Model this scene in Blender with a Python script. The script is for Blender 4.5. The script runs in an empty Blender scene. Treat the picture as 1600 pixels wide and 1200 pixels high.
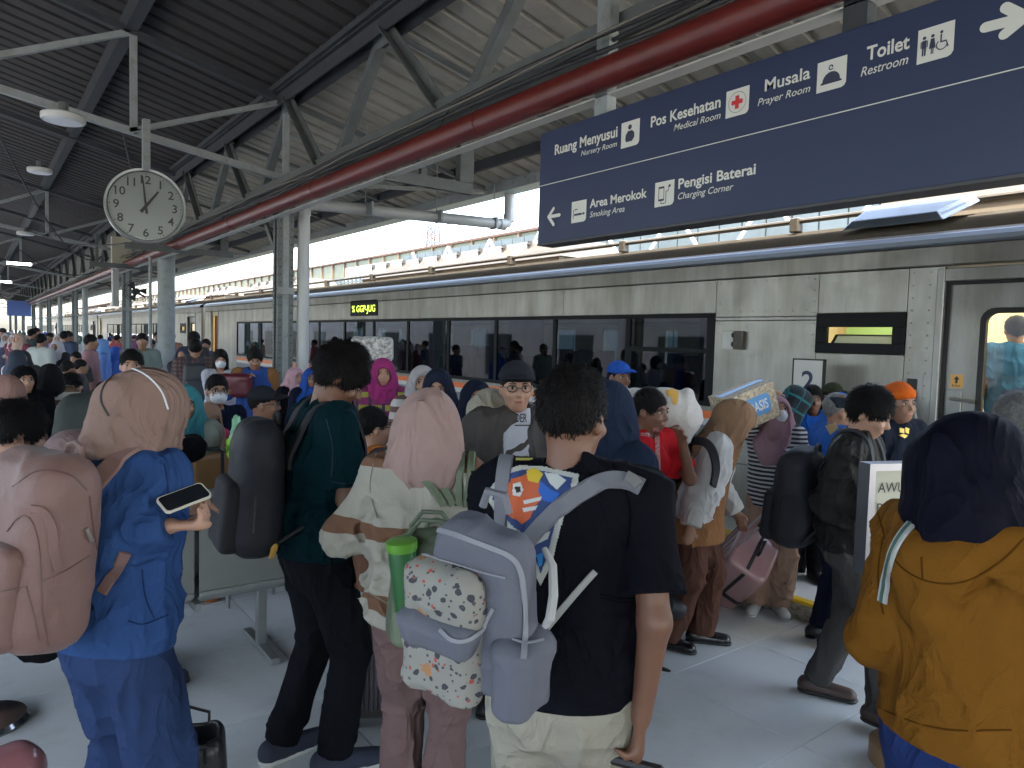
import bpy, math, random
import numpy as np
from mathutils import Matrix, Vector
from mathutils.bvhtree import BVHTree
S = bpy.context.scene
COL = S.collection
# ------------------------------------------------------------------ camera
FP, CX, CY = 1120., 800., 600.
TH, ROLL, PITCH, HC = math.atan(845/FP), .028, math.atan(66/FP), 1.76
CF = np.array([math.sin(TH)*math.cos(PITCH), math.cos(TH)*math.cos(PITCH), -math.sin(PITCH)])
_r0 = np.array([math.cos(TH), -math.sin(TH), 0.]); _u0 = np.cross(_r0, CF)
CR = _r0*math.cos(ROLL)+_u0*math.sin(ROLL); CU = _u0*math.cos(ROLL)-_r0*math.sin(ROLL)
CP = np.array([0, 0, HC])
FH = np.array([math.sin(TH), math.cos(TH), 0.]); RH = _r0
def ray(px, py): return CF+CR*(px-CX)/FP-CU*(py-CY)/FP
def onz(px, py, z=0.): d = ray(px, py); return CP+d*(z-HC)/d[2]
def onx(px, py, X): d = ray(px, py); return CP+d*X/d[0]
def ony(px, py, Y): d = ray(px, py); return CP+d*Y/d[1]
def atd(px, py, dep): return CP+ray(px, py)*dep
cam = bpy.data.cameras.new('camera'); camo = bpy.data.objects.new('camera', cam); COL.objects.link(camo)
cam.sensor_fit = 'HORIZONTAL'; cam.sensor_width = 36; cam.lens = 36*FP/1600; cam.clip_end = 3000; cam.clip_start = .05
m = Matrix.Identity(4)
for i in range(3): m[i][0] = CR[i]; m[i][1] = CU[i]; m[i][2] = -CF[i]; m[i][3] = CP[i]
camo.matrix_world = m; S.camera = camo
# ------------------------------------------------------------------ light
SUN_EL, SUN_AZ = math.radians(71), math.radians(228)     # azimuth from +Y clockwise
w = bpy.data.worlds.new('World'); S.world = w; w.use_nodes = True
nt = w.node_tree; bg = nt.nodes['Background']; sky = nt.nodes.new('ShaderNodeTexSky')
sky.sky_type = 'NISHITA'; sky.sun_disc = False; sky.sun_elevation = SUN_EL; sky.sun_rotation = SUN_AZ
sky.dust_density = 3.5; sky.air_density = 1.2; sky.ozone_density = 1.0
hz = nt.nodes.new('ShaderNodeHueSaturation'); hz.inputs['Saturation'].default_value = .8
nt.links.new(sky.outputs[0], hz.inputs['Color']); nt.links.new(hz.outputs[0], bg.inputs[0]); bg.inputs[1].default_value = .15
sl = bpy.data.lights.new('sun', 'SUN'); sl.energy = 2.0; sl.angle = math.radians(.55); sl.color = (1, .95, .86)
slo = bpy.data.objects.new('sun', sl); COL.objects.link(slo)
sd = Vector((math.sin(SUN_AZ)*math.cos(SUN_EL), math.cos(SUN_AZ)*math.cos(SUN_EL), math.sin(SUN_EL)))
slo.rotation_euler = sd.to_track_quat('Z', 'Y').to_euler(); slo.location = (0, 0, 30)
S.view_settings.view_transform = 'Standard'; S.view_settings.look = 'None'
S.view_settings.exposure = 3.4; S.view_settings.gamma = 1; S.view_settings.use_curve_mapping = False
S.render.engine = 'CYCLES'; S.cycles.use_denoising = True
S.cycles.max_bounces = 8; S.cycles.diffuse_bounces = 5; S.cycles.glossy_bounces = 4; S.cycles.transparent_max_bounces = 12
S.cycles.sample_clamp_indirect = 6; S.cycles.caustics_reflective = False; S.cycles.caustics_refractive = False
S.cycles.use_adaptive_sampling = True; S.cycles.adaptive_threshold = .015
RND = random.Random(7)
# ------------------------------------------------------------------ materials
MC = {}
def srgb(r, g, b): return tuple(((c/255)/12.92 if c/255 <= .04045 else ((c/255+.055)/1.055)**2.4) for c in (r, g, b))
def nm(mt, t, **k):
    n = mt.node_tree.nodes.new(t)
    for a, v in k.items():
        if a in n.inputs: n.inputs[a].default_value = v
        else: setattr(n, a, v)
    return n
def mat(name, col, rough=.6, metal=0., nscale=0, namt=.12, bump=0, bscale=60, stretch=(1, 1, 1), coat=0, emit=None, es=1, sheen=0, alpha=1, spec=.5, dirt=None, trans=0):
    key = (name, tuple(col), rough)
    if key in MC: return MC[key]
    mt = bpy.data.materials.new(name); mt.use_nodes = True; N = mt.node_tree.nodes; L = mt.node_tree.links
    p = N['Principled BSDF']; p.inputs['Base Color'].default_value = (*col, 1); p.inputs['Roughness'].default_value = rough
    p.inputs['Metallic'].default_value = metal; p.inputs['Specular IOR Level'].default_value = spec
    if coat: p.inputs['Coat Weight'].default_value = coat
    if sheen: p.inputs['Sheen Weight'].default_value = sheen; p.inputs['Sheen Roughness'].default_value = .5
    if alpha < 1: p.inputs['Alpha'].default_value = alpha
    if trans: p.inputs['Transmission Weight'].default_value = trans
    if emit: p.inputs['Emission Color'].default_value = (*emit, 1); p.inputs['Emission Strength'].default_value = es
    if nscale or bump or dirt:
        tc = nm(mt, 'ShaderNodeTexCoord'); mp = nm(mt, 'ShaderNodeMapping'); mp.inputs['Scale'].default_value = stretch
        L.new(tc.outputs['Object'], mp.inputs[0])
    if nscale:
        nz = nm(mt, 'ShaderNodeTexNoise', Scale=nscale, Detail=5., Roughness=.6); L.new(mp.outputs[0], nz.inputs['Vector'])
        mr = nm(mt, 'ShaderNodeMapRange'); mr.inputs['From Min'].default_value = .3; mr.inputs['From Max'].default_value = .7
        mr.inputs['To Min'].default_value = 1-namt; mr.inputs['To Max'].default_value = 1+namt; L.new(nz.outputs['Fac'], mr.inputs['Value'])
        mx = nm(mt, 'ShaderNodeVectorMath', operation='SCALE'); mx.inputs[0].default_value = col; L.new(mr.outputs[0], mx.inputs['Scale'])
        last = mx.outputs[0]
        if dirt:
            n2 = nm(mt, 'ShaderNodeTexNoise', Scale=dirt[0], Detail=6., Roughness=.7); L.new(mp.outputs[0], n2.inputs['Vector'])
            r2 = nm(mt, 'ShaderNodeMapRange'); r2.inputs['From Min'].default_value = .52; r2.inputs['From Max'].default_value = .75; L.new(n2.outputs['Fac'], r2.inputs['Value'])
            mm = nm(mt, 'ShaderNodeMix', data_type='RGBA'); mm.inputs['B'].default_value = (*dirt[1], 1); L.new(r2.outputs[0], mm.inputs['Factor']); L.new(last, mm.inputs['A']); last = mm.outputs['Result']
        L.new(last, p.inputs['Base Color'])
        rr = nm(mt, 'ShaderNodeMapRange'); rr.inputs['To Min'].default_value = max(0.02, rough*.8); rr.inputs['To Max'].default_value = min(1, rough*1.2); L.new(nz.outputs['Fac'], rr.inputs['Value']); L.new(rr.outputs[0], p.inputs['Roughness'])
    if bump:
        nb = nm(mt, 'ShaderNodeTexNoise', Scale=bscale, Detail=3.); L.new(mp.outputs[0], nb.inputs['Vector'])
        bp = nm(mt, 'ShaderNodeBump', Strength=bump, Distance=.01); L.new(nb.outputs['Fac'], bp.inputs['Height']); L.new(bp.outputs[0], p.inputs['Normal'])
    MC[key] = mt; return mt
# ------------------------------------------------------------------ mesh helpers
def mesh_np(name, V, Fc, mats, smooth=False, nper=4):
    me = bpy.data.meshes.new(name); V = np.asarray(V, np.float32); Fc = np.asarray(Fc, np.int32)
    me.vertices.add(len(V)); me.vertices.foreach_set('co', V.ravel()); me.loops.add(Fc.size); me.loops.foreach_set('vertex_index', Fc.ravel())
    me.polygons.add(len(Fc)); me.polygons.foreach_set('loop_start', np.arange(0, Fc.size, nper, dtype=np.int32))
    if smooth: me.polygons.foreach_set('use_smooth', np.ones(len(Fc), bool))
    for x in mats: me.materials.append(x)
    me.update(calc_edges=True); return me
def tag(o, label=None, cat=None, group=None, kind=None):
    for k, v in (('label', label), ('category', cat), ('group', group), ('kind', kind)):
        if v: o[k] = v
    return o
def link(name, me, parent=None, mw=None):
    o = bpy.data.objects.new(name, me); COL.objects.link(o)
    if parent is not None: o.parent = parent
    if mw is not None: o.matrix_local = mw
    return o
def empty(name, loc=(0, 0, 0), rz=0, label=None, cat=None, group=None, kind=None):
    o = bpy.data.objects.new(name, None); COL.objects.link(o); o.location = loc; o.rotation_euler = (0, 0, rz); o.empty_display_size = .1
    return tag(o, label, cat, group, kind)
class MB:
    def __init__(s): s.v = []; s.f = []
    def add(s, V, F):
        b = len(s.v); s.v += [tuple(map(float, p)) for p in V]; s.f += [tuple(i+b for i in q) for q in F]; return s
    def box(s, a, b, bev=0):
        x0, y0, z0 = a; x1, y1, z1 = b
        x0, x1 = sorted((x0, x1)); y0, y1 = sorted((y0, y1)); z0, z1 = sorted((z0, z1))
        V = [(x, y, z) for x in (x0, x1) for y in (y0, y1) for z in (z0, z1)]
        return s.add(V, [(0, 1, 3, 2), (4, 6, 7, 5), (0, 4, 5, 1), (2, 3, 7, 6), (0, 2, 6, 4), (1, 5, 7, 3)])
    def bar(s, a, b, w, h, up=(0, 0, 1)):
        a = Vector(a); b = Vector(b); d = (b-a).normalized(); x = d.cross(Vector(up))
        if x.length < 1e-4: x = d.cross(Vector((0, 1, 0)))
        x.normalize(); y = x.cross(d); V = []
        for p in (a, b):
            for sx, sy in ((-1, -1), (1, -1), (1, 1), (-1, 1)): V.append(p+x*sx*w/2+y*sy*h/2)
        return s.add(V, [(0, 1, 2, 3), (7, 6, 5, 4), (0, 4, 5, 1), (1, 5, 6, 2), (2, 6, 7, 3), (3, 7, 4, 0)])
    def tube(s, pts, r, n=10, cap=True):
        pts = [Vector(p) for p in pts]; rs = r if hasattr(r, '__len__') else [r]*len(pts); V = []; pu = None
        for i, p in enumerate(pts):
            d = ((pts[min(i+1, len(pts)-1)]-pts[max(i-1, 0)])).normalized()
            if pu is None: pu = d.cross(Vector((0, 0, 1))); pu = pu if pu.length > .05 else d.cross(Vector((0, 1, 0)))
            x = (pu-d*pu.dot(d)).normalized(); pu = x; y = d.cross(x)
            for k in range(n): a = 2*math.pi*k/n; V.append(p+(x*math.cos(a)+y*math.sin(a))*rs[i])
        Fc = [(i*n+k, i*n+(k+1) % n, (i+1)*n+(k+1) % n, (i+1)*n+k) for i in range(len(pts)-1) for k in range(n)]
        if cap: Fc += [tuple(range(n))[::-1], tuple((len(pts)-1)*n+k for k in range(n))]
        return s.add(V, Fc)
    def prism(s, poly, axis_o, ax, ay, az, t):   # poly 2D -> origin + ax*x + ay*y, extruded by az*t
        o = Vector(axis_o); ax = Vector(ax); ay = Vector(ay); az = Vector(az); n = len(poly)
        V = [o+ax*x+ay*y for x, y in poly]+[o+ax*x+ay*y+az*t for x, y in poly]
        return s.add(V, [tuple(range(n))[::-1], tuple(range(n, 2*n))]+[(i, (i+1) % n, n+(i+1) % n, n+i) for i in range(n)])
    def sweep(s, prof, pts_fn): pass
    def build(s, name, m, parent=None, smooth=False, bevel=0, seg=2, mw=None):
        me = bpy.data.meshes.new(name); me.from_pydata(s.v, [], s.f); me.materials.append(m); me.update()
        if smooth: me.polygons.foreach_set('use_smooth', np.ones(len(me.polygons), bool)); me.set_sharp_from_angle(angle=math.radians(40))
        o = link(name, me, parent, mw)
        if bevel: b = o.modifiers.new('bevel', 'BEVEL'); b.width = bevel; b.segments = seg; b.limit_method = 'ANGLE'
        return o
def circ(cx, cy, r, n=20, a0=0, a1=2*math.pi):
    k = n if abs(a1-a0-2*math.pi) < 1e-6 else n+1
    return [(cx+r*math.cos(a0+(a1-a0)*i/n), cy+r*math.sin(a0+(a1-a0)*i/n)) for i in range(k)]
def rrect(x0, y0, x1, y1, r, n=5):
    P = []
    for cx, cy, a in ((x1-r, y0+r, -90), (x1-r, y1-r, 0), (x0+r, y1-r, 90), (x0+r, y0+r, 180)):
        P += [(cx+r*math.cos(math.radians(a+90*i/n)), cy+r*math.sin(math.radians(a+90*i/n))) for i in range(n+1)]
    return P
def ring(outer, inner):   # faces for a frame between two equal-length loops
    n = len(outer); return outer+inner, [(i, (i+1) % n, n+(i+1) % n, n+i) for i in range(n)]
def text_mesh(txt, m, width=None, cap=None, ext=.001, bold=0., shear=0.):
    cu = bpy.data.curves.new('t', 'FONT'); cu.body = txt; cu.size = 1; cu.extrude = 0; cu.offset = bold; cu.shear = shear; cu.resolution_u = 3
    ob = bpy.data.objects.new('t', cu); COL.objects.link(ob); dg = bpy.context.evaluated_depsgraph_get()
    me = bpy.data.meshes.new_from_object(ob.evaluated_get(dg)); bpy.data.objects.remove(ob); bpy.data.curves.remove(cu)
    n = len(me.vertices); co = np.zeros(n*3, np.float32); me.vertices.foreach_get('co', co); co = co.reshape(-1, 3)
    x0, x1 = co[:, 0].min(), co[:, 0].max(); sx = (width/(x1-x0)) if width else 1; sy = cap/.70 if cap else sx
    if not width: sx = sy
    co[:, 0] = (co[:, 0]-x0)*sx; co[:, 1] *= sy; co[:, 2] += ext; me.vertices.foreach_set('co', co.ravel()); me.materials.clear(); me.materials.append(m); me.update(); return me
def frame_mat(o, x, y):
    x = Vector(x).normalized(); y = Vector(y); z = x.cross(y).normalized(); y = z.cross(x)
    m = Matrix.Identity(4)
    for i in range(3): m[i][0] = x[i]; m[i][1] = y[i]; m[i][2] = z[i]; m[i][3] = o[i]
    return m
def dup(o, parent=None):
    c = o.copy(); COL.objects.link(c)
    if parent is not None: c.parent = parent
    for ch in o.children: dup(ch, c)
    return c
# ================================================================== SETTING
XS, ZS, XE, XT = 4.32, .12, 5.88, 6.05          # step edge, step height, platform edge, train side
M_tile = mat('floor_tile', (.68, .71, .70), .16, nscale=1.3, namt=.07, bump=.02, bscale=3, dirt=(2.2, (.55, .57, .54)))
M_grout = mat('grout', (.13, .13, .12), .9)
M_conc = mat('concrete', (.30, .29, .27), .85, nscale=3, namt=.2, bump=.3, bscale=40)
M_ball = mat('ballast', (.25, .23, .20), .95, nscale=25, namt=.4, bump=1, bscale=60)
g = MB(); g.add([(-400, -400, -1.35), (600, -400, -1.35), (600, 900, -1.35), (-400, 900, -1.35)], [(0, 1, 2, 3)])
tag(g.build('ground', mat('dry_ground', (.36, .34, .3), .95, nscale=.4, namt=.2)), kind='structure')
g = MB(); g.box((-6.1, -8, -1.3), (XS-.02, 95, -.012)); fl = tag(g.build('platform_floor', M_grout), kind='structure')
TS = .785; TX0, TY0 = 1.36, 1.67
tiles = []
for i in range(-3, 5):
    for j in range(-2, 200):
        x0 = TX0+(i-1)*TS; y0 = TY0+j*TS
        if x0 > XS-.02: continue
        tiles.append((x0, y0))
tm = MB(); gp = .0018; b = .002
tm.add([(gp, gp, -.008), (TS-gp, gp, -.008), (TS-gp, TS-gp, -.008), (gp, TS-gp, -.008), (gp+b, gp+b, 0), (TS-gp-b, gp+b, 0), (TS-gp-b, TS-gp-b, 0), (gp+b, TS-gp-b, 0)],
       [(4, 5, 6, 7), (0, 1, 5, 4), (1, 2, 6, 5), (2, 3, 7, 6), (3, 0, 4, 7)])
tme = bpy.data.meshes.new('tile'); tme.from_pydata(tm.v, [], tm.f); tme.update()
def objcoord_variation(mt):   # each tile a slightly different tone
    N = mt.node_tree.nodes; L = mt.node_tree.links; oi = N.new('ShaderNodeObjectInfo'); gm = N.new('ShaderNodeNewGeometry'); 
    for n in N:
        if n.type == 'TEX_COORD': 
            for l in list(n.outputs['Object'].links): L.new(gm.outputs['Position'], l.to_socket)
    p = N['Principled BSDF']; src = p.inputs['Base Color'].links[0].from_socket
    mr = N.new('ShaderNodeMapRange'); mr.inputs['To Min'].default_value = .95; mr.inputs['To Max'].default_value = 1.05; L.new(oi.outputs['Random'], mr.inputs['Value'])
    vm = N.new('ShaderNodeVectorMath'); vm.operation = 'SCALE'; L.new(src, vm.inputs[0]); L.new(mr.outputs[0], vm.inputs['Scale']); L.new(vm.outputs[0], p.inputs['Base Color'])
objcoord_variation(M_tile); tme.materials.append(M_tile)
tiles.sort(key=lambda t: t[0]**2+t[1]**2)
def infr(x, y):
    d = np.array([x, y, 0.])-CP; z = d@CF
    return z > .3 and -950 < FP*(d@CR)/z < 950
vis = [t for t in tiles if infr(t[0]+.4, t[1]+.4) and t[1] > .5]
near = set(vis[:290])
def tsx(t): return min(1, (XS-.022-t[0])/TS)
for t in vis[:290]: o = link('tile', tme, fl); o.location = (t[0], t[1], 0); o.scale.x = tsx(t)
rest = MB()
for t in tiles:
    if t not in near and t[1] < 60: rest.add([(v[0]*tsx(t)+t[0], v[1]+t[1], v[2]) for v in tm.v], tm.f)
rest.add([(-6.1, -8, -.006), (TX0-4*TS, -8, -.006), (TX0-4*TS, 95, -.006), (-6.1, 95, -.006)], [(0, 1, 2, 3)])
tag(rest.build('floor_tile_field', M_tile, fl), kind='stuff')
# raised strip along the track
M_strip = mat('strip_top', (.7, .72, .72), .3, nscale=1.5, namt=.08)
M_stone = mat('mosaic_stone', (.30, .26, .20), .8, nscale=22, namt=.55, bump=.6, bscale=50, stretch=(1, 1, 2))
M_yel = mat('yellow_paint', (.75, .48, .02), .5, nscale=8, namt=.15)
rs = empty('raised_walkway', (0, 0, 0), kind='structure')
g = MB(); g.box((XS, -8, -.1), (XE, 95, ZS)); g.build('walkway_slab', M_strip, rs)
g = MB(); g.box((XS-.012, -8, -.02), (XS-.001, 95, ZS-.022)); g.build('stone_riser', M_stone, rs)
g = MB(); g.box((XS-.015, -8, ZS-.02), (XS+.05, 95, ZS+.004)); g.build('yellow_nosing', M_yel, rs, bevel=.003)
g = MB(); g.box((XE-.55, -8, ZS), (XE-.45, 95, ZS+.004)); g.build('yellow_line', M_yel, rs)
g = MB(); g.box((5.0, -8, ZS), (5.3, 95, ZS+.005)); g.build('guide_strip', mat('guide_yellow', (.55, .38, .05), .7), rs)
g = MB(); g.box((XS, -8, -1.3), (XE-.05, 95, -.1)); tag(g.build('platform_wall', M_conc), kind='structure')
g = MB(); g.box((XE-.04, -60, -1.34), (9.9, 400, -1.0)); g.box((-11, -60, -1.34), (-6.15, 400, -1.0)); tag(g.build('track_ballast', M_ball), kind='structure')
M_rail = mat('rail_steel', (.25, .2, .17), .45, metal=.8)
for x in (7.0, 8.1, -9.2, -8.1):
    g = MB(); g.box((x-.035, -60, -1.0), (x+.035, 400, -.85)); tag(g.build('rail', M_rail), 'steel rail lying on the ballast %s' % ('under the train nearest the platform' if x == 7.0 else 'under the far wheels of the train' if x > 7 else 'of the empty track, inner one' if x == -8.1 else 'of the empty track, outer one'), 'rail', 'rails of both tracks')
# ------------------------------------------------------------------ canopy
M_roof = mat('roof_sheet_shaded', (.045, .043, .044), .85, nscale=1.2, namt=.2, bump=.1, bscale=15, spec=.15, dirt=(3, (.035, .033, .03)))  # inner sheets: shade under the canopy put into a dark base colour
M_roof2 = mat('roof_sheet_lit', (.34, .32, .27), .6, nscale=1.2, namt=.14, bump=.1, bscale=15, dirt=(3, (.25, .235, .2)))  # outer sheets: bounced light near the eave put into a paler base colour
M_steel = mat('painted_steel', (.105, .12, .12), .55, nscale=4, namt=.2, bump=.08, bscale=60, dirt=(6, (.09, .08, .065)))
M_steelL = mat('light_painted_steel', (.24, .27, .27), .5, nscale=5, namt=.12, bump=.06, bscale=60, dirt=(7, (.16, .145, .12)))
M_dark = mat('dark_steel', (.045, .05, .056), .7, spec=.2, nscale=4, namt=.2)
XC = 3.0; SL = .24; RZ3 = 4.72; XR = -1.5; XEAVE = 6.0
def zr(x): return RZ3-SL*(x-3) if x > XR else RZ3-SL*(XR-3)-SL*(XR-x)
can = empty('platform_canopy', (0, 0, 0), label='long pitched station canopy of ribbed metal sheets on steel trusses over the platform', cat='canopy')
def sheet(y0, y1, xa, xb):       # ribbed sheet: raised pans, ribs across the slope
    g = MB(); per = .295; n = int(round((y1-y0)/per)); V = []; Fc = []
    prof = []
    for k in range(n):
        y = y0+k*per; prof += [(y, 0), (y+.205, 0), (y+.222, .045), (y+.278, .045)]
    prof.append((y0+n*per, 0))
    for (y, dz) in prof:
        V += [(xa, y, zr(xa)+dz), (xb, y, zr(xb)+dz)]
    Fc = [(2*i, 2*i+1, 2*i+3, 2*i+2) for i in range(len(prof)-1)]
    g.add(V, Fc); return g
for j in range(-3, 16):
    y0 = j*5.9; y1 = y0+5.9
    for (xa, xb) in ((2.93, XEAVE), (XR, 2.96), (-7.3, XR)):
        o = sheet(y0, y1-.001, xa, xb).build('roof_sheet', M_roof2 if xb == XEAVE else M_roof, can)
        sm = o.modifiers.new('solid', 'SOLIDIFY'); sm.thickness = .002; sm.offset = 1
g = MB()                         # fascia and gutter at the eave
g.box((XEAVE-.02, -18, zr(6)-.13), (XEAVE+.0, 94, zr(6)+.06)); g.build('eave_fascia', M_steelL, can)
gut = MB(); P = [(XEAVE+.01, zr(6)+.04), (XEAVE+.01, zr(6)-.12), (XEAVE+.2, zr(6)-.14), (XEAVE+.22, zr(6)+.04)]
for i in range(3):
    (x0, z0), (x1, z1) = P[i], P[i+1]; gut.add([(x0, -18, z0), (x1, -18, z1), (x1, 94, z1), (x0, 94, z0)], [(0, 1, 2, 3)])
o = gut.build('gutter', mat('gutter_teal', (.32, .43, .42), .5, nscale=3, namt=.15), can); sm = o.modifiers.new('solid', 'SOLIDIFY'); sm.thickness = .008
def tdiff(o): return o
# longitudinal truss over the columns
ZT, ZB = 4.5, 3.56
def angle_bar(parent, a, b, w=.07, t=.009, m=None, name='diagonal'):
    a = Vector(a); b = Vector(b); d = (b-a).normalized(); up = Vector((0, 0, 1)) if abs(d.z) < .95 else Vector((0, 1, 0))
    x = d.cross(up).normalized(); y = x.cross(d)
    g = MB()
    g.bar(a+x*w/2, b+x*w/2, w, t, up=y); g.bar(a+y*w/2, b+y*w/2, t, w, up=y)
    return g.build(name, m or M_steel, parent)
TOPY = [8.5+2.45*k for k in range(-7, 34)]
g = MB()
for dx in (-.085, .085): g.box((XC+dx-.05, -8, ZT+.08), (XC+dx+.05, 92, ZT+.095)); g.box((XC+dx-.006, -8, ZT-.06), (XC+dx+.006, 92, ZT+.08))
g.build('top_chord', M_dark, can)
g = MB()
for dx in (-.07, .07): g.box((XC+dx-.04, -8, ZB-.06), (XC+dx+.04, 92, ZB-.05)); g.box((XC+dx-.005, -8, ZB-.05), (XC+dx+.005, 92, ZB+.06))
g.build('bottom_chord', M_steel, can)
g = MB(); g.box((XC-.17, -8, ZT+.1), (XC+.17, 92, ZT+.16)); g.build('roof_beam', M_dark, can)
for y in TOPY:
    if y < -2: continue
    for dy, r in ((-1.1, 0), (1.1, 1)):
        m_ = M_steel
        angle_bar(can, (XC+(.03 if r else -.03), y+dy*.1, ZT-.0), (XC+(.03 if r else -.03), y+dy, ZB), .085 if y < 20 else .08, .01, m_)
    if y < 30:
        g = MB(); g.prism([(-.22, 0), (.22, 0), (.14, -.16), (-.14, -.16)], (XC-.006, y, ZT+.05), (0, 1, 0), (0, 0, 1), (1, 0, 0), .012)
        g.prism([(-.2, 0), (.2, 0), (.12, .13), (-.12, .13)], (XC-.006, y+1.225, ZB-.03), (0, 1, 0), (0, 0, 1), (1, 0, 0), .012)
        for q in range(-3, 4):
            for sg in (y, y+1.225):
                zz = ZT+.02 if sg == y else ZB+.02
                g.tube([(XC-.02, sg+q*.045, zz), (XC-.004, sg+q*.045, zz)], .011, 6)
        g.build('gusset_plate', M_steel, can)
# cross frames at each column line and one between
def crossframe(y, full=True):
    T0 = (XC, y, 4.5); T1 = (1.37, y, 4.86); T2 = (-.25, y, 5.23); B0 = (XC, y, 3.6); B1 = (1.37, y, 3.84); B2 = (-.25, y, 4.1); T3 = (XR, y, 5.52); B3 = (XR, y, 4.3)
    for a, b, w_ in ((T0, T1, .07), (T1, T2, .07), (T2, T3, .07)): angle_bar(can, a, b, w_, .01, M_dark, 'rafter')
    for a, b in ((B0, B1), (B1, B2), (B2, B3)): angle_bar(can, a, b, .065, .01, M_steelL, 'tie_bar')
    for a, b in ((T1, B1), (T2, B2), (T0, B0)): angle_bar(can, a, b, .06, .01, M_steelL, 'strut')
    for a, b in ((B1, T0), (T1, B2), (B3, T2)): angle_bar(can, a, b, .055, .01, M_steelL, 'brace')
    e0 = (XEAVE-.1, y, zr(5.9)-.12)
    angle_bar(can, (XC, y, ZT), e0, .07, .01, M_steel, 'rafter'); angle_bar(can, (XC, y, ZB), (XEAVE-.12, y, zr(5.9)-.16), .05, .008, M_steelL, 'tie_bar')
for k in range(-1, 8): crossframe(8.6+10.9*k)
for y in (6.05+0*1, 10.95, 13.4, 15.85, 3.6):
    angle_bar(can, (XC, y, ZT+.03), (XEAVE-.1, y, zr(5.9)-.12), .06, .008, M_steel, 'rafter')
for y in (10.0, 12.4, 14.9, 17.3):
    angle_bar(can, (XC+.1, y-1.2, ZT-.3), (5.2, y, zr(5.2)-.1), .045, .007, M_steelL, 'brace')
for y in (3.5, 13.9, 24.8):     # deep rafters running inwards
    angle_bar(can, (XC, y, ZT), (XR, y, 5.5), .08, .01, M_dark, 'rafter')
g = MB(); 
for x, w_, h_ in ((1.37, .12, .16), (-.25, .12, .16), (4.5, .06, .08), (5.4, .06, .08)): g.box((x-w_/2, -10, zr(x)-.06-h_), (x+w_/2, 92, zr(x)-.012))
g.build('purlin', M_dark, can)
# columns
M_riv = M_steelL
colg = 'riveted steel columns along the platform'
def steel_column(y, first=False):
    c = empty('steel_column', (XC, y, 0), label='', cat='column', group=colg)
    g = MB(); w_ = .085
    g.box((-w_, -.09, 0), (w_, -.081, 3.5)); g.box((-w_, .081, 0), (w_, .09, 3.5)); g.box((-.006, -.08, 0), (.006, .08, 3.5)); g.build('web', M_riv, c)
    for sx in (-1, 1):
        for sy in (-1, 1):
            g = MB(); g.box((sx*.088, sy*.091, 0), (sx*.088-sx*.05, sy*.097, 3.5)); g.box((sx*.088, sy*.091, 0), (sx*.094, sy*.091-sy*.055, 3.5)); g.build('angle', M_steel, c)
    g = MB()
    for k in range(int(3.4/.09)):
        for sx in (-1, 1):
            for yy in (-.102,):
                g.add([(sx*.066+.009*math.cos(a), yy+.005, .05+k*.09+.011*math.sin(a)) for a in [i*math.pi/3 for i in range(6)]]+[(sx*.066, yy-.005, .05+k*.09)], [(i, (i+1) % 6, 6) for i in range(6)])
        if first:
            for sy in (-1, 1):
                g.add([(-.0945, sy*.07+.009*math.cos(a), .05+k*.09+.011*math.sin(a)) for a in [i*math.pi/3 for i in range(6)]]+[(-.101, sy*.07, .05+k*.09)], [(i, (i+1) % 6, 6) for i in range(6)])
    g.build('rivet', M_dark, c)['kind'] = 'stuff'
    g = MB(); g.box((-.1, -.106, 1.05), (.1, -.0975, 1.13)); g.box((-.1, -.106, 2.25), (.1, -.0975, 2.33)); g.box((-.2, -.2, 0), (.2, .2, .03)); g.build('batten_plate', M_riv, c)
    angle_bar(c, (0, .1, 2.55), (0, 1.15, 3.56), .07, .01, M_steel, 'knee_brace')
    return c
c0 = steel_column(8.6, True); c0['label'] = 'nearest riveted steel column, standing behind the man in the teal shirt'
proto = None
names = ['second riveted steel column, carrying wall fans and a box', 'third riveted steel column along the platform', 'fourth riveted steel column along the platform', 'fifth riveted steel column along the platform', 'sixth riveted steel column, far down the platform', 'seventh riveted steel column, very far down the platform', 'last visible riveted steel column at the far end']
for k in range(1, 8):
    if proto is None: proto = steel_column(19.5); c = proto
    else: c = dup(proto); c.location.y = 8.6+10.9*k
    c['label'] = names[k-1]
g = MB(); g.tube([(0, 0, 0), (0, 0, 3.9)], .155, 20); g.tube([(-.27, .05, 0), (-.27, .05, 3.5)], .03, 8)
tag(g.build('round_column', M_steelL, smooth=True), 'thick round grey column with a thin pipe strapped beside it', 'column').location = (XC, 15.1, 0)
for y, l in ((28.4, 'slim round grey post between the second and third steel columns'), (37, 'slim round grey post beyond the third steel column'), (48, 'far slim round grey post beyond the fourth steel column')):
    g = MB(); g.tube([(0, 0, 0), (0, 0, 3.7)], .09, 14); tag(g.build('round_post', M_steelL, smooth=True), l, 'post', 'slim round posts').location = (XC+.1, y, 0)
# red pipe
M_red = mat('red_pipe_paint', (.12, .014, .011), .42, nscale=2, namt=.2, bump=.05, bscale=30)
rp = empty('red_pipe', (0, 0, 0), label='dark red fire main running the length of the canopy above the sign', cat='pipe')
g = MB(); g.tube([(XC-.22, -3, 3.235), (XC-.22, 92, 3.235)], .083, 18); g.build('pipe', M_red, rp, smooth=True)
for y in [1.2+2.9*k for k in range(12)]:
    g = MB(); g.tube([(XC-.22, y, 3.235), (XC-.22, y+.1, 3.235)], .087, 18); g.build('coupling', M_red, rp, smooth=True)
    g = MB(); g.tube([(XC-.22, y+.6, 3.3), (XC-.1, y+.6, 3.52)], .006, 6); g.build('hanger', M_dark, rp)
g = MB(); g.box((XC-.17, -3, 3.142), (XC-.08, 92, 3.15)); tag(g.build('cable_tray', mat('tray_grey', (.5, .5, .47), .5)), 'pale narrow cable tray under the red pipe', 'cable tray')
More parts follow.
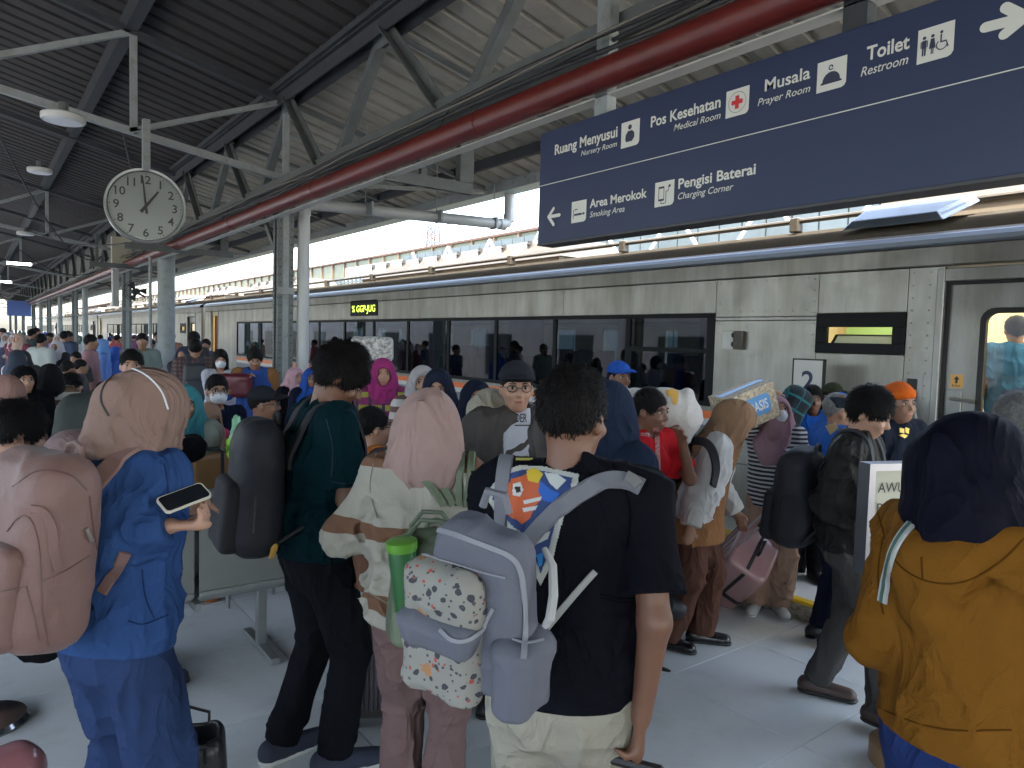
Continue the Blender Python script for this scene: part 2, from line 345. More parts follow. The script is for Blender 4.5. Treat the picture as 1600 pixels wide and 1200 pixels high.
# cables above the pipe
cb = empty('cable_run', (0, 0, 0), label='bundle of dark sagging cables tied along the top of the red pipe', cat='cables')
for k in range(6):
    pts = []; ph = RND.random()*6
    for i in range(150):
        y = -2+i*.45; pts.append((XC-.32+.04*k+.02*math.sin(y*.9+ph), y, 3.36+.03*(k % 3)+.03*abs(math.sin(y*1.07+ph))))
    g = MB(); g.tube(pts, .009+.004*(k % 2), 6); g.build('cable', mat('cable_%d' % (k % 2), (.03, .03, .032) if k % 2 else (.14, .13, .11), .6), cb, smooth=True)
for a, b, s_ in (((1.3, 8.7, 3.9), (XC, 15, 3.6), .5), ((0.2, 8.7, 3.7), (2.4, 19, 3.45), .5), ((2.9, 12, 3.5), (1.0, 19, 3.9), .35), ((.8, 19, 3.5), (2.9, 24, 3.45), .3)):
    a = Vector(a); b = Vector(b); pts = [a.lerp(b, t/14)-Vector((0, 0, s_*4*(t/14)*(1-t/14))) for t in range(15)]
    g = MB(); g.tube(pts, .012, 6); g.build('cable', mat('cable_1', (.03, .03, .032), .6), cb)
# drain pipe with elbows
dp = empty('drain_pipe', (3.2, 8.9, 0), label='grey rainwater pipe from the gutter back to the nearest steel column and down', cat='pipe')
M_pvc = mat('grey_pvc', (.42, .44, .44), .35, nscale=2, namt=.08)
pc = onx(473, 500, 3.22)
q0 = Vector((3.22, pc[1], 0)); top = 3.36
pts = [(q0.x, q0.y, 0)]+[(q0.x, q0.y, top-.1), (q0.x+.03, q0.y, top-.03), (q0.x+.1, q0.y, top)]
e1 = onx(795, 352, 6.16); pts += [(e1[0]-.12, e1[1], e1[2]+.0), (e1[0]-.03, e1[1], e1[2]+.03), (e1[0], e1[1], e1[2]+.1), (e1[0], e1[1], zr(6)-.1)]
g = MB(); g.tube([tuple(Vector(p)-Vector((3.2, 8.9, 0))) for p in pts], .073, 16); g.build('pipe_run', M_pvc, dp, smooth=True)
for p, ax in ((pts[1], 'z'), (pts[3], 'x'), (pts[4], 'x'), (pts[6], 'z')):
    p = Vector(p)-Vector((3.2, 8.9, 0)); d_ = Vector((0, 0, .05)) if ax == 'z' else Vector((.05, 0, 0))
    g = MB(); g.tube([p-d_, p+d_], .082, 16); g.build('socket', M_pvc, dp, smooth=True)
for x in (4.0, 5.0, 5.9):
    a = pts[3]; t_ = (x-a[0])/(pts[4][0]-a[0]); z_ = a[2]+(pts[4][2]-a[2])*t_
    g = MB(); g.box((x-3.215, e1[1]-8.9-.08, z_-.08), (x-3.185, e1[1]-8.9+.08, z_+.08)); g.tube([(x-3.2, pc[1]*(1-t_)+e1[1]*t_-8.9, z_), (x-3.2, pc[1]*(1-t_)+e1[1]*t_-8.9, zr(x)-.05)], .008, 6); g.build('clamp', M_steelL, dp)
# ------------------------------------------------------------------ wayfinding sign
M_navy = mat('sign_navy', (.010, .021, .07), .5, nscale=1, namt=.05)
M_sw = mat('sign_white', (.62, .62, .56), .5)
M_sn = mat('sign_ink', (.02, .025, .06), .5)
XSG = 2.8
def SY(px, py): p = onx(px, py, XSG); return p[1], p[2]
y0s, z1s = SY(845, 210); _, z0s = SY(846, 379); y1s = .8
z1s = (z1s+SY(1200, 89)[1])/2; z0s = (z0s+SY(1400, 302)[1])/2
sg = empty('wayfinding_sign', (XSG, (y0s+y1s)/2, z0s), label='long navy blue hanging sign with white words and pictograms above the platform', cat='sign')
SO = Vector((XSG, (y0s+y1s)/2, z0s))
g = MB(); g.box((0, y1s-SO.y, 0), (.12, y0s-SO.y, z1s-z0s)); g.build('sign_box', M_navy, sg, bevel=.004)
g = MB(); g.box((-.004, y1s-SO.y, -.012), (.124, y0s-SO.y, -.0)); g.build('bottom_trim', mat('alu_trim', (.05, .05, .055), .5, metal=.3), sg)
for y in (3.0, 1.55):
    g = MB(); g.box((.03, y-SO.y-.05, z1s-z0s), (.1, y-SO.y+.05, zr(2.9)-z0s-.1)); g.build('hanger', M_steelL if y > 2 else M_dark, sg)
def sgp(px, py, off=-.0015):
    y, z = SY(px, py); return Vector((off, y-SO.y, z-SO.z))
def sign_text(txt, a, b, cap_px, bold=0., shear=0., m=None, name='lettering'):
    A = sgp(*a); B = sgp(*b); B.x = A.x
    dep = XSG/ray(*a)[0]
    A2 = sgp(a[0], a[1]-cap_px); cap = (A2-A).length
    me = text_mesh(txt, m or M_sw, (B-A).length, cap, 0, bold, shear)
    return link(name, me, sg, frame_mat(A, (0, B.y-A.y, 0), (0, 0, 1)))
for t in (("Ruang Menyusui", (867, 242), (965, 213), 15, .022), ("Pos Kesehatan", (1017, 199), (1126, 168), 16, .022), ("Musala", (1195, 143), (1266, 125), 18, .014), ("Toilet", (1354, 95), (1421, 77), 21, .022),
          ("Area Merokok", (921.7, 325), (1011, 305), 13, .022), ("Pengisi Baterai", (1060, 295), (1181, 269), 15, .022)): sign_text(*t)
for t in (("Nursery Room", (908, 244), (964, 231), 8), ("Medical Room", (1053, 205), (1126, 185), 10), ("Prayer Room", (1184, 166), (1266, 145), 11), ("Restroom", (1345, 120), (1419, 100), 14),
          ("Smoking Area", (921.7, 340), (976, 328), 9), ("Charging Corner", (1059.5, 312), (1146, 296), 10)): sign_text(*t, .004, .25)
def sflat(polys, fr, name, m, off):
    g = MB(); 
    for P in polys: g.add([(x, y, off) for x, y in P], [tuple(range(len(P)))])
    o = g.build(name, m, sg, mw=fr); return o
def icon(q, key, inks, red=()):
    tl, tr, br, bl = [sgp(*p) for p in q]
    w_ = ((tr-tl).length+(br-bl).length)/2; h_ = ((bl-tl).length+(br-tr).length)/2; o = Vector((-.001, bl.y, (bl.z+br.z)/2-.0))
    fr = frame_mat(o, (0, -1, 0), (0, 0, 1))
    sc = lambda P: [(x*w_, y*h_) for x, y in P]
    base = [(0, 0)]+[(.84, 0), (.94, .04), (1, .14)]+[(1, 1), (0, 1)]
    pl = sflat([sc(base)], fr, 'pictogram', M_sw, .0015)
    for P in inks:
        g = MB(); g.add([(x, y, .003) for x, y in sc(P)], [tuple(range(len(P)))]); g.build('pictogram_mark', M_sn, pl)
    for P in red:
        g = MB(); g.add([(x, y, .0045) for x, y in sc(P)], [tuple(range(len(P)))]); g.build('pictogram_mark', mat('cross_red', (.55, .02, .03), .5), pl)
def R_(x0, y0, x1, y1): return [(x0, y0), (x1, y0), (x1, y1), (x0, y1)]
def arc(cx, cy, r0, r1, a0, a1, n=10):
    return [(cx+r1*math.cos(math.radians(a0+(a1-a0)*i/n)), cy+r1*math.sin(math.radians(a0+(a1-a0)*i/n))) for i in range(n+1)]+[(cx+r0*math.cos(math.radians(a1-(a1-a0)*i/n)), cy+r0*math.sin(math.radians(a1-(a1-a0)*i/n))) for i in range(n+1)]
icon([(970.5, 192.5), (999, 186), (999, 226), (970.5, 232)], 'n', [circ(.48, .76, .1), [(.3, .2), (.62, .2), (.74, .34), (.72, .52), (.6, .62), (.38, .62), (.26, .48), (.24, .3)]])
icon([(1134, 145), (1170, 133), (1170, 176), (1134, 186)], 'm', [arc(.5, .5, .37, .385, 0, 360, 24)], [R_(.26, .42, .74, .58), R_(.42, .26, .58, .42), R_(.42, .58, .58, .74)])
icon([(1277, 100), (1322.5, 86), (1322.5, 135), (1276, 146)], 'p', [[(.14, .22), (.86, .22), (.86, .27), (.78, .3)]+[(.5+.3*math.cos(math.radians(a)), .3+.3*math.sin(math.radians(a))) for a in range(0, 181, 18)]+[(.2, .3), (.14, .27)], arc(.48, .74, .055, .09, 60, 330), circ(.52, .77, .03, 8)])
def man(x, s): return [circ(x, .72, .05*s, 10), R_(x-.065, .42, x+.065, .65), R_(x-.055, .2, x-.01, .42), R_(x+.01, .2, x+.055, .42), R_(x-.1, .44, x-.075, .63), R_(x+.075, .44, x+.1, .63)]
icon([(1433, 49), (1490.5, 32), (1489.5, 86), (1432.5, 102)], 't', man(.19, 1)+[circ(.42, .72, .05, 10), [(.33, .36), (.51, .36), (.47, .65), (.37, .65)], R_(.385, .2, .415, .36), R_(.43, .2, .46, .36)]+[circ(.66, .76, .045, 10), R_(.63, .48, .67, .7), R_(.63, .46, .8, .5), arc(.68, .4, .13, .16, 130, 360), [(.78, .48), (.81, .48), (.87, .3), (.84, .28)]])
icon([(893, 316), (916, 312), (916, 345), (893, 349.5)], 's', [R_(.2, .32, .72, .42), R_(.76, .32, .9, .42), R_(.12, .2, .16, .6), [(.2, .55), (.3, .6), (.42, .58), (.42, .62), (.3, .65), (.2, .6)]])
icon([(1024, 286), (1054, 280.5), (1053, 319.5), (1023, 324.5)], 'c', [R_(.2, .22, .5, .3), R_(.2, .72, .5, .8), R_(.2, .3, .23, .72), R_(.47, .3, .5, .72), R_(.33, .1, .36, .22), R_(.36, .1, .6, .13), R_(.58, .13, .61, .6), R_(.61, .57, .72, .6), R_(.7, .6, .73, .76), circ(.77, .78, .06, 10)])
SLN = [0]
def sline(a, b, w_):
    SLN[0] += .0006
    A = sgp(*a); B = sgp(*b); d_ = Vector((0, B.y-A.y, B.z-A.z)); n_ = Vector((0, -d_.z, d_.y)).normalized()*w_/2; r = w_/2
    g = MB(); P = [A+n_, A-n_, B-n_, B+n_]
    g.add([(-.002-SLN[0], p.y, p.z) for p in P], [(0, 1, 2, 3)]); 
    for c in (A, B): g.add([(-.0022-SLN[0], c.y+r*math.cos(t), c.z+r*math.sin(t)) for t in [i*math.pi/6 for i in range(12)]], [tuple(range(12))])
    return g
for t, w_ in ((((1540, 43), (1603, 27)), .035), (((1572, 12), (1603, 27)), .035), (((1570, 54), (1603, 27)), .035)): 
    g = sline(*t, w_); g.build('arrow', M_sw, sg)
for t, w_ in ((((875, 336), (858, 339)), .02), (((866, 326), (858, 339)), .02), (((866, 351), (858, 339)), .02)): sline(*t, w_).build('arrow', M_sw, sg)
zl = (SY(846, 293)[1]+SY(1400, 152)[1])/2
g = MB(); g.add([(-.0015, y1s-SO.y, zl-z0s), (-.0015, y0s-SO.y, zl-z0s), (-.0015, y0s-SO.y, zl-z0s+.004), (-.0015, y1s-SO.y, zl-z0s+.004)], [(0, 1, 2, 3)]); g.build('dividing_line', M_sw, sg)
# ------------------------------------------------------------------ clock
ck = ony(228, 322, 8.45)
cl = empty('station_clock', tuple(ck), label='round white wall clock hanging from the tie bar, hands near one o clock', cat='clock')
CR_ = .385
M_cf = mat('clock_face', (.21, .24, .235), .25, nscale=2, namt=.03, coat=.5); M_ck = mat('clock_ink', (.02, .02, .02), .5); M_rim = mat('clock_rim', (.2, .22, .22), .3, metal=.6)
fr = frame_mat((0, 0, 0), (1, 0, 0), (0, 0, 1))    # face looks to -Y
fr = Matrix.Rotation(math.radians(-8), 4, 'Z') @ fr
def cpart(g, name, m, smooth=False): return g.build(name, m, cl, mw=fr, smooth=smooth)
g = MB(); g.prism(circ(0, 0, CR_, 48), (0, 0, -.12), (1, 0, 0), (0, 1, 0), (0, 0, 1), .1); cpart(g, 'case', M_rim)
g = MB(); n = 56
V = []; prof = [(CR_, -.03), (CR_+.006, 0), (CR_, .022), (CR_-.022, .02), (CR_-.034, -.008)]
for r, z in prof: V += [(r*math.cos(2*math.pi*k/n), r*math.sin(2*math.pi*k/n), z) for k in range(n)]
g.add(V, [(i*n+k, i*n+(k+1) % n, (i+1)*n+(k+1) % n, (i+1)*n+k) for i in range(len(prof)-1) for k in range(n)]); cpart(g, 'rim', M_rim, True)
g = MB(); g.add([(x, y, -.01) for x, y in circ(0, 0, CR_-.02, 48)], [tuple(range(48))]); cpart(g, 'dial', M_cf)
for h_ in range(1, 13):
    a = math.radians(90-30*h_); me = text_mesh(str(h_), M_ck, None, .085, 0, .012); v = [q.co.x for q in me.vertices]; wd = max(v)
    o = link('numeral', me, cl, fr @ Matrix.Translation((.275*math.cos(a)-wd/2, .275*math.sin(a)-.0425, -.007)))
g = MB()
for k in range(60):
    a = 2*math.pi*k/60; g.add([(.335*math.cos(a)+x, .335*math.sin(a)+y, -.007) for x, y in circ(0, 0, .007 if k % 5 == 0 else .0038, 6)], [tuple(range(6))])
cpart(g, 'minute_dots', M_ck)
def hand(ang, l, w0, tail, z):
    a = math.radians(90-ang); g = MB(); P = [(-tail, -w0), (-tail, w0), (l, w0*.5), (l, -w0*.5)]
    g.prism([(x*math.cos(a)-y*math.sin(a), x*math.sin(a)+y*math.cos(a)) for x, y in P], (0, 0, z), (1, 0, 0), (0, 1, 0), (0, 0, 1), .003); cpart(g, 'clock_hand', M_ck)
hand(36, .2, .017, .08, -.004); hand(-6+0, .31, .012, .08, .0)
link('maker_name', text_mesh('CITIZEN', mat('grey_ink', (.15, .15, .15), .5), .13, .022, 0), cl, fr @ Matrix.Translation((-.065, .12, -.006)))
tp = ony(237, 232, 8.6)
g = MB(); g.box((-.035, -.05, CR_-.02), (.035, .02, tp[2]-ck[2]+.25)); g.build('hanger_post', M_steelL, cl)
# ------------------------------------------------------------------ lamps, speakers, boxes under the roof
M_lampw = mat('lamp_white', (.5, .51, .5), .35)
def disc_lamp(loc, r, label):
    t = empty('ceiling_lamp', loc, label=label, cat='lamp', group='round white lamps under the canopy')
    g = MB(); g.tube([(0, 0, 0), (0, 0, .012), (0, 0, .05), (0, 0, .06)], [r*.96, r, r, r*.93], 28); g.build('shade', M_lampw, t, smooth=True)
    g = MB(); g.tube([(0, 0, .06), (0, 0, .16)], .04, 10); g.build('bracket', M_steel, t)
    g = MB(); g.tube([(0, 0, -.006), (0, 0, -.001)], r*.85, 28); g.build('diffuser', mat('lamp_diff', (.7, .72, .75), .5), t)
    return t
disc_lamp(tuple(ony(99, 190, 7.4)), .17, 'nearest round white disc lamp under the dark roof, unlit')
disc_lamp(tuple(ony(62, 270, 12)), .15, 'second round white disc lamp, above the cable loop left of the clock')
disc_lamp(tuple(ony(40, 367, 19)), .17, 'third round white disc lamp beneath the dark roof')
for px, py, Y, l in ((30, 412, 26, 'small far lamp glowing under the roof at the left edge'), (3, 440, 34, 'small lit lamp at the very left edge')):
    p = ony(px, py, Y); g = MB(); g.box((-.3, -.08, -.03), (.3, .08, .03)); o = tag(g.build('tube_lamp', mat('tube_light', (.9, .9, .9), .4, emit=(1, 1, .95), es=3)), l, 'lamp'); o.location = p
lb = empty('hanging_bracket', (0, 0, 0), label='dark rectangular steel bracket hanging across the underside of the red pipe', cat='bracket')
pa = onx(600, 272, 2.85); yb = pa[1]
g = MB(); g.box((2.85, yb-.03, pa[2]-.05), (3.75, yb+.03, pa[2]+.05)); g.build('crossbar', M_steel, lb)
g = MB(); g.box((3.6, yb-.04, pa[2]+.05), (3.75, yb+.04, pa[2]+.5)); g.build('hanger', M_steel, lb); g = MB(); g.box((3.2, yb-.02, pa[2]+.05), (3.26, yb+.02, pa[2]+.4)); g.build('hanger', M_steel, lb)
for k, (Y, l) in enumerate(((13.2, 'dark steel crossbar under the red pipe beside the clock'), (17.5, 'dark steel crossbar under the red pipe past the round column'))):
    g = MB(); g.box((2.0, Y-.03, 3.1), (3.7, Y+.03, 3.2)); g.box((2.1, Y-.03, 3.2), (2.16, Y+.03, 3.8)); g.box((3.5, Y-.03, 3.2), (3.62, Y+.03, 3.6)); tag(g.build('crossbar', M_steel), l, 'crossbar')
sp = ony(330, 372, 13.5)
g = MB(); g.prism([(-.16, -.12), (.16, -.12), (.22, .02), (.1, .16), (-.2, .1)], (0, -.12, 0), (1, 0, 0), (0, 0, 1), (0, 1, 0), .25)
tag(g.build('loudspeaker', mat('speaker_black', (.02, .025, .03), .5), bevel=.02), 'black angled loudspeaker hanging under the canopy right of the clock', 'loudspeaker').location = sp
# fan and boxes on second column
fn = empty('wall_fan', tuple(onx(214, 455, 2.75)), label='round black wall fan mounted on the second steel column', cat='fan')
g = MB()
for r in (.08, .14, .2, .24): g.tube([(r*math.cos(a), 0, r*math.sin(a)) for a in [i*math.pi/10 for i in range(21)]], .006, 5, cap=False)
for k in range(12): a = k*math.pi/6; g.tube([(.06*math.cos(a), 0, .06*math.sin(a)), (.25*math.cos(a), 0, .25*math.sin(a))], .004, 4)
g.build('guard', M_dark, fn); g = MB()
for k in range(3):
    a = k*2.094; g.add([(.05*math.cos(a), .02, .05*math.sin(a)), (.2*math.cos(a-.3), .04, .2*math.sin(a-.3)), (.21*math.cos(a+.4), .07, .21*math.sin(a+.4)), (.05*math.cos(a+.6), .05, .05*math.sin(a+.6))], [(0, 1, 2, 3)])
o = g.build('blade', M_dark, fn); o.modifiers.new('s', 'SOLIDIFY').thickness = .004
g = MB(); g.tube([(0, .03, 0), (0, .25, 0)], .07, 12); g.tube([(0, .2, 0), (.2, .3, -.1)], .02, 8); g.build('motor', M_dark, fn)
bx_ = onx(190, 395, 2.7); g = MB(); g.box((-.2, -.05, -.35), (.2, .1, .35)); tag(g.build('notice_board', mat('cream_board', (.5, .47, .36), .5), bevel=.01), 'cream rectangular board high on the second steel column', 'board').location = bx_
bx_ = onx(180, 450, 2.5); g = MB(); g.box((-.06, -.12, -.4), (.06, .12, .4)); tag(g.build('display_screen', mat('case_grey', (.3, .31, .3), .5), bevel=.01), 'grey slim display case seen edge on beside the wall fan', 'display').location = bx_
# blue platform banner far left
g = MB(); g.box((-.6, -.03, -.45), (.6, .03, .45)); tag(g.build('hanging_banner', mat('banner_blue', (.12, .2, .55), .5)), 'small far blue banner hanging beyond the fourth column', 'banner').location = ony(30, 482, 52)
# ------------------------------------------------------------------ buildings behind the train
M_bw = mat('panel_pale', (.075, .095, .10), .6, nscale=1, namt=.08)
XB = 14.0
fb = empty('depot_building', (XB, 10, 0), label='pale blue grey building of upright wall panels behind the train roof', cat='building')
zt = onx(1150, 345, XB)[2]
g = MB(); g.box((.12, -6, -1.3), (10, 22, 5.0)); g.build('wall', M_conc, fb)
for k in range(44):
    y = -8+k*.62; 
    if y > 16: break
    g = MB(); g.box((0, y+.02, -1.3), (.1, y+.6, 5.1)); g.build('panel', M_bw, fb)
g = MB(); 
for k in range(8): g.bar((-.3, -6+k*2.6, 5.1), (-.3, -4.7+k*2.6, 3.4), .06, .06); g.bar((-.3, -4.7+k*2.6, 3.4), (-.3, -3.4+k*2.6, 5.1), .06, .06)
g.build('roof_truss', mat('white_truss', (.7, .72, .72), .5), fb)
wk = empty('elevated_walkway', (15.5, 0, 0), label='long elevated walkway with small glazed bays and rusty roof edge beyond the train', cat='walkway')
p0 = onx(800, 365, 15.5); zc = p0[2]
zc = (onx(860, 350, 15.5)[2]+onx(500, 415, 15.5)[2])/2
g = MB(); g.box((0, 8, zc-.08), (3, 160, zc)); g.build('roof', mat('rust_roof', (.07, .035, .022), .7, nscale=3), wk)
g = MB(); g.box((.1, 8, zc-1.15), (3, 160, zc-1.0)); g.build('deck', mat('deck_grey', (.08, .08, .075), .7), wk)
M_gl = mat('walk_glass', (.07, .078, .045), .3, nscale=2, namt=.3)
for k in range(70):
    y = 10+k*1.5; g = MB(); g.box((.12, y+.06, zc-1.0), (.16, y+1.44, zc-.08)); g.build('pane', M_gl, wk)
    if k < 60: g = MB(); g.box((.05, y-.04, zc-1.0), (.15, y+.04, zc-.08)); g.build('mullion', mat('rust_frame', (.2, .13, .09), .7), wk)
g = MB(); g.box((.6, 8, -1.3), (3, 160, zc-1.15)); g.build('lower_wall', mat('grey_wall', (.13, .14, .15), .8, nscale=.6, namt=.3), wk)  # lower wall in blue grey with random mottling
for k in range(24): 
    g = MB(); g.box((.1, 10+k*4.5, -1.3), (.3, 10.25+k*4.5, zc-1.15)); g.build('pillar', M_steelL, wk)
# fence in front of it
fe = empty('picket_fence', (12.5, 0, 0), label='pale upright picket fence between the train roof and the walkway', cat='fence')
g = MB(); g.box((0, 18, 3.0), (.05, 100, 3.06)); g.box((0, 18, 4.0), (.05, 100, 4.06)); g.build('rail', M_bw, fe)
for k in range(100):
    g = MB(); g.box((-.02, 18+k*.4, -1.3), (.02, 18.16+k*.4, 4.25)); g.build('slat', M_bw, fe)
# masts and tower
for px, Y, l in ((598, 40, 'thin pale catenary mast beyond the walkway, left one'), (717, 30, 'thin pale catenary mast beyond the walkway, right one'), (489, 62, 'distant thin catenary mast beside the nearest column')):
    p = ony(px, 360, Y); g = MB(); g.tube([(0, 0, -1.3), (0, 0, 7.6 if px > 500 else 8.6)], .07, 8); g.tube([(0, 0, 7.2), (-1.2, 0, 7.5)], .03, 6); tag(g.build('catenary_mast', mat('mast_pale', (.16, .17, .18), .6)), l, 'mast', 'catenary masts behind the train').location = (p[0], p[1], 0)
ow = empty('overhead_wires', (0, 0, 0), label='thin dark overhead wires sagging over the tracks beyond the train', cat='wires')
for a, b in (((9.5, 6, 5.6), (9.5, 90, 5.6)), ((9.5, 6, 6.6), (9.5, 90, 6.3)), ((13.2, 6, 6.9), (13.2, 90, 6.6))):
    a = Vector(a); b = Vector(b); g = MB(); g.tube([a.lerp(b, t/40)-Vector((0, 0, .25*abs(math.sin(t/40*math.pi*3)))) for t in range(41)], .014, 5); g.build('wire', mat('wire_grey', (.2, .22, .25), .5), ow)
tw = ony(677, 372, 120); t = empty('radio_tower', (tw[0], tw[1], 0), label='distant red and white lattice radio tower on the skyline', cat='tower')
zt_ = ony(677, 354, 120)[2]
for k in range(8):
    z0_ = zt_-10+k*1.25; m_ = mat('tower_red', (.10, .04, .04), .6) if k % 2 == 0 else mat('tower_white', (.06, .065, .075), .6); s_ = 1.25-.06*k
    g = MB()
    for sx, sy in ((-1, -1), (1, -1), (1, 1), (-1, 1)):
        g.bar((sx*s_, sy*s_, z0_), (sx*(s_-.07), sy*(s_-.07), z0_+1.25), .3, .3); g.bar((sx*s_, sy*s_, z0_), (-sy*(s_-.07), sx*(s_-.07), z0_+1.25), .16, .16)
    g.build('lattice_section', m_, t)
g = MB(); g.bar((0, 0, -1.3), (0, 0, zt_-10), 2.4, 2.4); g.build('tower_base', M_bw, t)
sbd = empty('left_light_blocker', (-13.4, 30, 0), label='long station building with dim doorways on the far side of the other track', cat='building')  # unseen wall added to block light from the left and darken window reflections
g = MB(); g.box((-.4, -70, -1.35), (0, 100, 3.3)); g.build('wall', mat('blocker_wall', (.40, .39, .37), .8, nscale=1, namt=.15), sbd)
for k in range(24):
    g = MB(); g.box((0, -66+k*7, -.3), (.05, -63.4+k*7, 2.2)); g.build('doorway', mat('blocker_dark', (.03, .035, .04), .3), sbd)  # dark door shapes on the added wall, showing only in reflections
# ================================================================== TRAIN
def steel_mat(name, base, rough, metal):
    mt = bpy.data.materials.new(name); mt.use_nodes = True; N = mt.node_tree.nodes; L = mt.node_tree.links; p = N['Principled BSDF']
    tc = nm(mt, 'ShaderNodeTexCoord'); 
    def mapped(sc): mp = nm(mt, 'ShaderNodeMapping'); mp.inputs['Scale'].default_value = sc; L.new(tc.outputs['Object'], mp.inputs[0]); return mp.outputs[0]
    n1 = nm(mt, 'ShaderNodeTexNoise', Scale=1., Detail=6., Roughness=.65); L.new(mapped((1, 3.2, .5)), n1.inputs['Vector'])   # vertical streaks
    n2 = nm(mt, 'ShaderNodeTexNoise', Scale=1., Detail=5., Roughness=.7); L.new(mapped((2, 2.2, 2.6)), n2.inputs['Vector'])
    n3 = nm(mt, 'ShaderNodeTexNoise', Scale=1., Detail=1.5); L.new(mapped((1, 3.2, 2.1)), n3.inputs['Vector'])                  # panel waviness
    cr = nm(mt, 'ShaderNodeValToRGB'); cr.color_ramp.elements[0].position = .3; cr.color_ramp.elements[1].position = .72
    cr.color_ramp.elements[0].color = (base[0]*.5, base[1]*.48, base[2]*.43, 1); cr.color_ramp.elements[1].color = (*base, 1); L.new(n1.outputs['Fac'], cr.inputs[0])
    m2 = nm(mt, 'ShaderNodeMix', data_type='RGBA'); r2 = nm(mt, 'ShaderNodeMapRange'); r2.inputs['From Min'].default_value = .56; r2.inputs['From Max'].default_value = .95; r2.inputs['To Max'].default_value = .6
    L.new(n2.outputs['Fac'], r2.inputs['Value']); L.new(r2.outputs[0], m2.inputs['Factor']); L.new(cr.outputs[0], m2.inputs['A']); m2.inputs['B'].default_value = (base[0]*.4, base[1]*.36, base[2]*.3, 1)
    L.new(m2.outputs['Result'], p.inputs['Base Color']); p.inputs['Metallic'].default_value = metal
    rr = nm(mt, 'ShaderNodeMapRange'); rr.inputs['To Min'].default_value = rough*.6; rr.inputs['To Max'].default_value = rough*1.5; L.new(n2.outputs['Fac'], rr.inputs['Value']); L.new(rr.outputs[0], p.inputs['Roughness'])
    bp = nm(mt, 'ShaderNodeBump', Strength=.22, Distance=.03); L.new(n3.outputs['Fac'], bp.inputs['Height'])
    n4 = nm(mt, 'ShaderNodeTexNoise', Scale=140., Detail=2.); L.new(mapped((1, .15, 1)), n4.inputs['Vector'])
    b2 = nm(mt, 'ShaderNodeBump', Strength=.05, Distance=.002); L.new(n4.outputs['Fac'], b2.inputs['Height']); L.new(bp.outputs[0], b2.inputs['Normal']); L.new(b2.outputs[0], p.inputs['Normal'])
    return mt
M_ss = steel_mat('stainless_side', (.36, .365, .345), .34, .5)
M_ss2 = steel_mat('stainless_frame', (.36, .37, .365), .36, .5)
M_cor = steel_mat('cornice_steel', (.30, .30, .285), .38, .55)
M_rf = mat('coach_roof', (.085, .072, .052), .5, metal=.1, nscale=3, namt=.15, dirt=(5, (.055, .045, .033)))
M_rfb = mat('gutter_bead', (.20, .24, .29), .35, metal=.3)
M_black = mat('window_black', (.006, .008, .010), .5, spec=.15)
M_rub = mat('rubber', (.012, .012, .013), .6)
def glass_mat(name, tint, f=.22):
    mt = bpy.data.materials.new(name); mt.use_nodes = True; N = mt.node_tree.nodes; L = mt.node_tree.links
    for n in list(N):
        if n.type != 'OUTPUT_MATERIAL': N.remove(n)
    tr = N.new('ShaderNodeBsdfTransparent'); tr.inputs[0].default_value = (*tint, 1); gl = N.new('ShaderNodeBsdfGlossy'); gl.inputs['Roughness'].default_value = .02; gl.inputs[0].default_value = (.9, .95, 1, 1)
    fr = N.new('ShaderNodeFresnel'); fr.inputs[0].default_value = 1.6; mx = N.new('ShaderNodeMixShader')
    ma = N.new('ShaderNodeMath'); ma.operation = 'ADD'; ma.inputs[1].default_value = f-.05; ma.use_clamp = True; L.new(fr.outputs[0], ma.inputs[0])
    L.new(ma.outputs[0], mx.inputs[0]); L.new(tr.outputs[0], mx.inputs[1]); L.new(gl.outputs[0], mx.inputs[2]); L.new(mx.outputs[0], N['Material Output'].inputs[0]); return mt
M_glass = glass_mat('tinted_glass', (.035, .055, .07), .04)
M_gdoor = glass_mat('door_glass', (.8, .85, .82), .08)
M_orange = mat('stripe_orange', (.75, .16, .03), .35); M_wht = mat('stripe_white', (.55, .56, .55), .4); M_gry = mat('stripe_grey', (.16, .18, .21), .4)
M_int = mat('interior_cream', (.62, .56, .40), .6); M_seat = mat('seat_cloth', (.03, .06, .12), .8, nscale=30, namt=.3)
M_cur = mat('curtain', (.30, .36, .40), .8, nscale=8, namt=.2)
M_lite = mat('coach_light', (.9, .85, .7), .5, emit=(1, .86, .58), es=.9)
ZF = .42
Z1 = onx(1110, 635, XT)[2]; Z2 = onx(1000, 491.5, XT)[2]; Z3 = (onx(1200, 434, XT)[2]+onx(800, 457, XT)[2])/2; Z4 = (onx(1200, 406, XT)[2]+onx(800, 440, XT)[2])/2
Y0 = .55; CL = 24.1
def PY(px, py=500): return onx(px, py, XT)[1]-Y0
yd0, yd1 = 1.02-.2, PY(1468, 560)          # near door opening
yw0, yw1 = PY(1115, 560), 20.6
ya0, ya1 = PY(1415, 520), PY(1276, 520)   # toilet window
za0, za1 = onx(1345, 553, XT)[2], onx(1345, 489, XT)[2]
yf0, yf1 = CL-1.55, CL-.75                # far door, open
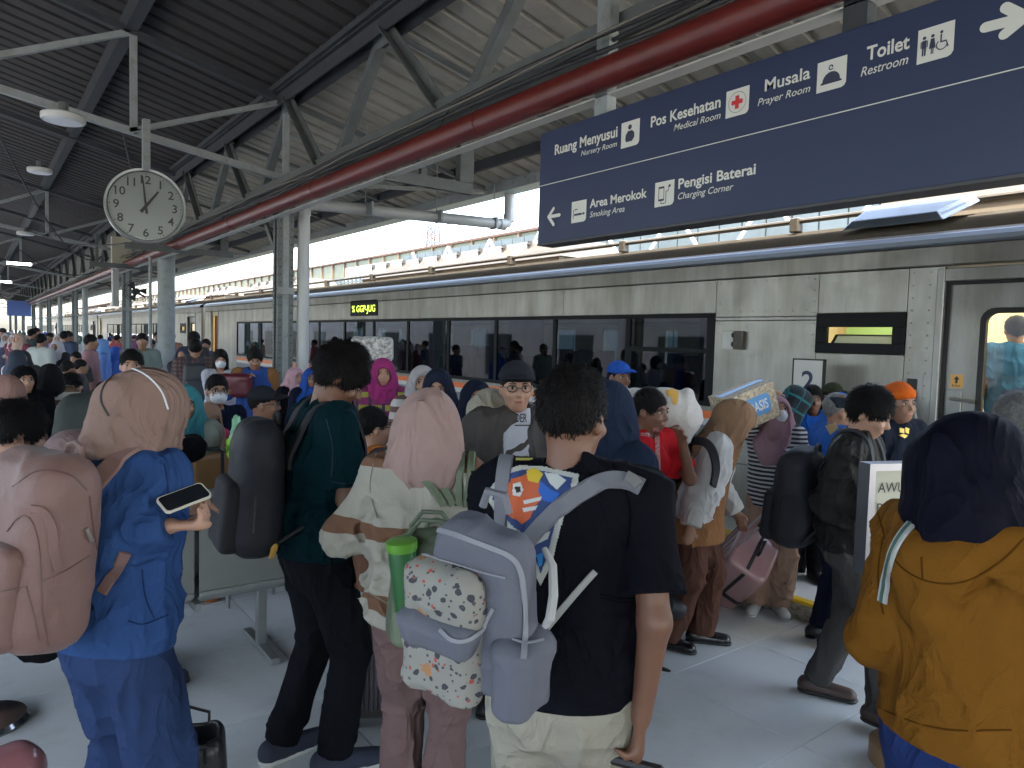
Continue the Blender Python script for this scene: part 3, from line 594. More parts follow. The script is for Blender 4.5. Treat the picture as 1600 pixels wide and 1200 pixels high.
def coach(y0, label, near):
    c = empty('train_coach', (XT, y0, 0), label=label, cat='train coach', group='coaches of the waiting train')
    def P(name, a, b, m, bev=.004, parent=None):
        g = MB(); g.box(a, b); return g.build(name, m, parent or c, bevel=bev if near else 0, seg=1)
    gp = .0025
    def panels(ya, yb, za, zb, m=M_ss, step=2.35, name='side_panel'):
        n = max(1, round((yb-ya)/step)); d = (yb-ya)/n
        for k in range(n): P(name, (0, ya+k*d+gp, za+gp), (.05, ya+(k+1)*d-gp, zb-gp), m, .003)
    # backing so that joints are dark, not open
    for a, b, za, zb in ((0, yd0, -.3, Z3), (yd1, ya0, -.3, Z3), (ya1, yw0, -.3, Z3), (yw1, yf0, -.3, Z3), (yf1, CL, -.3, Z3), (ya0, ya1, -.3, za0), (ya0, ya1, za1, Z3), (yw0, yw1, -.3, Z1), (yw0, yw1, Z2, Z3), (yd0, yd1, Z3-.12, Z3), (yf0, yf1, Z3-.12, Z3)):
        P('inner_skin', (.045, a, za), (.075, b, zb), M_int, 0)
    zl = .62
    P('inner_skin', (.062, 0, Z3-.03), (.09, CL, 2.6), M_int, 0)
    panels(0, yd0, -.3, Z3-gp, M_ss2)
    panels(yd1, yw0, -.3, zl); panels(yd1, ya0, zl, Z3, M_ss, 5); panels(ya0, ya1, zl, za0); panels(ya0, ya1, za1, Z3); panels(ya1, yw0, zl, 2.03, M_ss, 5); panels(ya1, yw0, 2.03, 2.065, M_ss2, 5); panels(ya1, yw0, 2.065, Z3, M_ss, 5)
    panels(yw0, yw1, Z2, Z3); panels(yw0, yw1, -.3, .6); 
    zo1 = onx(1090, 640, XT)[2]; zo0 = onx(1090, 652, XT)[2]; zg1 = onx(1080, 661, XT)[2]
    panels(yw0, yw1, zo1, Z1, M_ss); P('orange_stripe', (-.001, yw0, zo0), (.05, yw1, zo1-.001), M_orange, 0); P('white_stripe', (0, yw0, zg1), (.05, yw1, zo0-.001), M_wht, 0); P('grey_stripe', (0, yw0, .6), (.05, yw1, zg1-.001), M_gry, 0)
    panels(yw1, yf0, -.3, Z3); panels(yf1, CL, -.3, Z3, M_ss2)
    if near:      # rivets by the seams
        g = MB()
        def riv(y, z): g.add([(-.001, y+.008*math.cos(a), z+.008*math.sin(a)) for a in [i*math.pi/3 for i in range(6)]]+[(-.005, y, z)], [(i, (i+1) % 6, 6) for i in range(6)])
        for k in range(150):
            y = yw0-1+k*.14
            if y < yw1: riv(y, Z3-.03); riv(y, Z2+.03 if y > yw0 else 2.12)
        for y in (yd1+.1, ya0-.04, ya1+.04, yw0-.05):
            for k in range(18): riv(y, .7+k*.1)
        g.build('rivet', M_ss2, c)['kind'] = 'stuff'
    # cornice, gutter bead, corrugated roof
    P('cornice', (-.012, 0, Z3+.004), (.06, CL, Z4), M_cor, .01)
    prof = []; z0 = Z4
    RT = 3.02
    prof = [(-.012, z0), (-.045, z0+.015), (-.05, z0+.05), (-.02, z0+.085), (.03, z0+.1)]
    n = 15
    for i in range(1, n+1):
        t = i/n; x = .03+1.47*t; z = z0+.1+(RT-z0-.1)*math.sin(t*math.pi/2)**.85
        prof += [(x-.045, z-.022), (x-.032, z+.018), (x-.004, z+.022), (x+.008, z-.018)]
    nb = 5
    full = prof+[(3.0-x, z) for x, z in prof[::-1][1:]]
    def strip(pr, m, name):
        g = MB(); g.add([(x, y, z) for x, z in pr for y in (0, CL)], [(2*i, 2*i+1, 2*i+3, 2*i+2) for i in range(len(pr)-1)]); o = g.build(name, m, c, smooth=False); return o
    strip(full[:nb], M_rfb, 'gutter_bead'); strip(full[nb-1:len(full)-nb+1], M_rf, 'corrugated_roof')
    # far side with windows, ends, floor, ceiling
    for a, b, za, zb in ((0, CL, -.3, Z1+.1), (0, CL, Z2-.1, Z4+.12)): P('far_side', (2.93, a, za), (2.99, b, zb), M_int, 0)
    y = 0
    while y < CL: P('far_side', (2.93, y, Z1+.1), (2.99, min(CL, y+.75), Z2-.1), M_int, 0); y += 1.42 if int(y) % 3 else 1.0
    P('end_wall', (.08, 0, -.3), (2.93, .06, Z4+.1), M_int, 0); P('end_wall', (.08, CL-.06, -.3), (2.93, CL, Z4+.1), M_int, 0)
    P('coach_floor', (.08, .06, ZF-.05), (2.93, CL-.06, ZF), mat('coach_floor', (.2, .2, .19), .6), 0); P('coach_ceiling', (.08, .06, 2.48), (2.93, CL-.06, 2.5), M_int, 0)
    P('underframe', (.3, .5, -.95), (2.7, CL-.5, -.3), mat('underframe', (.04, .04, .04), .8), 0)
    P('partition', (.08, yd1+.12, ZF), (2.93, yd1+.16, 2.48), M_int, 0); P('partition', (.08, yf0-.2, ZF), (2.93, yf0-.16, 2.48), M_int, 0)
    P('partition', (.9, ya0-.1, ZF), (.94, ya1+.3, 2.48), M_int, 0); P('partition', (.08, ya1+.3, ZF), (2.93, ya1+.34, 2.48), M_int, 0)
    # window band: frame bars and panes
    ys = [yw0]+[PY(x) for x in (982, 867, 775, 701)]; ys = [v for v in ys]; d = 1.33
    while ys[-1] < yw1-d*.8: ys.append(ys[-1]+d)
    ys[-1] = yw1
    P('window_band', (-.004, yw0, Z2-.045), (.02, yw1, Z2), M_black, .003); P('window_band', (-.004, yw0, Z1), (.02, yw1, Z1+.05), M_black, .003)
    for i, y in enumerate(ys):
        w_ = .035 if i else .05; a = y-w_ if 0 < i < len(ys)-1 else (y if i == 0 else y-2*w_)
        P('window_post', (-.003, a, Z1+.05), (.02, a+2*w_, Z2-.045), M_black, .003)
    for i in range(len(ys)-1):
        a, b = ys[i]+.035, ys[i+1]-.035
        pn = MB(); pn.add([(.012, a, Z1+.05), (.012, b, Z1+.05), (.012, b, Z2-.045), (.012, a, Z2-.045)], [(0, 3, 2, 1)]); o = pn.build('window_pane', M_glass, c)
        if i == 0:
            zz = onx(1050, 546, XT)[2]; P('window_bar', (-.008, a, zz-.03), (.02, b, zz+.02), M_black, .003)
            P('window_bar', (-.006, a, Z1+.05), (.02, a+.03, zz), M_black, .003); P('window_bar', (-.006, b-.03, Z1+.05), (.02, b, zz), M_black, .003)
        if i % 2 == 1 or i % 3 == 0: P('curtain', (.09, a+.02, Z1+.05), (.13, a+.22, Z2-.05), M_cur, 0)
        if i in (2, 4, 7): P('blind', (.085, a+.3, Z1+.42), (.10, b-.15, Z2-.05), mat('blind_pale', (.4, .42, .38), .7), 0)
    P('luggage_rack', (.12, yw0, 2.0), (.5, yw1, 2.03), M_ss2, 0)
    se = MB(); y = yw0+.5
    while y < yw1-.6:
        for x0 in (.15, .62, 1.75, 2.22): se.box((x0, y, .55), (x0+.43, y+.12, 1.5)); se.box((x0, y+.12, .75), (x0+.43, y+.5, .9)); se.box((x0+.08, y+.0, 1.5), (x0+.35, y+.1, 1.66))
        y += 1.0
    o = se.build('seat_rows', M_seat, c); o['kind'] = 'stuff'
    P('light_strip', (1.3, yw0, 2.465), (1.6, yw1, 2.478), mat('saloon_light', (.9, .9, .85), .5, emit=(1, .97, .9), es=.3), 0)
    P('light_strip', (.6, .3, 2.465), (2.2, yd1, 2.478), M_lite, 0); P('light_strip', (.3, ya0, 2.465), (.8, ya1, 2.478), M_lite, 0); P('light_strip', (.6, yf0-.1, 2.465), (2.2, CL-.3, 2.478), M_lite, 0)
    # toilet window, tilted open
    tw = P('toilet_window', (-.02, ya0, za0), (.03, ya1, za0+.09), M_black, .004)
    for a, b in (((-.02, ya0, za1-.12), (.03, ya1, za1)), ((-.02, ya0, za0+.09), (.03, ya0+.1, za1-.12)), ((-.02, ya1-.1, za0+.09), (.03, ya1, za1-.12))): P('window_frame', a, b, M_black, .003, tw)
    g = MB(); zt_, zb_ = za1-.13, za0+.07; A = [(-.005-.0, zt_), (-.07, zb_)]
    yy0, yy1 = ya0+.1, ya1-.1
    def tilt(u0, v0, u1, v1, off): return [(-.01-.075*v+off, yy0+(yy1-yy0)*u, zb_+(zt_-zb_)*(1-0)*(1-v)) for u, v in ((u0, v0), (u1, v0), (u1, v1), (u0, v1))]
    # hopper leaf leans inwards at its top
    def leaf(u0, u1, v0, v1, m, name, off=0):
        g = MB(); V = [(.05+off+.09*v, yy0+(yy1-yy0)*u, zb_+(zt_-.05-zb_)*v) for u, v in ((u0, v0), (u1, v0), (u1, v1), (u0, v1))]
        V += [(x+.015, y, z) for x, y, z in V]; g.add(V, [(0, 3, 2, 1), (4, 5, 6, 7), (0, 1, 5, 4), (1, 2, 6, 5), (2, 3, 7, 6), (3, 0, 4, 7)]); return g.build(name, m, tw)
    leaf(0, 1, 0, .1, M_black, 'leaf_frame'); leaf(0, 1, .88, 1, M_black, 'leaf_frame'); leaf(0, .05, .1, .88, M_black, 'leaf_frame'); leaf(.95, 1, .1, .88, M_black, 'leaf_frame')
    leaf(.05, .95, .1, .88, mat('frosted_green', (.36, .44, .38), .4), 'pane', .003)
    P('green_tile', (.88, ya0-.05, 1.7), (.895, ya1+.2, 2.05), mat('green_tile', (.35, .6, .3), .4), 0)
    # near door (closed) in its recess
    zd0, zd1 = ZF, Z3-.12
    P('door_jamb', (-.01, yd1-.005, -.3), (.06, yd1+.05, Z3-.02), M_ss2, .006); P('door_jamb', (-.01, yd0-.05, -.3), (.06, yd0+.005, Z3-.02), M_ss2, .006); P('door_jamb', (-.01, yd0+.005, zd1), (.06, yd1-.005, Z3-.02), M_ss2, .006)
    P('door_seal', (.03, yd1-.03, ZF), (.09, yd1-.005, zd1), M_rub, 0); P('door_seal', (.03, yd0+.005, zd1-.025), (.09, yd1-.03, zd1), M_rub, 0)
    wy1 = PY(1524, 560)-.02; wz1 = onx(1570, 484, XT)[2]; wz0 = .98
    dr = P('door', (.06, yd0+.005, ZF), (.1, yd0+.16, zd1-.025), M_ss2, 0)
    P('door_panel', (.06, wy1, ZF), (.1, yd1-.03, zd1-.025), M_ss2, 0, dr); P('door_panel', (.06, yd0+.16, wz1), (.1, wy1, zd1-.025), M_ss2, 0, dr); P('door_panel', (.06, yd0+.16, ZF), (.1, wy1, wz0), M_ss2, 0, dr)
    o_ = [(x, y) for x, y in rrect(yd0+.15, wz0-.02, wy1+.02, wz1+.02, .1)]; i_ = [(x, y) for x, y in rrect(yd0+.18, wz0+.02, wy1-.02, wz1-.02, .075)]
    g = MB(); V, Fc = ring([(.046, y, z) for y, z in o_], [(.046, y, z) for y, z in i_]); g.add(V, Fc); V, Fc = ring([(.06, y, z) for y, z in o_], [(.046, y, z) for y, z in o_]); g.add(V, Fc); V, Fc = ring([(.046, y, z) for y, z in i_], [(.09, y, z) for y, z in i_]); g.add(V, Fc)
    g.build('window_seal', M_rub, dr)
    co = rrect(yd0+.16, wz0, wy1, wz1, .001, 1)
    g = MB(); g.add([(.075, yd0+.16, wz0), (.075, wy1, wz0), (.075, wy1, wz1), (.075, yd0+.16, wz1)], [(0, 3, 2, 1)]); g.build('pane', M_gdoor, dr)
    # rounded corner fillers
    g = MB()
    for (cy_, cz_, sy_, sz_) in ((wy1, wz1, 1, 1), (wy1, wz0, 1, -1)):
        P4 = [(cy_, cz_)]+[(cy_-sy_*(.09-.09*math.cos(a)), cz_-sz_*(.09-.09*math.sin(a))) for a in [i*math.pi/12 for i in range(7)]]
        g.prism(P4, (.058, 0, 0), (0, 1, 0), (0, 0, 1), (1, 0, 0), .03)
    g.build('corner_fill', M_ss2, dr)
    if near:
        h_ = Vector(onx(1490, 623, XT+.04))-Vector((XT, y0, 0))
        P('lock_plate', (.045, h_.y-.05, h_.z-.14), (.06, h_.y+.06, h_.z+.07), M_ss2, .004, dr)
        g = MB(); g.tube([(.05, h_.y+.01, h_.z), (.01, h_.y+.01, h_.z), (.0, h_.y-.03, h_.z), (.0, h_.y-.16, h_.z-.01)], .013, 8); g.build('handle', M_ss2, dr, smooth=True)
        s_ = Vector(onx(1494, 596, XT+.05))-Vector((XT, y0, 0))
        st = P('door_sticker', (.056, s_.y-.045, s_.z-.05), (.0595, s_.y+.045, s_.z+.055), mat('sticker_orange', (.6, .33, .08), .5), 0, dr)
        fr_ = frame_mat((.055, s_.y, s_.z), (0, -1, 0), (0, 0, 1))
        g = MB(); g.add([(x, y, 0) for x, y in ((-.008, -.015), (.008, -.015), (.008, .015), (.022, .015), (0, .042), (-.022, .015), (-.008, .015))], [tuple(range(7))]); g.build('arrow', M_rub, dr, mw=fr_)
        link('lettering', text_mesh('BUKA', M_rub, .06, .018, .0, .01), dr, fr_ @ Matrix.Translation((-.03, -.042, 0)))
        # recessed grab rails beside the door
        for x0_, x1_ in ((1425, 1437),):
            a = Vector(onx(1428, 590, XT))-Vector((XT, y0, 0)); P('rail_recess', (-.004, a.y-.07, .95), (-.001, a.y+.07, a.z+.02), M_ss2, 0)
            P('rail_slot', (-.012, a.y-.03, a.z-.17), (-.005, a.y+.05, a.z-.01), M_rub, .003)
            for q in (-.02, .03): 
                g = MB(); g.tube([(-.01, a.y+q, a.z-.1), (-.07, a.y+q-.02, a.z-.22), (-.07, a.y+q-.05, a.z-.35), (-.07, a.y+q-.05, .7), (-.01, a.y+q-.05, .65)], .011, 8); g.build('grab_rail', M_ss2, c, smooth=True)
        # small junction box with twin outlets
        a = Vector(onx(1146, 530, XT))-Vector((XT, y0, 0))
        P('socket_plate', (-.006, a.y+.0, a.z-.1), (-.001, a.y+.13, a.z+.08), M_wht, .003); P('socket_box', (-.05, a.y-.14, a.z-.1), (-.001, a.y-.03, a.z+.08), mat('box_dark', (.08, .07, .06), .6, nscale=30, namt=.4), .008)
        for q in (.04, -.05):
            g = MB(); g.tube([(-.03, a.y-.02, a.z+q), (-.001, a.y-.02, a.z+q)], .028, 12); g.build('socket', M_rub, c)
    else:
        P('handle', (.0, yd1-.2, 1.2), (.05, yd1-.1, 1.24), M_ss2, 0, dr)
    # display
    if near:
        a = Vector(onx(547, 470, XT-.01))-Vector((XT, y0, 0)); b = Vector(onx(590, 492, XT-.01))-Vector((XT, y0, 0))
        a = Vector((0, PY(548), onx(548, 470.5, XT)[2])); b = Vector((0, PY(590), onx(590, 493, XT)[2]))
        ds = P('destination_display', (-.012, b.y, b.z), (.0, a.y, a.z), M_black, 0)
        me = text_mesh('% GGP-JUG', mat('led_green', (.5, .8, .1), .5, emit=(.5, .75, .06), es=.35), (a.y-b.y)*.86, (a.z-b.z)*.42, 0, .01)
        link('lettering', me, ds, frame_mat((-.0145, a.y-(a.y-b.y)*.07, b.z+(a.z-b.z)*.26), (0, -1, 0), (0, 0, 1)))
    # far door: open, bright vestibule
    P('door_jamb', (-.01, yf0-.04, -.3), (.06, yf0, Z3), M_ss2, 0); P('door_jamb', (-.01, yf1, -.3), (.06, yf1+.04, Z3), M_ss2, 0)
    P('open_door', (.1, yf1-.06, ZF), (.7, yf1-.02, Z3-.12), mat('door_maroon', (.09, .03, .03), .5), 0)
    # roof furniture
    cp = MB(); cp.tube([(.62, .4+t*(CL-.8)/30, RT-.0+.03) for t in range(31)], .026, 8); cp.build('conduit', M_rf, c, smooth=True)
    for k in range(10):
        y = 1.2+k*2.4; P('conduit_clamp', (.57, y-.05, RT-.08), (.67, y+.05, RT+.065), M_rf, .01)
    def acbox(ya, yb, x0, x1, z0, z1, ins, grille):
        xm0 = x0+ins; ac = MB(); yy = ins*1.2
        V = [(x0, ya, z0), (x1, ya, z0), (x1, yb, z0), (x0, yb, z0), (xm0, ya+yy, z1), (x1-ins, ya+yy, z1), (x1-ins, yb-yy, z1), (xm0, yb-yy, z1)]
        ac.add(V, [(0, 1, 5, 4), (1, 2, 6, 5), (2, 3, 7, 6), (3, 0, 4, 7), (4, 5, 6, 7)]); o = ac.build('roof_unit', M_rf, c, bevel=.01)
        ac = MB(); ac.box((x0+.02, ya+.05, RT-.12), (x1-.02, yb-.05, z0)); ac.build('unit_base', mat('unit_base', (.26, .21, .15), .7), o)
        n_ = int((yb-ya)/.62)
        for k in range(n_):
            y = ya+.3+k*(yb-ya-.5)/max(1, n_-1)
            t_ = .75; g = MB(); g.box((x0+ins*t_-.05, y-.025, z0+(z1-z0)*.45), (x0+ins*t_+.01, y+.025, z0+(z1-z0)*.95)); g.tube([(x0+ins*t_-.04, y-.03, z0+(z1-z0)*.8), (x0+ins*t_-.04, y+.03, z0+(z1-z0)*.8)], .02, 6)
            g.build('latch', mat('latch_grey', (.07, .065, .055), .5), o)
        if grille:
            for (u0, u1, kind) in ((.04, .14, 0), (.16, .2, 1), (.28, .36, 1), (.42, .46, 1), (.55, .62, 1), (.64, .7, 1), (.72, .86, 0), (.88, .96, 1)):
                g = MB(); ll = yb-ya; nn = 8
                if kind == 0:
                    for q in range(nn):
                        yq = ya+ll*(u0+(u1-u0)*q/nn); g.add([(x0+ins*t2-.004, y_, z0+(z1-z0)*t2) for y_, t2 in ((yq, .35), (yq+ll*(u1-u0)/nn*.6, .35), (yq+ll*(u1-u0)/nn*.6, .65), (yq, .65))], [(0, 1, 2, 3)])
                else: g.add([(x0+ins*t2-.004, y_, z0+(z1-z0)*t2) for y_, t2 in ((ya+ll*u0, .15), (ya+ll*u1, .15), (ya+ll*u1, .8), (ya+ll*u0, .8))], [(0, 1, 2, 3)])
                g.build('vent_slot', mat('vent_dark', (.09, .08, .07), .8), o)
    acbox(-.3+.4, PY(1283, 345)-.05 if True else 3, .75, 2.3, RT+.05, RT+.36, .22, False)
    acbox(onx(880, 400, XT+.8)[1]-Y0, onx(567, 425, XT+.8)[1]-Y0, .75, 2.3, RT+.0, RT+.34, .3, True)
    acbox(18.3, 22.6, .75, 2.3, RT+.0, RT+.34, .3, True)
    # antenna hatch near the door
    ha = Vector(onx(1410, 360, XT+.35))-Vector((XT, y0, 0))
    g = MB(); V = [(.12, ha.y-.42, 2.82), (.62, ha.y-.5, 3.03), (.62, ha.y+.48, 3.03), (.12, ha.y+.42, 2.82), (.14, ha.y-.36, 2.90), (.6, ha.y-.44, 3.1), (.6, ha.y+.42, 3.1), (.14, ha.y+.34, 2.90)]
    g.add(V, [(0, 3, 2, 1), (4, 5, 6, 7), (0, 1, 5, 4), (1, 2, 6, 5), (2, 3, 7, 6), (3, 0, 4, 7)]); g.build('roof_hatch', M_rfb, c, bevel=.012)
    P('step_board', (-.14, yd0, ZF-.22), (0, yd1, ZF-.18), M_ss2, 0)
    if near:
        for k, y in enumerate((PY(640), PY(778))):
            P('panel_seam', (-.0045, y-.004, Z3+.01), (-.0125, y+.004, Z4), M_rub, 0)
    return c
coach(Y0, 'stainless steel train coach nearest the camera, with black window band and orange stripe', True)
pc2 = coach(Y0+CL+.45, 'second stainless coach, beyond the open maroon door of the first', False)
for k, l in ((2, 'third stainless coach of the train, seen between the far columns'), (3, 'fourth stainless coach, far along the platform'), (4, 'fifth stainless coach, at the far end of the train')):
    c = dup(pc2); c.location.y = Y0+k*(CL+.45); c['label'] = l
g = MB()
for k in range(1, 5): 
    y = Y0+k*(CL+.45)-.45; g.box((XT+.25, y, -.2), (XT+2.7, y+.45, 2.6))
tag(g.build('gangway_bellows', M_rub), 'dark rubber gangways between the coaches', 'gangway')
# platform number plate on a post
pa = onx(1263, 600, 5.7)
nb = empty('platform_number', (5.7, pa[1], ZS), label='white square plate with a dark blue 2 standing before the train', cat='sign')
A = onx(1241, 562, 5.7); B = onx(1286, 566, 5.7); zz0 = onx(1241, 609, 5.7)[2]
g = MB(); g.box((0, B[1]-pa[1], zz0-ZS-.06), (.03, A[1]-pa[1], A[2]-ZS)); g.build('plate', mat('plate_white', (.5, .5, .48), .4), nb)
g = MB(); w1, w0_ = A[1]-pa[1], B[1]-pa[1]; zt_ = A[2]-ZS
for a, b in (((-.003, w0_-.012, zz0-ZS-.06), (.033, w0_, zt_+.01)), ((-.003, w1, zz0-ZS-.06), (.033, w1+.012, zt_+.01)), ((-.003, w0_-.012, zt_), (.033, w1+.012, zt_+.012)), ((-.003, w0_-.012, zz0-ZS-.072), (.033, w1+.012, zz0-ZS-.06))): g.box(a, b)
g.build('frame', M_rub, nb)
me = text_mesh('2', M_navy, .115, .17, 0, .015); link('numeral', me, nb, frame_mat((-.002, (w1+w0_)/2+.055, zz0-ZS+.0), (0, -1, 0), (0, 0, 1)))
g = MB(); g.tube([(.05, 0, 0), (.05, 0, zt_)], .02, 8); g.tube([(.05, 0, 0), (.05, 0, .02)], .15, 16); g.build('post', M_steelL, nb)
# ================================================================== SDF TOOLKIT
A3 = lambda *v: np.array(v, float)
_T = np.random.RandomState(5).rand(32, 32, 32).astype(np.float32)
def vnoise(x, y, z, sx, sy, sz, seed=0):
    x = x*sx+seed*7.13; y = y*sy+seed*3.7; z = z*sz+seed*1.9
    xi = np.floor(x).astype(int); yi = np.floor(y).astype(int); zi = np.floor(z).astype(int)
    u = x-xi; v = y-yi; w_ = z-zi; u = u*u*(3-2*u); v = v*v*(3-2*v); w_ = w_*w_*(3-2*w_)
    xi &= 31; yi &= 31; zi &= 31; x1 = (xi+1) & 31; y1 = (yi+1) & 31; z1 = (zi+1) & 31
    c = lambda a, b, d: _T[a, b, d]
    return (((c(xi, yi, zi)*(1-u)+c(x1, yi, zi)*u)*(1-v)+(c(xi, y1, zi)*(1-u)+c(x1, y1, zi)*u)*v)*(1-w_)
            + ((c(xi, yi, z1)*(1-u)+c(x1, yi, z1)*u)*(1-v)+(c(xi, y1, z1)*(1-u)+c(x1, y1, z1)*u)*v)*w_)
class Fld:
    def __init__(s, lo, hi, h):
        s.h = h; s.lo = np.asarray(lo, float)-2*h; s.n = np.ceil((np.asarray(hi)-s.lo)/h).astype(int)+3
        s.ax = [s.lo[i]+np.arange(s.n[i])*h for i in range(3)]; s.D = np.full(s.n, 9., np.float32)
    def sub(s, lo, hi):
        a = np.clip(np.floor((np.asarray(lo)-s.lo)/s.h).astype(int), 0, s.n); b = np.clip(np.ceil((np.asarray(hi)-s.lo)/s.h).astype(int)+1, 0, s.n)
        if np.any(b-a < 2): return None, None
        sl_ = tuple(slice(a[i], b[i]) for i in range(3))
        return sl_, np.ix_(s.ax[0][sl_[0]], s.ax[1][sl_[1]], s.ax[2][sl_[2]])
    def op(s, fn, lo, hi, k, mode='u'):
        sl_, g = s.sub(lo, hi)
        if sl_ is None: return s
        d = fn(*g).astype(np.float32); a = s.D[sl_]
        if mode == 's': d = -d; m = np.maximum(a, d)+np.maximum(k-np.abs(a-d), 0)**2/(4*k); s.D[sl_] = m
        elif mode == 'i': s.D[sl_] = np.maximum(a, d)
        else: s.D[sl_] = np.minimum(a, d)-np.maximum(k-np.abs(a-d), 0)**2/(4*k)
        return s
    def cap(s, a, b, ra, rb=None, k=.02, flat=None, end=False, start=False, mode='u'):
        a = np.asarray(a, float); b = np.asarray(b, float); rb = ra if rb is None else rb; R = max(ra, rb)+k+2*s.h; ab = b-a; L2 = max(ab@ab, 1e-9); L = math.sqrt(L2); un = ab/L
        if flat is not None: fnv = np.asarray(flat[:3], float); fnv = fnv/np.linalg.norm(fnv); fs = flat[3]
        def fn(x, y, z):
            px, py, pz = x-a[0], y-a[1], z-a[2]; tt = (px*ab[0]+py*ab[1]+pz*ab[2])/L2; t = np.clip(tt, 0, 1)
            vx, vy, vz = px-t*ab[0], py-t*ab[1], pz-t*ab[2]; q = vx*vx+vy*vy+vz*vz; r = ra+(rb-ra)*t
            if flat is not None:
                vn = vx*fnv[0]+vy*fnv[1]+vz*fnv[2]; q = q+(1/fs**2-1)*vn*vn; d = (np.sqrt(q)-r)*(min(1, fs) if fs < 1 else 1)
            else: d = np.sqrt(q)-r
            if end: d = np.maximum(d, (tt-1)*L)
            if start: d = np.maximum(d, -tt*L)
            return d
        if flat is not None and fs > 1: R = max(ra, rb)*fs+k+2*s.h
        return s.op(fn, np.minimum(a, b)-R, np.maximum(a, b)+R, k, mode)
    def ell(s, c, r, k=.02, R=None, mode='u'):
        c = np.asarray(c, float); r = np.asarray(r, float); M = np.eye(3) if R is None else np.asarray(R)
        def fn(x, y, z):
            px, py, pz = x-c[0], y-c[1], z-c[2]
            q = [(px*M[0, i]+py*M[1, i]+pz*M[2, i])/r[i] for i in range(3)]
            k0 = np.sqrt(q[0]**2+q[1]**2+q[2]**2); k1 = np.sqrt((q[0]/r[0])**2+(q[1]/r[1])**2+(q[2]/r[2])**2)
            return k0*(k0-1)/np.maximum(k1, 1e-6)
        m_ = max(r)+k+2*s.h; return s.op(fn, c-m_, c+m_, k, mode)
    def box(s, c, hf, rr, k=.01, R=None, taper=0, mode='u', taper_y=0):
        c = np.asarray(c, float); hf = np.asarray(hf, float); M = np.eye(3) if R is None else np.asarray(R)
        def fn(x, y, z):
            px, py, pz = x-c[0], y-c[1], z-c[2]
            q = [(px*M[0, i]+py*M[1, i]+pz*M[2, i]) for i in range(3)]
            f = 1-taper*(q[2]/hf[2]*.5+.5); fy = 1-taper_y*(q[2]/hf[2]*.5+.5)
            q0 = np.abs(q[0]/f)-hf[0]+rr; q1 = np.abs(q[1]/fy)-hf[1]+rr; q2 = np.abs(q[2])-hf[2]+rr
            q0, q1, q2 = np.broadcast_arrays(q0, q1, q2)
            return np.sqrt(np.maximum(q0, 0)**2+np.maximum(q1, 0)**2+np.maximum(q2, 0)**2)+np.minimum(np.maximum(np.maximum(q0, q1), q2), 0)-rr
        m_ = np.linalg.norm(hf)+k+2*s.h; return s.op(fn, c-m_, c+m_, k, mode)
    def plane(s, c, n, lo=None, hi=None):      # keep the side opposite to n
        c = np.asarray(c, float); n = np.asarray(n, float); n = n/np.linalg.norm(n)
        big = 99; return s.op(lambda x, y, z: (x-c[0])*n[0]+(y-c[1])*n[1]+(z-c[2])*n[2], lo if lo is not None else [-big]*3, hi if hi is not None else [big]*3, .001, 'i')
    def disp(s, fn, w_=.03):
        m_ = np.abs(s.D) < w_+s.h; i, j, k = np.nonzero(m_)
        if len(i) == 0: return s
        s.D[i, j, k] += fn(s.ax[0][i], s.ax[1][j], s.ax[2][k]).astype(np.float32); return s
    def net(s):
        D = s.D; I = D < 0; nx, ny, nz = D.shape
        c = np.zeros((nx-1, ny-1, nz-1), np.int8)
        for dx in (0, 1):
            for dy in (0, 1):
                for dz in (0, 1): c += I[dx:nx-1+dx, dy:ny-1+dy, dz:nz-1+dz]
        ac = (c > 0) & (c < 8); i, j, k = np.nonzero(ac); idx = np.full(ac.shape, -1, np.int32); idx[i, j, k] = np.arange(len(i))
        cs = [(a, b, d) for a in (0, 1) for b in (0, 1) for d in (0, 1)]
        vals = {q: D[i+q[0], j+q[1], k+q[2]] for q in cs}
        P = np.zeros((len(i), 3)); W = np.zeros(len(i))
        for p in cs:
            for ax in range(3):
                if p[ax] == 0:
                    q = list(p); q[ax] = 1; q = tuple(q); va, vb = vals[p], vals[q]; m_ = (va < 0) != (vb < 0)
                    t = np.where(m_, va/np.where(m_, va-vb, 1), 0)
                    for e in range(3): P[:, e] += np.where(m_, p[e]+(t if e == ax else 0), 0)
                    W += m_
        P = P/W[:, None]; V = s.lo+(P+np.stack([i, j, k], 1))*s.h
        Q = []
        for ax in range(3):
            a = I; sl0 = [slice(None)]*3; sl1 = [slice(None)]*3; sl0[ax] = slice(0, -1); sl1[ax] = slice(1, None)
            A = I[tuple(sl0)]; B = I[tuple(sl1)]; m_ = A != B; e = list(np.nonzero(m_)); u, v = (ax+1) % 3, (ax+2) % 3
            ok = (e[u] > 0) & (e[v] > 0) & (e[u] < D.shape[u]-1) & (e[v] < D.shape[v]-1); e = [q[ok] for q in e]; ins = A[tuple(e)]
            def cell(du, dv): f = list(e); f[u] = e[u]-du; f[v] = e[v]-dv; return idx[tuple(f)]
            q = np.stack([cell(1, 1), cell(0, 1), cell(0, 0), cell(1, 0)], 1); q[~ins] = q[~ins][:, ::-1]; Q.append(q)
        return V, np.concatenate(Q)
    def mesh(s, name, mats, relax=1):
        V, Q = s.net()
        if len(V) == 0: V = np.zeros((3, 3)); Q = np.array([[0, 1, 2, 2]])
        for _ in range(relax):      # a touch of smoothing removes the grid look
            S_ = np.zeros_like(V); n_ = np.zeros(len(V))
            for a, b in ((0, 1), (1, 2), (2, 3), (3, 0)):
                np.add.at(S_, Q[:, a], V[Q[:, b]]); np.add.at(S_, Q[:, b], V[Q[:, a]]); np.add.at(n_, Q[:, a], 1); np.add.at(n_, Q[:, b], 1)
            V = V*.65+.35*S_/np.maximum(n_, 1)[:, None]
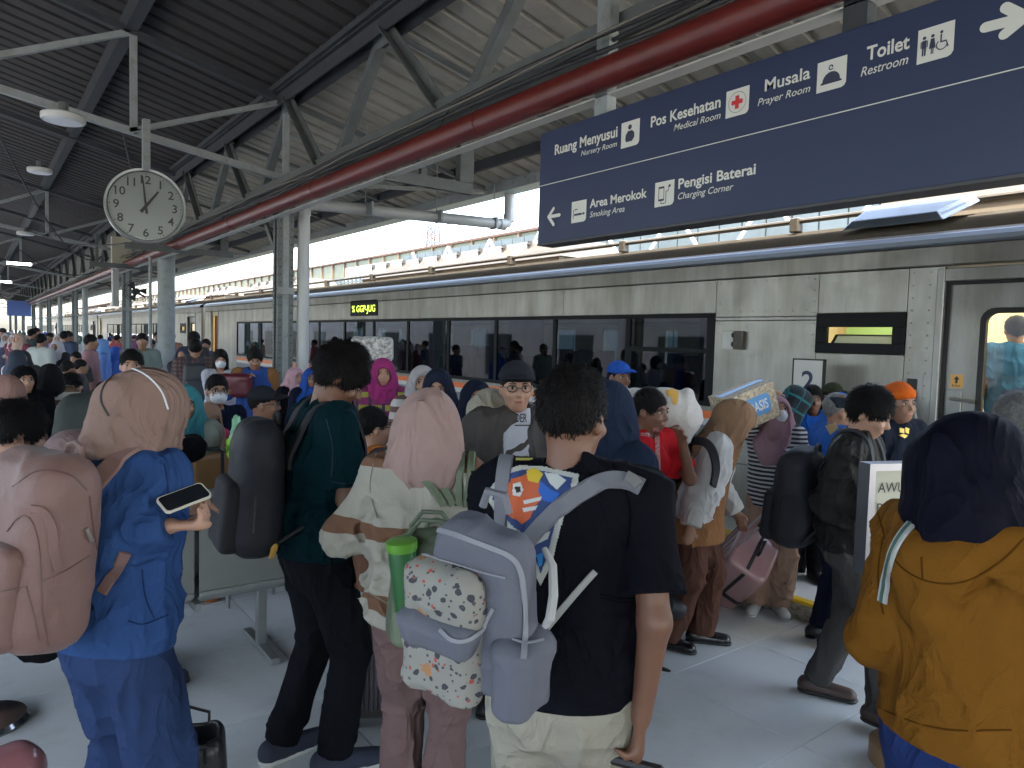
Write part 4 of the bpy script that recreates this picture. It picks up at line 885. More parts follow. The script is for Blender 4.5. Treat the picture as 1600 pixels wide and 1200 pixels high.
        return mesh_np(name, V, Q, mats, True)
def rotm(yaw=0, pitch=0, roll=0):
    cy, sy = math.cos(yaw), math.sin(yaw); cp, sp = math.cos(pitch), math.sin(pitch); cr, sr = math.cos(roll), math.sin(roll)
    Rz = np.array([[cy, -sy, 0], [sy, cy, 0], [0, 0, 1]]); Rx = np.array([[1, 0, 0], [0, cp, -sp], [0, sp, cp]]); Ry = np.array([[cr, 0, sr], [0, 1, 0], [-sr, 0, cr]])
    return Rz @ Rx @ Ry
def unit(v): v = np.asarray(v, float); return v/max(np.linalg.norm(v), 1e-9)
def ik(a, t, l1, l2, pole):
    d = t-a; L = min(np.linalg.norm(d), (l1+l2)*.998); u = unit(d); t = a+u*L
    x = (l1*l1-l2*l2+L*L)/(2*L); hgt = math.sqrt(max(l1*l1-x*x, 1e-6)); p = np.asarray(pole, float); p = unit(p-u*(p@u)); return a+u*x+p*hgt, t
# ================================================================== PEOPLE
def wrinkle(mt, st=.55, sc=7., stretch=(1, 1, .55)):
    N = mt.node_tree.nodes; L = mt.node_tree.links; p = N['Principled BSDF']; tc = nm(mt, 'ShaderNodeTexCoord'); mp = nm(mt, 'ShaderNodeMapping'); mp.inputs['Scale'].default_value = stretch; L.new(tc.outputs['Object'], mp.inputs[0])
    n1 = nm(mt, 'ShaderNodeTexNoise', Scale=sc, Detail=3., Roughness=.55, Distortion=1.2); n1.noise_type = 'RIDGED_MULTIFRACTAL'; n1.inputs['Offset'].default_value = .9; n1.inputs['Gain'].default_value = 1.2; L.new(mp.outputs[0], n1.inputs['Vector'])
    b = nm(mt, 'ShaderNodeBump', Strength=st, Distance=.012); L.new(n1.outputs['Fac'], b.inputs['Height'])
    if p.inputs['Normal'].is_linked:
        src = p.inputs['Normal'].links[0].from_node; L.new(b.outputs[0], src.inputs['Normal'])
    else: L.new(b.outputs[0], p.inputs['Normal'])
    return mt
WR = set()
def cloth(name, col, rough=.85, sheen=.2, bump=.25, bs=260, nscale=5, namt=.1, w_=.8):
    mt = mat('cloth_'+name, col, rough, nscale=nscale, namt=namt, bump=bump, bscale=bs, spec=.06)
    if mt.name not in WR: WR.add(mt.name); wrinkle(mt, w_)
    return mt
def crz(n, k=5.): return np.exp(-np.abs(2*n-1)*k)-.28
def stripes(name, c1, c2, per, duty=.5, off=0, axis=2, wob=.01, c3=None):
    key = 'st_'+name
    if key in MC: return MC[key]
    mt = wrinkle(mat(key+'_m', c1, .85, bump=.2, bscale=220).copy(), .4); N = mt.node_tree.nodes; L = mt.node_tree.links; p = N['Principled BSDF']
    tc = nm(mt, 'ShaderNodeTexCoord'); sp = nm(mt, 'ShaderNodeSeparateXYZ'); L.new(tc.outputs['Object'], sp.inputs[0])
    nz = nm(mt, 'ShaderNodeTexNoise', Scale=4., Detail=1.); L.new(tc.outputs['Object'], nz.inputs['Vector'])
    def band(ax, pr, dt, of):
        a = nm(mt, 'ShaderNodeMath', operation='MULTIPLY_ADD'); L.new(nz.outputs['Fac'], a.inputs[0]); a.inputs[1].default_value = wob; L.new(sp.outputs[ax], a.inputs[2])
        b = nm(mt, 'ShaderNodeMath', operation='MULTIPLY_ADD'); L.new(a.outputs[0], b.inputs[0]); b.inputs[1].default_value = 1/pr; b.inputs[2].default_value = of+20
        f = nm(mt, 'ShaderNodeMath', operation='FRACT'); L.new(b.outputs[0], f.inputs[0]); c = nm(mt, 'ShaderNodeMath', operation='LESS_THAN'); L.new(f.outputs[0], c.inputs[0]); c.inputs[1].default_value = dt; return c.outputs[0]
    m1 = nm(mt, 'ShaderNodeMix', data_type='RGBA'); m1.inputs['A'].default_value = (*c1, 1); m1.inputs['B'].default_value = (*c2, 1); L.new(band(axis, per, duty, off), m1.inputs['Factor']); out = m1.outputs['Result']
    if c3:
        m2 = nm(mt, 'ShaderNodeMix', data_type='RGBA'); L.new(out, m2.inputs['A']); m2.inputs['B'].default_value = (*c3, 1); L.new(band(0, per, duty*.6, .1), m2.inputs['Factor']); out = m2.outputs['Result']
    L.new(out, p.inputs['Base Color']); MC[key] = mt; return mt
SKIN = [mat('skin_a', (.37, .205, .135), .5, nscale=14, namt=.08, bump=.05, bscale=300), mat('skin_b', (.25, .13, .08), .5, nscale=14, namt=.08, bump=.05, bscale=300), mat('skin_c', (.155, .072, .042), .5, nscale=14, namt=.08, bump=.05, bscale=300)]
M_hair = mat('hair_black', (.006, .005, .005), .65, spec=.15, nscale=60, namt=.5, bump=.7, bscale=220, stretch=(1, 1, .35)); M_hairg = mat('hair_grey', (.10, .10, .10), .6, nscale=60, namt=.4, bump=.6, bscale=220)
M_eye = mat('eye_dark', (.015, .01, .008), .2); M_eyew = mat('eye_white', (.55, .5, .46), .35); M_brow = mat('brow', (.02, .015, .012), .8); M_lip = [mat('lip', (.33, .11, .09), .45), mat('lip_b', (.22, .08, .065), .45)]
M_mask = mat('face_mask', (.62, .66, .70), .8, bump=.2, bscale=90); M_shoe = mat('shoe_black', (.015, .015, .017), .5); M_sole = mat('sole_white', (.5, .5, .47), .6)
NP = [0]
def person(label, px, dep, phi, ty=None, H=None, sex='m', skin=1, h=.016, group=None, lean=0, side=0, twist=0, hyaw=0, hpitch=0, hroll=0, arms=None, legs=None, sit=0, zf=0., fat=1.,
           top=None, bottom=None, head=None, shoes=None, mask=None, glasses=False, face=None, xy=None, name='person', seed=None, fine=False, sc=1.):
    NP[0] += 1; seed = NP[0] if seed is None else seed
    if H is None: H = min(1.86, max(.9, (CP+ray(px, ty)*dep)[2]-zf-.02+(0 if not sit else .46)))
    s = H/1.70
    p0 = CP+ray(px, 640)*dep if xy is None else None
    X0, Yw = (p0[0], p0[1]) if xy is None else xy
    phi += math.degrees(math.atan((px-CX)/FP)) if xy is None else 0
    fwd = math.cos(math.radians(phi))*FH+math.sin(math.radians(phi))*RH; rz = math.atan2(-fwd[0], fwd[1])
    MW = Matrix.Translation((X0, Yw, zf)) @ Matrix.Rotation(rz, 4, 'Z'); MI = MW.inverted()
    def loc(P): v = MI @ Vector(P); return A3(*v)
    def px2l(x, y, d): return loc(CP+ray(x, y)*d)
    root = empty(name, (X0, Yw, zf), rz, label, cat={'person': 'person'}.get(name, name), group=group)
    J = {}; pz = (.92 if not sit else sit+.11/s)*1.; pel = A3(0, 0, pz)
    up = unit(A3(math.sin(side), math.sin(lean), math.cos(lean)))
    rx = rotm(twist) @ A3(1, 0, 0); rx = unit(rx-up*(rx@up)); fw = np.cross(up, rx)
    w = .178 if sex == 'm' else .158
    ch = pel+up*.33; nb = pel+up*.515+fw*(-.01); sh = {1: pel+up*.465+rx*w, -1: pel+up*.465-rx*w}
    hy = hyaw; nd = unit(up+fw*(.12+.45*math.sin(hpitch))); hc = nb+nd*.135+fw*.012; HR = rotm(hy+twist, -hpitch-lean*.4, hroll)
    hsc = 1.0
    J.update(pel=pel, ch=ch, nb=nb, hc=hc, up=up, fw=fw, rx=rx, sh=sh, HR=HR, w=w)
    arms = arms or {}; J['el'] = {}; J['wr'] = {}
    for q in (1, -1):
        a = arms.get(q, arms.get('both', 'hang')); l1, l2 = .285, .245; pole = A3(q*.5, -1, -.3)
        if isinstance(a, str):
            t = {'hang': sh[q]+A3(q*.06, .03, -.52), 'fold': pel+up*.22+fw*.2-rx*q*.02, 'phone': pel+up*.26+fw*.3+rx*q*.03, 'strap': sh[q]+fw*.14-up*.16-rx*q*.03, 'up': sh[q]+rx*q*.08+fw*.1+up*.22, 'lap': pel+fw*.28+up*.05+rx*q*.06, 'back': sh[q]+A3(q*.1, -.12, -.48), 'swing': sh[q]+A3(q*.05, .2, -.45)}[a]
        elif isinstance(a, dict): t = a['w']/s if 'w' in a else px2l(*a['px'])/s; pole = A3(*a.get('pole', (q*.5, -1, -.3)))
        else: t = A3(*a)
        J['el'][q], J['wr'][q] = ik(sh[q], t, l1, l2, pole)
    legs = legs or {}; J['hip'] = {}; J['kn'] = {}; J['an'] = {}; J['ft'] = {}
    for q in (1, -1):
        hp = pel+A3(q*.088, 0, -.03); J['hip'][q] = hp
        if sit: kn = hp+A3(q*.05, .40, .0); an = A3(kn[0], kn[1]+.02, .08); J['kn'][q] = kn; J['an'][q] = an; fd = A3(q*.15, 1, 0)
        else:
            t = legs.get(q, (q*.09, 0)); t = A3(*t) if len(t) == 3 else A3(t[0], t[1], .075)
            if q in legs and isinstance(legs[q], dict): pass
            J['kn'][q], J['an'][q] = ik(hp, t, .425, .415, A3(q*.08, 1, 0)); fd = A3(q*.2, 1, 0)
        J['ft'][q] = J['an'][q]+unit(fd)*.15+A3(0, 0, -.045)
    # scale everything to real size
    def S_(v): return v*s
    for key in ('pel', 'ch', 'nb', 'hc'): J[key] = J[key]*s
    for key in ('sh', 'el', 'wr', 'hip', 'kn', 'an', 'ft'): J[key] = {q: v*s for q, v in J[key].items()}
    sh, el, wr, hip, kn, an, ft = [J[k_] for k_ in ('sh', 'el', 'wr', 'hip', 'kn', 'an', 'ft')]; pel, ch, nb, hc = J['pel'], J['ch'], J['nb'], J['hc']
    fl4 = (*fw, .62); allp = np.array([pel, ch, nb, hc]+[v for d_ in (sh, el, wr, hip, kn, an, ft) for v in d_.values()])
    lo = allp.min(0)-.2; hi = allp.max(0)+.2; lo[2] = max(lo[2], 0)
    HL = lambda x, y, z: hc+HR @ (A3(x, y, z)*s*hsc)
    # ---- body (one continuous skin surface)
    B = Fld(lo, hi, h)
    B.cap(pel-up*.04*s, pel+up*.1*s, .125*s*fat, .115*s*fat, .05, fl4); B.cap(pel+up*.1*s, ch, .11*s*fat, .13*s*fat, .05, fl4); B.cap(ch, nb-up*.05*s, .12*s, .06*s, .05, fl4)
    for q in (1, -1):
        B.cap(nb-up*.05*s, sh[q], .045*s, .045*s, .04); B.cap(sh[q], el[q], .045*s*fat**.5, .036*s*fat**.5, .03); B.cap(el[q], wr[q], .037*s*fat**.5, .024*s, .02)
        B.cap(hip[q], kn[q], .075*s, .052*s, .04); B.cap(kn[q], an[q], .05*s, .034*s, .03); B.cap(an[q]-A3(0, .02, .03)*s, ft[q], .034*s, .026*s, .02)
    B.cap(nb-up*.03*s, hc-HR @ A3(0, .02, .05)*s, .055*s*(1 if sex == 'm' else .88), .05*s*(1 if sex == 'm' else .9), .03)
    # head
    B.ell(HL(0, -.012, .028), (.074*s, .092*s, .088*s), .03, HR); B.ell(HL(0, .022, -.03), (.06*s, .068*s, .082*s), .03, HR); B.ell(HL(0, .055, -.085), (.03*s, .028*s, .024*s), .03, HR)
    if face is not False and h < .02:
        for q in (1, -1):
            B.ell(HL(q*.034, .078, -.028), (.022*s, .016*s, .018*s), .02, HR); B.ell(HL(q*.03, .098, .012), (.02*s, .014*s, .012*s), .012, HR, 's'); B.ell(HL(q*.076, -.008, -.012), (.010*s, .018*s, .03*s), .008, HR)
        B.cap(HL(0, .086, .012), HL(0, .108, -.024), .009*s, .013*s, .012); B.ell(HL(.01, .098, -.03), (.009*s, .01*s, .008*s), .006, HR); B.ell(HL(-.01, .098, -.03), (.009*s, .01*s, .008*s), .006, HR)
        B.cap(HL(-.034, .082, .03), HL(.034, .082, .03), .009*s, None, .014); B.cap(HL(-.016, .088, -.054), HL(.016, .088, -.054), .0085*s, None, .01); B.cap(HL(-.013, .086, -.066), HL(.013, .086, -.066), .009*s, None, .01)
    else:
        B.cap(HL(0, .08, .01), HL(0, .1, -.022), .012*s, .016*s, .012)
        for q in (1, -1): B.ell(HL(q*.076, -.008, -.01), (.012*s, .02*s, .03*s), .01, HR)
    # hands: palm, four fingers, thumb
    hands = arms.get('hands', {})
    for q in (1, -1):
        d = unit(wr[q]-el[q]); hd = hands.get(q, {}); d = unit(hd['dir']) if 'dir' in hd else unit(d+A3(0, 0, -.25)); pn = unit(hd['n']) if 'n' in hd else unit(np.cross(d, fw)*1.0) ; pn = unit(pn-d*(pn@d)); ac = np.cross(d, pn); curl = hd.get('curl', .5)
        k0 = wr[q]; k1 = k0+d*.085*s; B.cap(k0, k1, .027*s, .034*s, .015, (*pn, .5))
        # palm faces body: pn sign towards body
        inward = unit(-q*rx); sg_ = 1 if pn@inward > 0 else -1; pin = pn*sg_; thumb = ac*(1 if ac@fw > 0 else -1)
        fr_ = .0085*s if h < .012 else .010*s
        for f_, (o_, l_) in enumerate(((.027, .066), (.010, .075), (-.009, .07), (-.026, .055))):
            b0 = k1+thumb*o_*s+d*-.01*s; c1 = curl*.9; d1 = unit(d*math.cos(c1)+pin*math.sin(c1)); d2 = unit(d*math.cos(c1*2.3)+pin*math.sin(c1*2.3)); b1 = b0+d1*l_*.55*s; b2 = b1+d2*l_*.5*s
            B.cap(b0, b1, fr_*1.1, fr_, .004); B.cap(b1, b2, fr_, fr_*.85, .004)
        t0 = k0+d*.025*s+thumb*.022*s; t1 = t0+unit(thumb*.7+d*.7+pin*.3)*.036*s; t2 = t1+unit(d+pin*.5)*.03*s; B.cap(t0, t1, .012*s, .0105*s, .012); B.cap(t1, t2, .0105*s, .009*s, .006)
        J.setdefault('hand', {})[q] = k1+d*.03*s; J.setdefault('hd', {})[q] = (d, pin, thumb)
    me = B.mesh('body', [SKIN[skin]], 1); body = link('body', me, root)
    # ---- facial parts
    if face is not False and h < .02:
        def small(nm_, c, r, m_, R=HR, n=8):
            g = MB(); V = []
            for i in range(n-1):
                th_ = math.pi*(i+1)/n
                for k in range(10): a = 2*math.pi*k/10; v = A3(math.sin(th_)*math.cos(a)*r[0], math.cos(th_)*r[1], math.sin(th_)*math.sin(a)*r[2])*s; V.append(c+R @ v)
            F_ = [(i*10+k, i*10+(k+1) % 10, (i+1)*10+(k+1) % 10, (i+1)*10+k) for i in range(n-2) for k in range(10)]+[tuple(range(10)), tuple((n-2)*10+k for k in range(10))[::-1]]
            g.add(V, F_); return g.build(nm_, m_, root, smooth=True)
        for q in (1, -1):
            small('eye', HL(q*.031, .0805, .008), (.0135, .010, .007), M_eyew); small('iris', HL(q*.031, .0885, .0075), (.0068, .0035, .0068), M_eye)
            g = MB(); g.tube([HL(q*.014, .0925, .0265), HL(q*.03, .0935, .032), HL(q*.047, .083, .027)], [.0032*s, .004*s, .002*s], 6); g.build('eyebrow', M_brow, root)
            g = MB(); g.tube([HL(q*.018, .0885, .0125), HL(q*.031, .0915, .0165), HL(q*.045, .0845, .0125)], .0021*s, 5); g.build('eyelid', M_brow, root)
        if not mask: small('mouth', HL(0, .0925, -.060), (.021, .0065, .0075), M_lip[0 if skin < 2 else 1])
    if mask:
        K = Fld(hc-.2, hc+.2, min(h, .009)); K.ell(HL(0, .035, -.042), (.066*s, .078*s, .062*s), .01, HR); K.cap(HL(0, .1, -.02), HL(0, .108, -.04), .014*s, None, .02); K.ell(HL(0, -.04, -.02), (.2*s, .09*s, .2*s), .004, HR, 's')
        K.plane(HL(0, .09, .0), HR @ A3(0, -.25, 1)); K.disp(lambda x, y, z: .0012*np.sin(((x-hc[0])*HR[0, 2]+(y-hc[1])*HR[1, 2]+(z-hc[2])*HR[2, 2])*420))
        link('face_mask', K.mesh('face_mask', [mask if not isinstance(mask, bool) else M_mask], 1), root)
    if glasses:
        g = MB()
        for q in (1, -1): g.tube([HL(q*.034+.023*math.cos(a), .104, .006+.017*math.sin(a)) for a in [i*math.pi/7 for i in range(15)]], .0022*s, 5, cap=False); g.tube([HL(q*.057, .102, .01), HL(q*.08, .03, .008), HL(q*.082, -.02, .0)], .0022*s, 5)
        g.tube([HL(-.011, .106, .008), HL(.011, .106, .008)], .002*s, 5); g.build('glasses', M_shoe, root)
    ctx = dict(root=root, J=J, s=s, MW=MW, MI=MI, HL=HL, HR=HR, h=h, seed=seed, lo=lo, hi=hi, px2l=px2l, up=up, fw=fw, rx=rx, body=me, meshes=[me], sit=sit, sex=sex, fat=fat, skin=skin)
    if bottom: do_bottom(ctx, **bottom)
    if top: do_top(ctx, **top)
    if head: do_head(ctx, **head)
    do_shoes(ctx, shoes)
    return ctx
def do_bottom(c, kind='trousers', m=None, wide=1., length=1., amp=.008, hem=.055):
    J, s, h, up = c['J'], c['s'], c['h'], c['up']; pel = J['pel']; F = Fld([c['lo'][0], c['lo'][1], 0], [c['hi'][0], c['hi'][1], pel[2]+.25], h); fl4 = (*c['fw'], .72); ft_ = c['fat']
    F.cap(pel-A3(0, 0, .03)*s, pel+up*.1*s, .155*s*ft_, .14*s*ft_, .04, fl4)
    for q in (1, -1):
        hp, kn, an = J['hip'][q], J['kn'][q], J['an'][q]; 
        if kind == 'skirt': F.cap(hp, kn, .11*s, .12*s, .08); F.cap(kn, an+A3(0, 0, .02), .12*s, .15*s, .1); continue
        F.cap(hp, kn, .098*s*ft_, .074*s*(.5+.5*wide), .035)
        if length > .6: F.cap(kn, an+(kn-an)*(1-length), .074*s*(.5+.5*wide), hem*s*wide*1.15, .02, end=True)
    sd_ = c['seed']
    def fold(x, y, z):
        n1 = vnoise(x, y, z, 13, 13, 3.2, sd_); n2 = vnoise(x+.3*z, y, z, 9, 9, 14, sd_+3); kz = J['kn'][1][2]
        near_k = np.exp(-((z-kz)/.12)**2)+np.exp(-((z-.1)/.09)**2)+.5*np.exp(-((z-pel[2]+.12)/.1)**2)
        at_ = np.clip((z-J['an'][1][2]-.02)/.05, .15, 1)
        return -at_*(amp*crz(n1, 4)*1.5+amp*1.3*crz(n2, 4)*near_k)
    if h < .03: F.disp(fold)
    me = F.mesh('trousers', [m], 1); link('skirt' if kind == 'skirt' else ('shorts' if length < .6 else 'trousers'), me, c['root']); c['meshes'].append(me)
def do_top(c, kind='tee', m=None, sleeve='short', ease=.012, hem=-.06, amp=.008, flare=0., collar=None, hood=False, open_=None, name=None, sl_m=None, puff=0., cuff=True):
    J, s, h, up, fw, rx = c['J'], c['s'], c['h'], c['up'], c['fw'], c['rx']; pel, ch, nb, sh, el, wr = J['pel'], J['ch'], J['nb'], J['sh'], J['el'], J['wr']; e = ease; ft_ = c['fat']
    lo = c['lo'].copy()-.06; hi = c['hi'].copy()+.06; lo[2] = max(0, pel[2]+hem*s-.1); hi[2] = max(hi[2]-.0, nb[2]+.15)
    F = Fld(lo, hi, h); fl4 = (*fw, .66); wa = .145 if c['sex'] == 'm' else .13
    F.cap(pel+up*(hem-.03)*s, pel+up*.1*s, (.166+flare)*s*ft_+e, .152*s*ft_+e, .05, (*fw, .76))
    F.cap(pel+up*.08*s, ch, wa*s*ft_+e, .152*s*ft_+e, .05, fl4); F.cap(ch, nb-up*.06*s, .150*s*ft_+e, .085*s+e, .05, fl4)
    if c['sex'] == 'f': F.ell(ch+fw*.055*s, (.12*s, .06*s, .085*s), .05, np.stack([rx, fw, up], 1))
    F.plane(pel+up*hem*s, -up, hi=[9, 9, pel[2]+.12], lo=[-9, -9, -9])
    r_ = .056*s*ft_**.5+e*.62
    ends = {}
    for q in (1, -1):
        ends[q] = sh[q]
        F.cap(nb-up*.055*s+rx*q*.03*s, sh[q]-rx*q*.01, .055*s+e*.5, r_*.98, .05)
        if sleeve == 'short': en = sh[q]+(el[q]-sh[q])*.78; ends[q] = en; F.cap(sh[q], en, r_, r_*1.08, .025, end=True)
        elif sleeve == 'none': pass
        else:
            F.cap(sh[q], el[q], r_, r_*(.86+puff), .03); t = 1.0 if sleeve == 'long' else .55; en = el[q]+(wr[q]-el[q])*t
            ends[q] = en; F.cap(el[q], en, r_*(.86+puff), (.036*s+e*.6)*(1+puff*1.2), .03, end=True)
            if cuff and h < .013 and sleeve == 'long': d_ = unit(wr[q]-el[q]); F.cap(en-d_*.045, en-d_*.01, (.037*s+e*.5), None, .004, end=True)
    # neckline
    F.cap(nb+up*.0*s+fw*.012, nb+up*.2*s+fw*.04*s, .062*s, .075*s, .008, mode='s')
    sd_ = c['seed']; W0 = pel+up*.12*s
    def fold(x, y, z):
        n1 = vnoise(x, y, z+.35*x, 8, 8, 9, sd_); n2 = vnoise(x, y, z, 15, 15, 4, sd_+5); n3 = vnoise(x, y, z-.4*x, 14, 14, 22, sd_+9)
        wz = np.exp(-((z-W0[2])/.12)**2); ez = sum(np.exp(-((x-el[q][0])**2+(y-el[q][1])**2+(z-el[q][2])**2)/.07**2) for q in (1, -1)); az = sum(np.exp(-((x-sh[q][0])**2+(y-sh[q][1])**2+(z-sh[q][2]+.08)**2)/.09**2) for q in (1, -1))
        u_ = (x-pel[0])*up[0]+(y-pel[1])*up[1]+(z-pel[2])*up[2]; at_ = np.clip(np.abs(u_-hem*s)/.035, 0, 1)
        for q in (1, -1):
            if sleeve != 'none': e_ = ends[q]; at_ = at_*np.clip(((x-e_[0])**2+(y-e_[1])**2+(z-e_[2])**2)**.5/.07-.5, 0, 1)
        return at_*0 + at_*-amp*(crz(n1)*1.1+crz(n2, 4)*.8)-at_*amp*1.3*crz(n3, 4)*(wz*.6+ez+az*.8)
    if h < .03: F.disp(fold)
    nm_ = name or {'tee': 't_shirt', 'long': 'shirt', 'hoodie': 'hoodie', 'jacket': 'jacket', 'tunic': 'tunic', 'vest': 'vest'}.get(kind, 'shirt')
    if kind == 'hoodie':      # hood lying on the upper back, front kangaroo left plain
        for q in (1, -1): F.cap(nb-fw*.04*s+rx*q*.12*s-up*.01*s, nb-fw*.12*s-up*.07*s+rx*q*.02*s, .042*s, .05*s, .03); F.cap(nb-fw*.12*s-up*.07*s+rx*q*.05*s, nb-fw*.125*s-up*.17*s+rx*q*.01*s, .062*s, .045*s, .03, (*fw, .7))
        F.ell(nb-fw*.085*s-up*.035*s, (.085*s, .03*s, .03*s), .02, np.stack([rx, fw, up], 1), 's'); F.cap(nb-rx*.075*s+fw*.03*s, nb-rx*.09*s-fw*.05*s, .035*s, None, .02); F.cap(nb+rx*.075*s+fw*.03*s, nb+rx*.09*s-fw*.05*s, .035*s, None, .02)
        F.cap(nb+up*.03*s-fw*.02, nb+up*.22*s+fw*.03*s, .066*s, .09*s, .01, mode='s')
    me = F.mesh(nm_, [m], 1); o = link(nm_, me, c['root']); c['meshes'].append(me); c['top'] = me; c['topo'] = o
    if open_ is not None:      # inner shirt seen through the open front
        G = Fld(lo, hi, h); e2 = e-.004
        G.cap(pel+up*(hem-.05)*s, pel+up*.1*s, .158*s*ft_+e, .150*s*ft_+e, .05, fl4); G.cap(pel+up*.08*s, ch, wa*s*ft_+e, .152*s*ft_+e, .05, fl4); G.cap(ch, nb-up*.06*s, .150*s*ft_+e, .09*s+e, .05, fl4)
        a0 = pel+up*(hem-.05)*s; sd2 = sd_
        H2 = Fld(lo, hi, h); H2.D = G.D.copy()-.009
        hw = .055*s
        def slab(x, y, z): v = (x-pel[0])*rx[0]+(y-pel[1])*rx[1]+(z-pel[2])*rx[2]; f = (x-pel[0])*fw[0]+(y-pel[1])*fw[1]+(z-pel[2])*fw[2]; u_ = (x-pel[0])*up[0]+(y-pel[1])*up[1]+(z-pel[2])*up[2]; return np.maximum(np.abs(v)-hw*(.75+.5*np.clip(u_/.45, 0, 1)), -(f-.03))
        H2.op(slab, [-9]*3, [9]*3, .001, 'i'); H2.cap(nb+up*.01*s, nb+up*.2*s+fw*.04*s, .056*s, .075*s, .006, mode='s')
        H2.disp(lambda x, y, z: .004*(np.abs(2*vnoise(x, y, z, 9, 9, 6, sd2+7)-1)-.4))
        H2.plane(pel+up*hem*s, -up, hi=[9, 9, pel[2]+.12], lo=[-9, -9, -9])
        me2 = H2.mesh('t_shirt', [open_], 1); link('inner_shirt', me2, c['root']); c['meshes'].append(me2); c['inner'] = me2
    if collar is not None:
        g = Fld(nb-.2, nb+.2, min(h, .01)); g.cap(nb-up*.012*s+fw*.006, nb+up*.035*s+fw*.012, .082*s, .072*s, .01, start=True, end=True); g.cap(nb-up*.1*s+fw*.012, nb+up*.2*s+fw*.03, .064*s, None, .003, mode='s'); g.ell(nb+fw*.085*s+up*.02*s, (.03*s, .03*s, .06*s), .005, mode='s')
        link('collar', g.mesh('collar', [collar], 1), c['root'])
def hair_blades(c, hm, ho, m, ln):
    n = len(hm.polygons); ce = np.empty(n*3); hm.polygons.foreach_get('center', ce); ce = ce.reshape(-1, 3); no = np.empty(n*3); hm.polygons.foreach_get('normal', no); no = no.reshape(-1, 3)
    R = np.random.RandomState(c['seed']); hc, HR, s = c['J']['hc'], c['HR'], c['s']; crown = hc+HR @ (A3(.01, -.05, .12)*s)
    rep = 3 if c['h'] < .009 else 2; idx = np.repeat(np.arange(n), rep); P = ce[idx]+R.randn(len(idx), 3)*.004; N_ = no[idx]
    ok = (P-hc) @ HR[:, 2] > -.075*s; P, N_ = P[ok], N_[ok]
    d = P-crown; d = d-(d*N_).sum(1)[:, None]*N_; d /= np.linalg.norm(d, axis=1)[:, None]+1e-6; d = d+R.randn(*d.shape)*.35; d = d-(d*N_).sum(1)[:, None]*N_; d /= np.linalg.norm(d, axis=1)[:, None]+1e-6
    L_ = ln*(.5+R.rand(len(P)))[:, None]; x = np.cross(d, N_); w_ = .0011+.0008*R.rand(len(P))[:, None]; lift = .12+.3*R.rand(len(P))[:, None]*(ln/.03)
    a = P-N_*.004; b = P+d*L_*.55+N_*L_*lift*.55; t = P+d*L_+N_*L_*lift*.6
    V = np.stack([a-x*w_, a+x*w_, b+x*w_*.9, b-x*w_*.9, t+x*w_*.2, t-x*w_*.2], 1).reshape(-1, 3); k = np.arange(len(P))[:, None]*6; Fc = np.concatenate([k+np.array([[0, 1, 2, 3]]), k+np.array([[3, 2, 4, 5]])])
    o = link('hair_strands', mesh_np('hair_strands', V, Fc, [m], False), ho); o['kind'] = 'stuff'
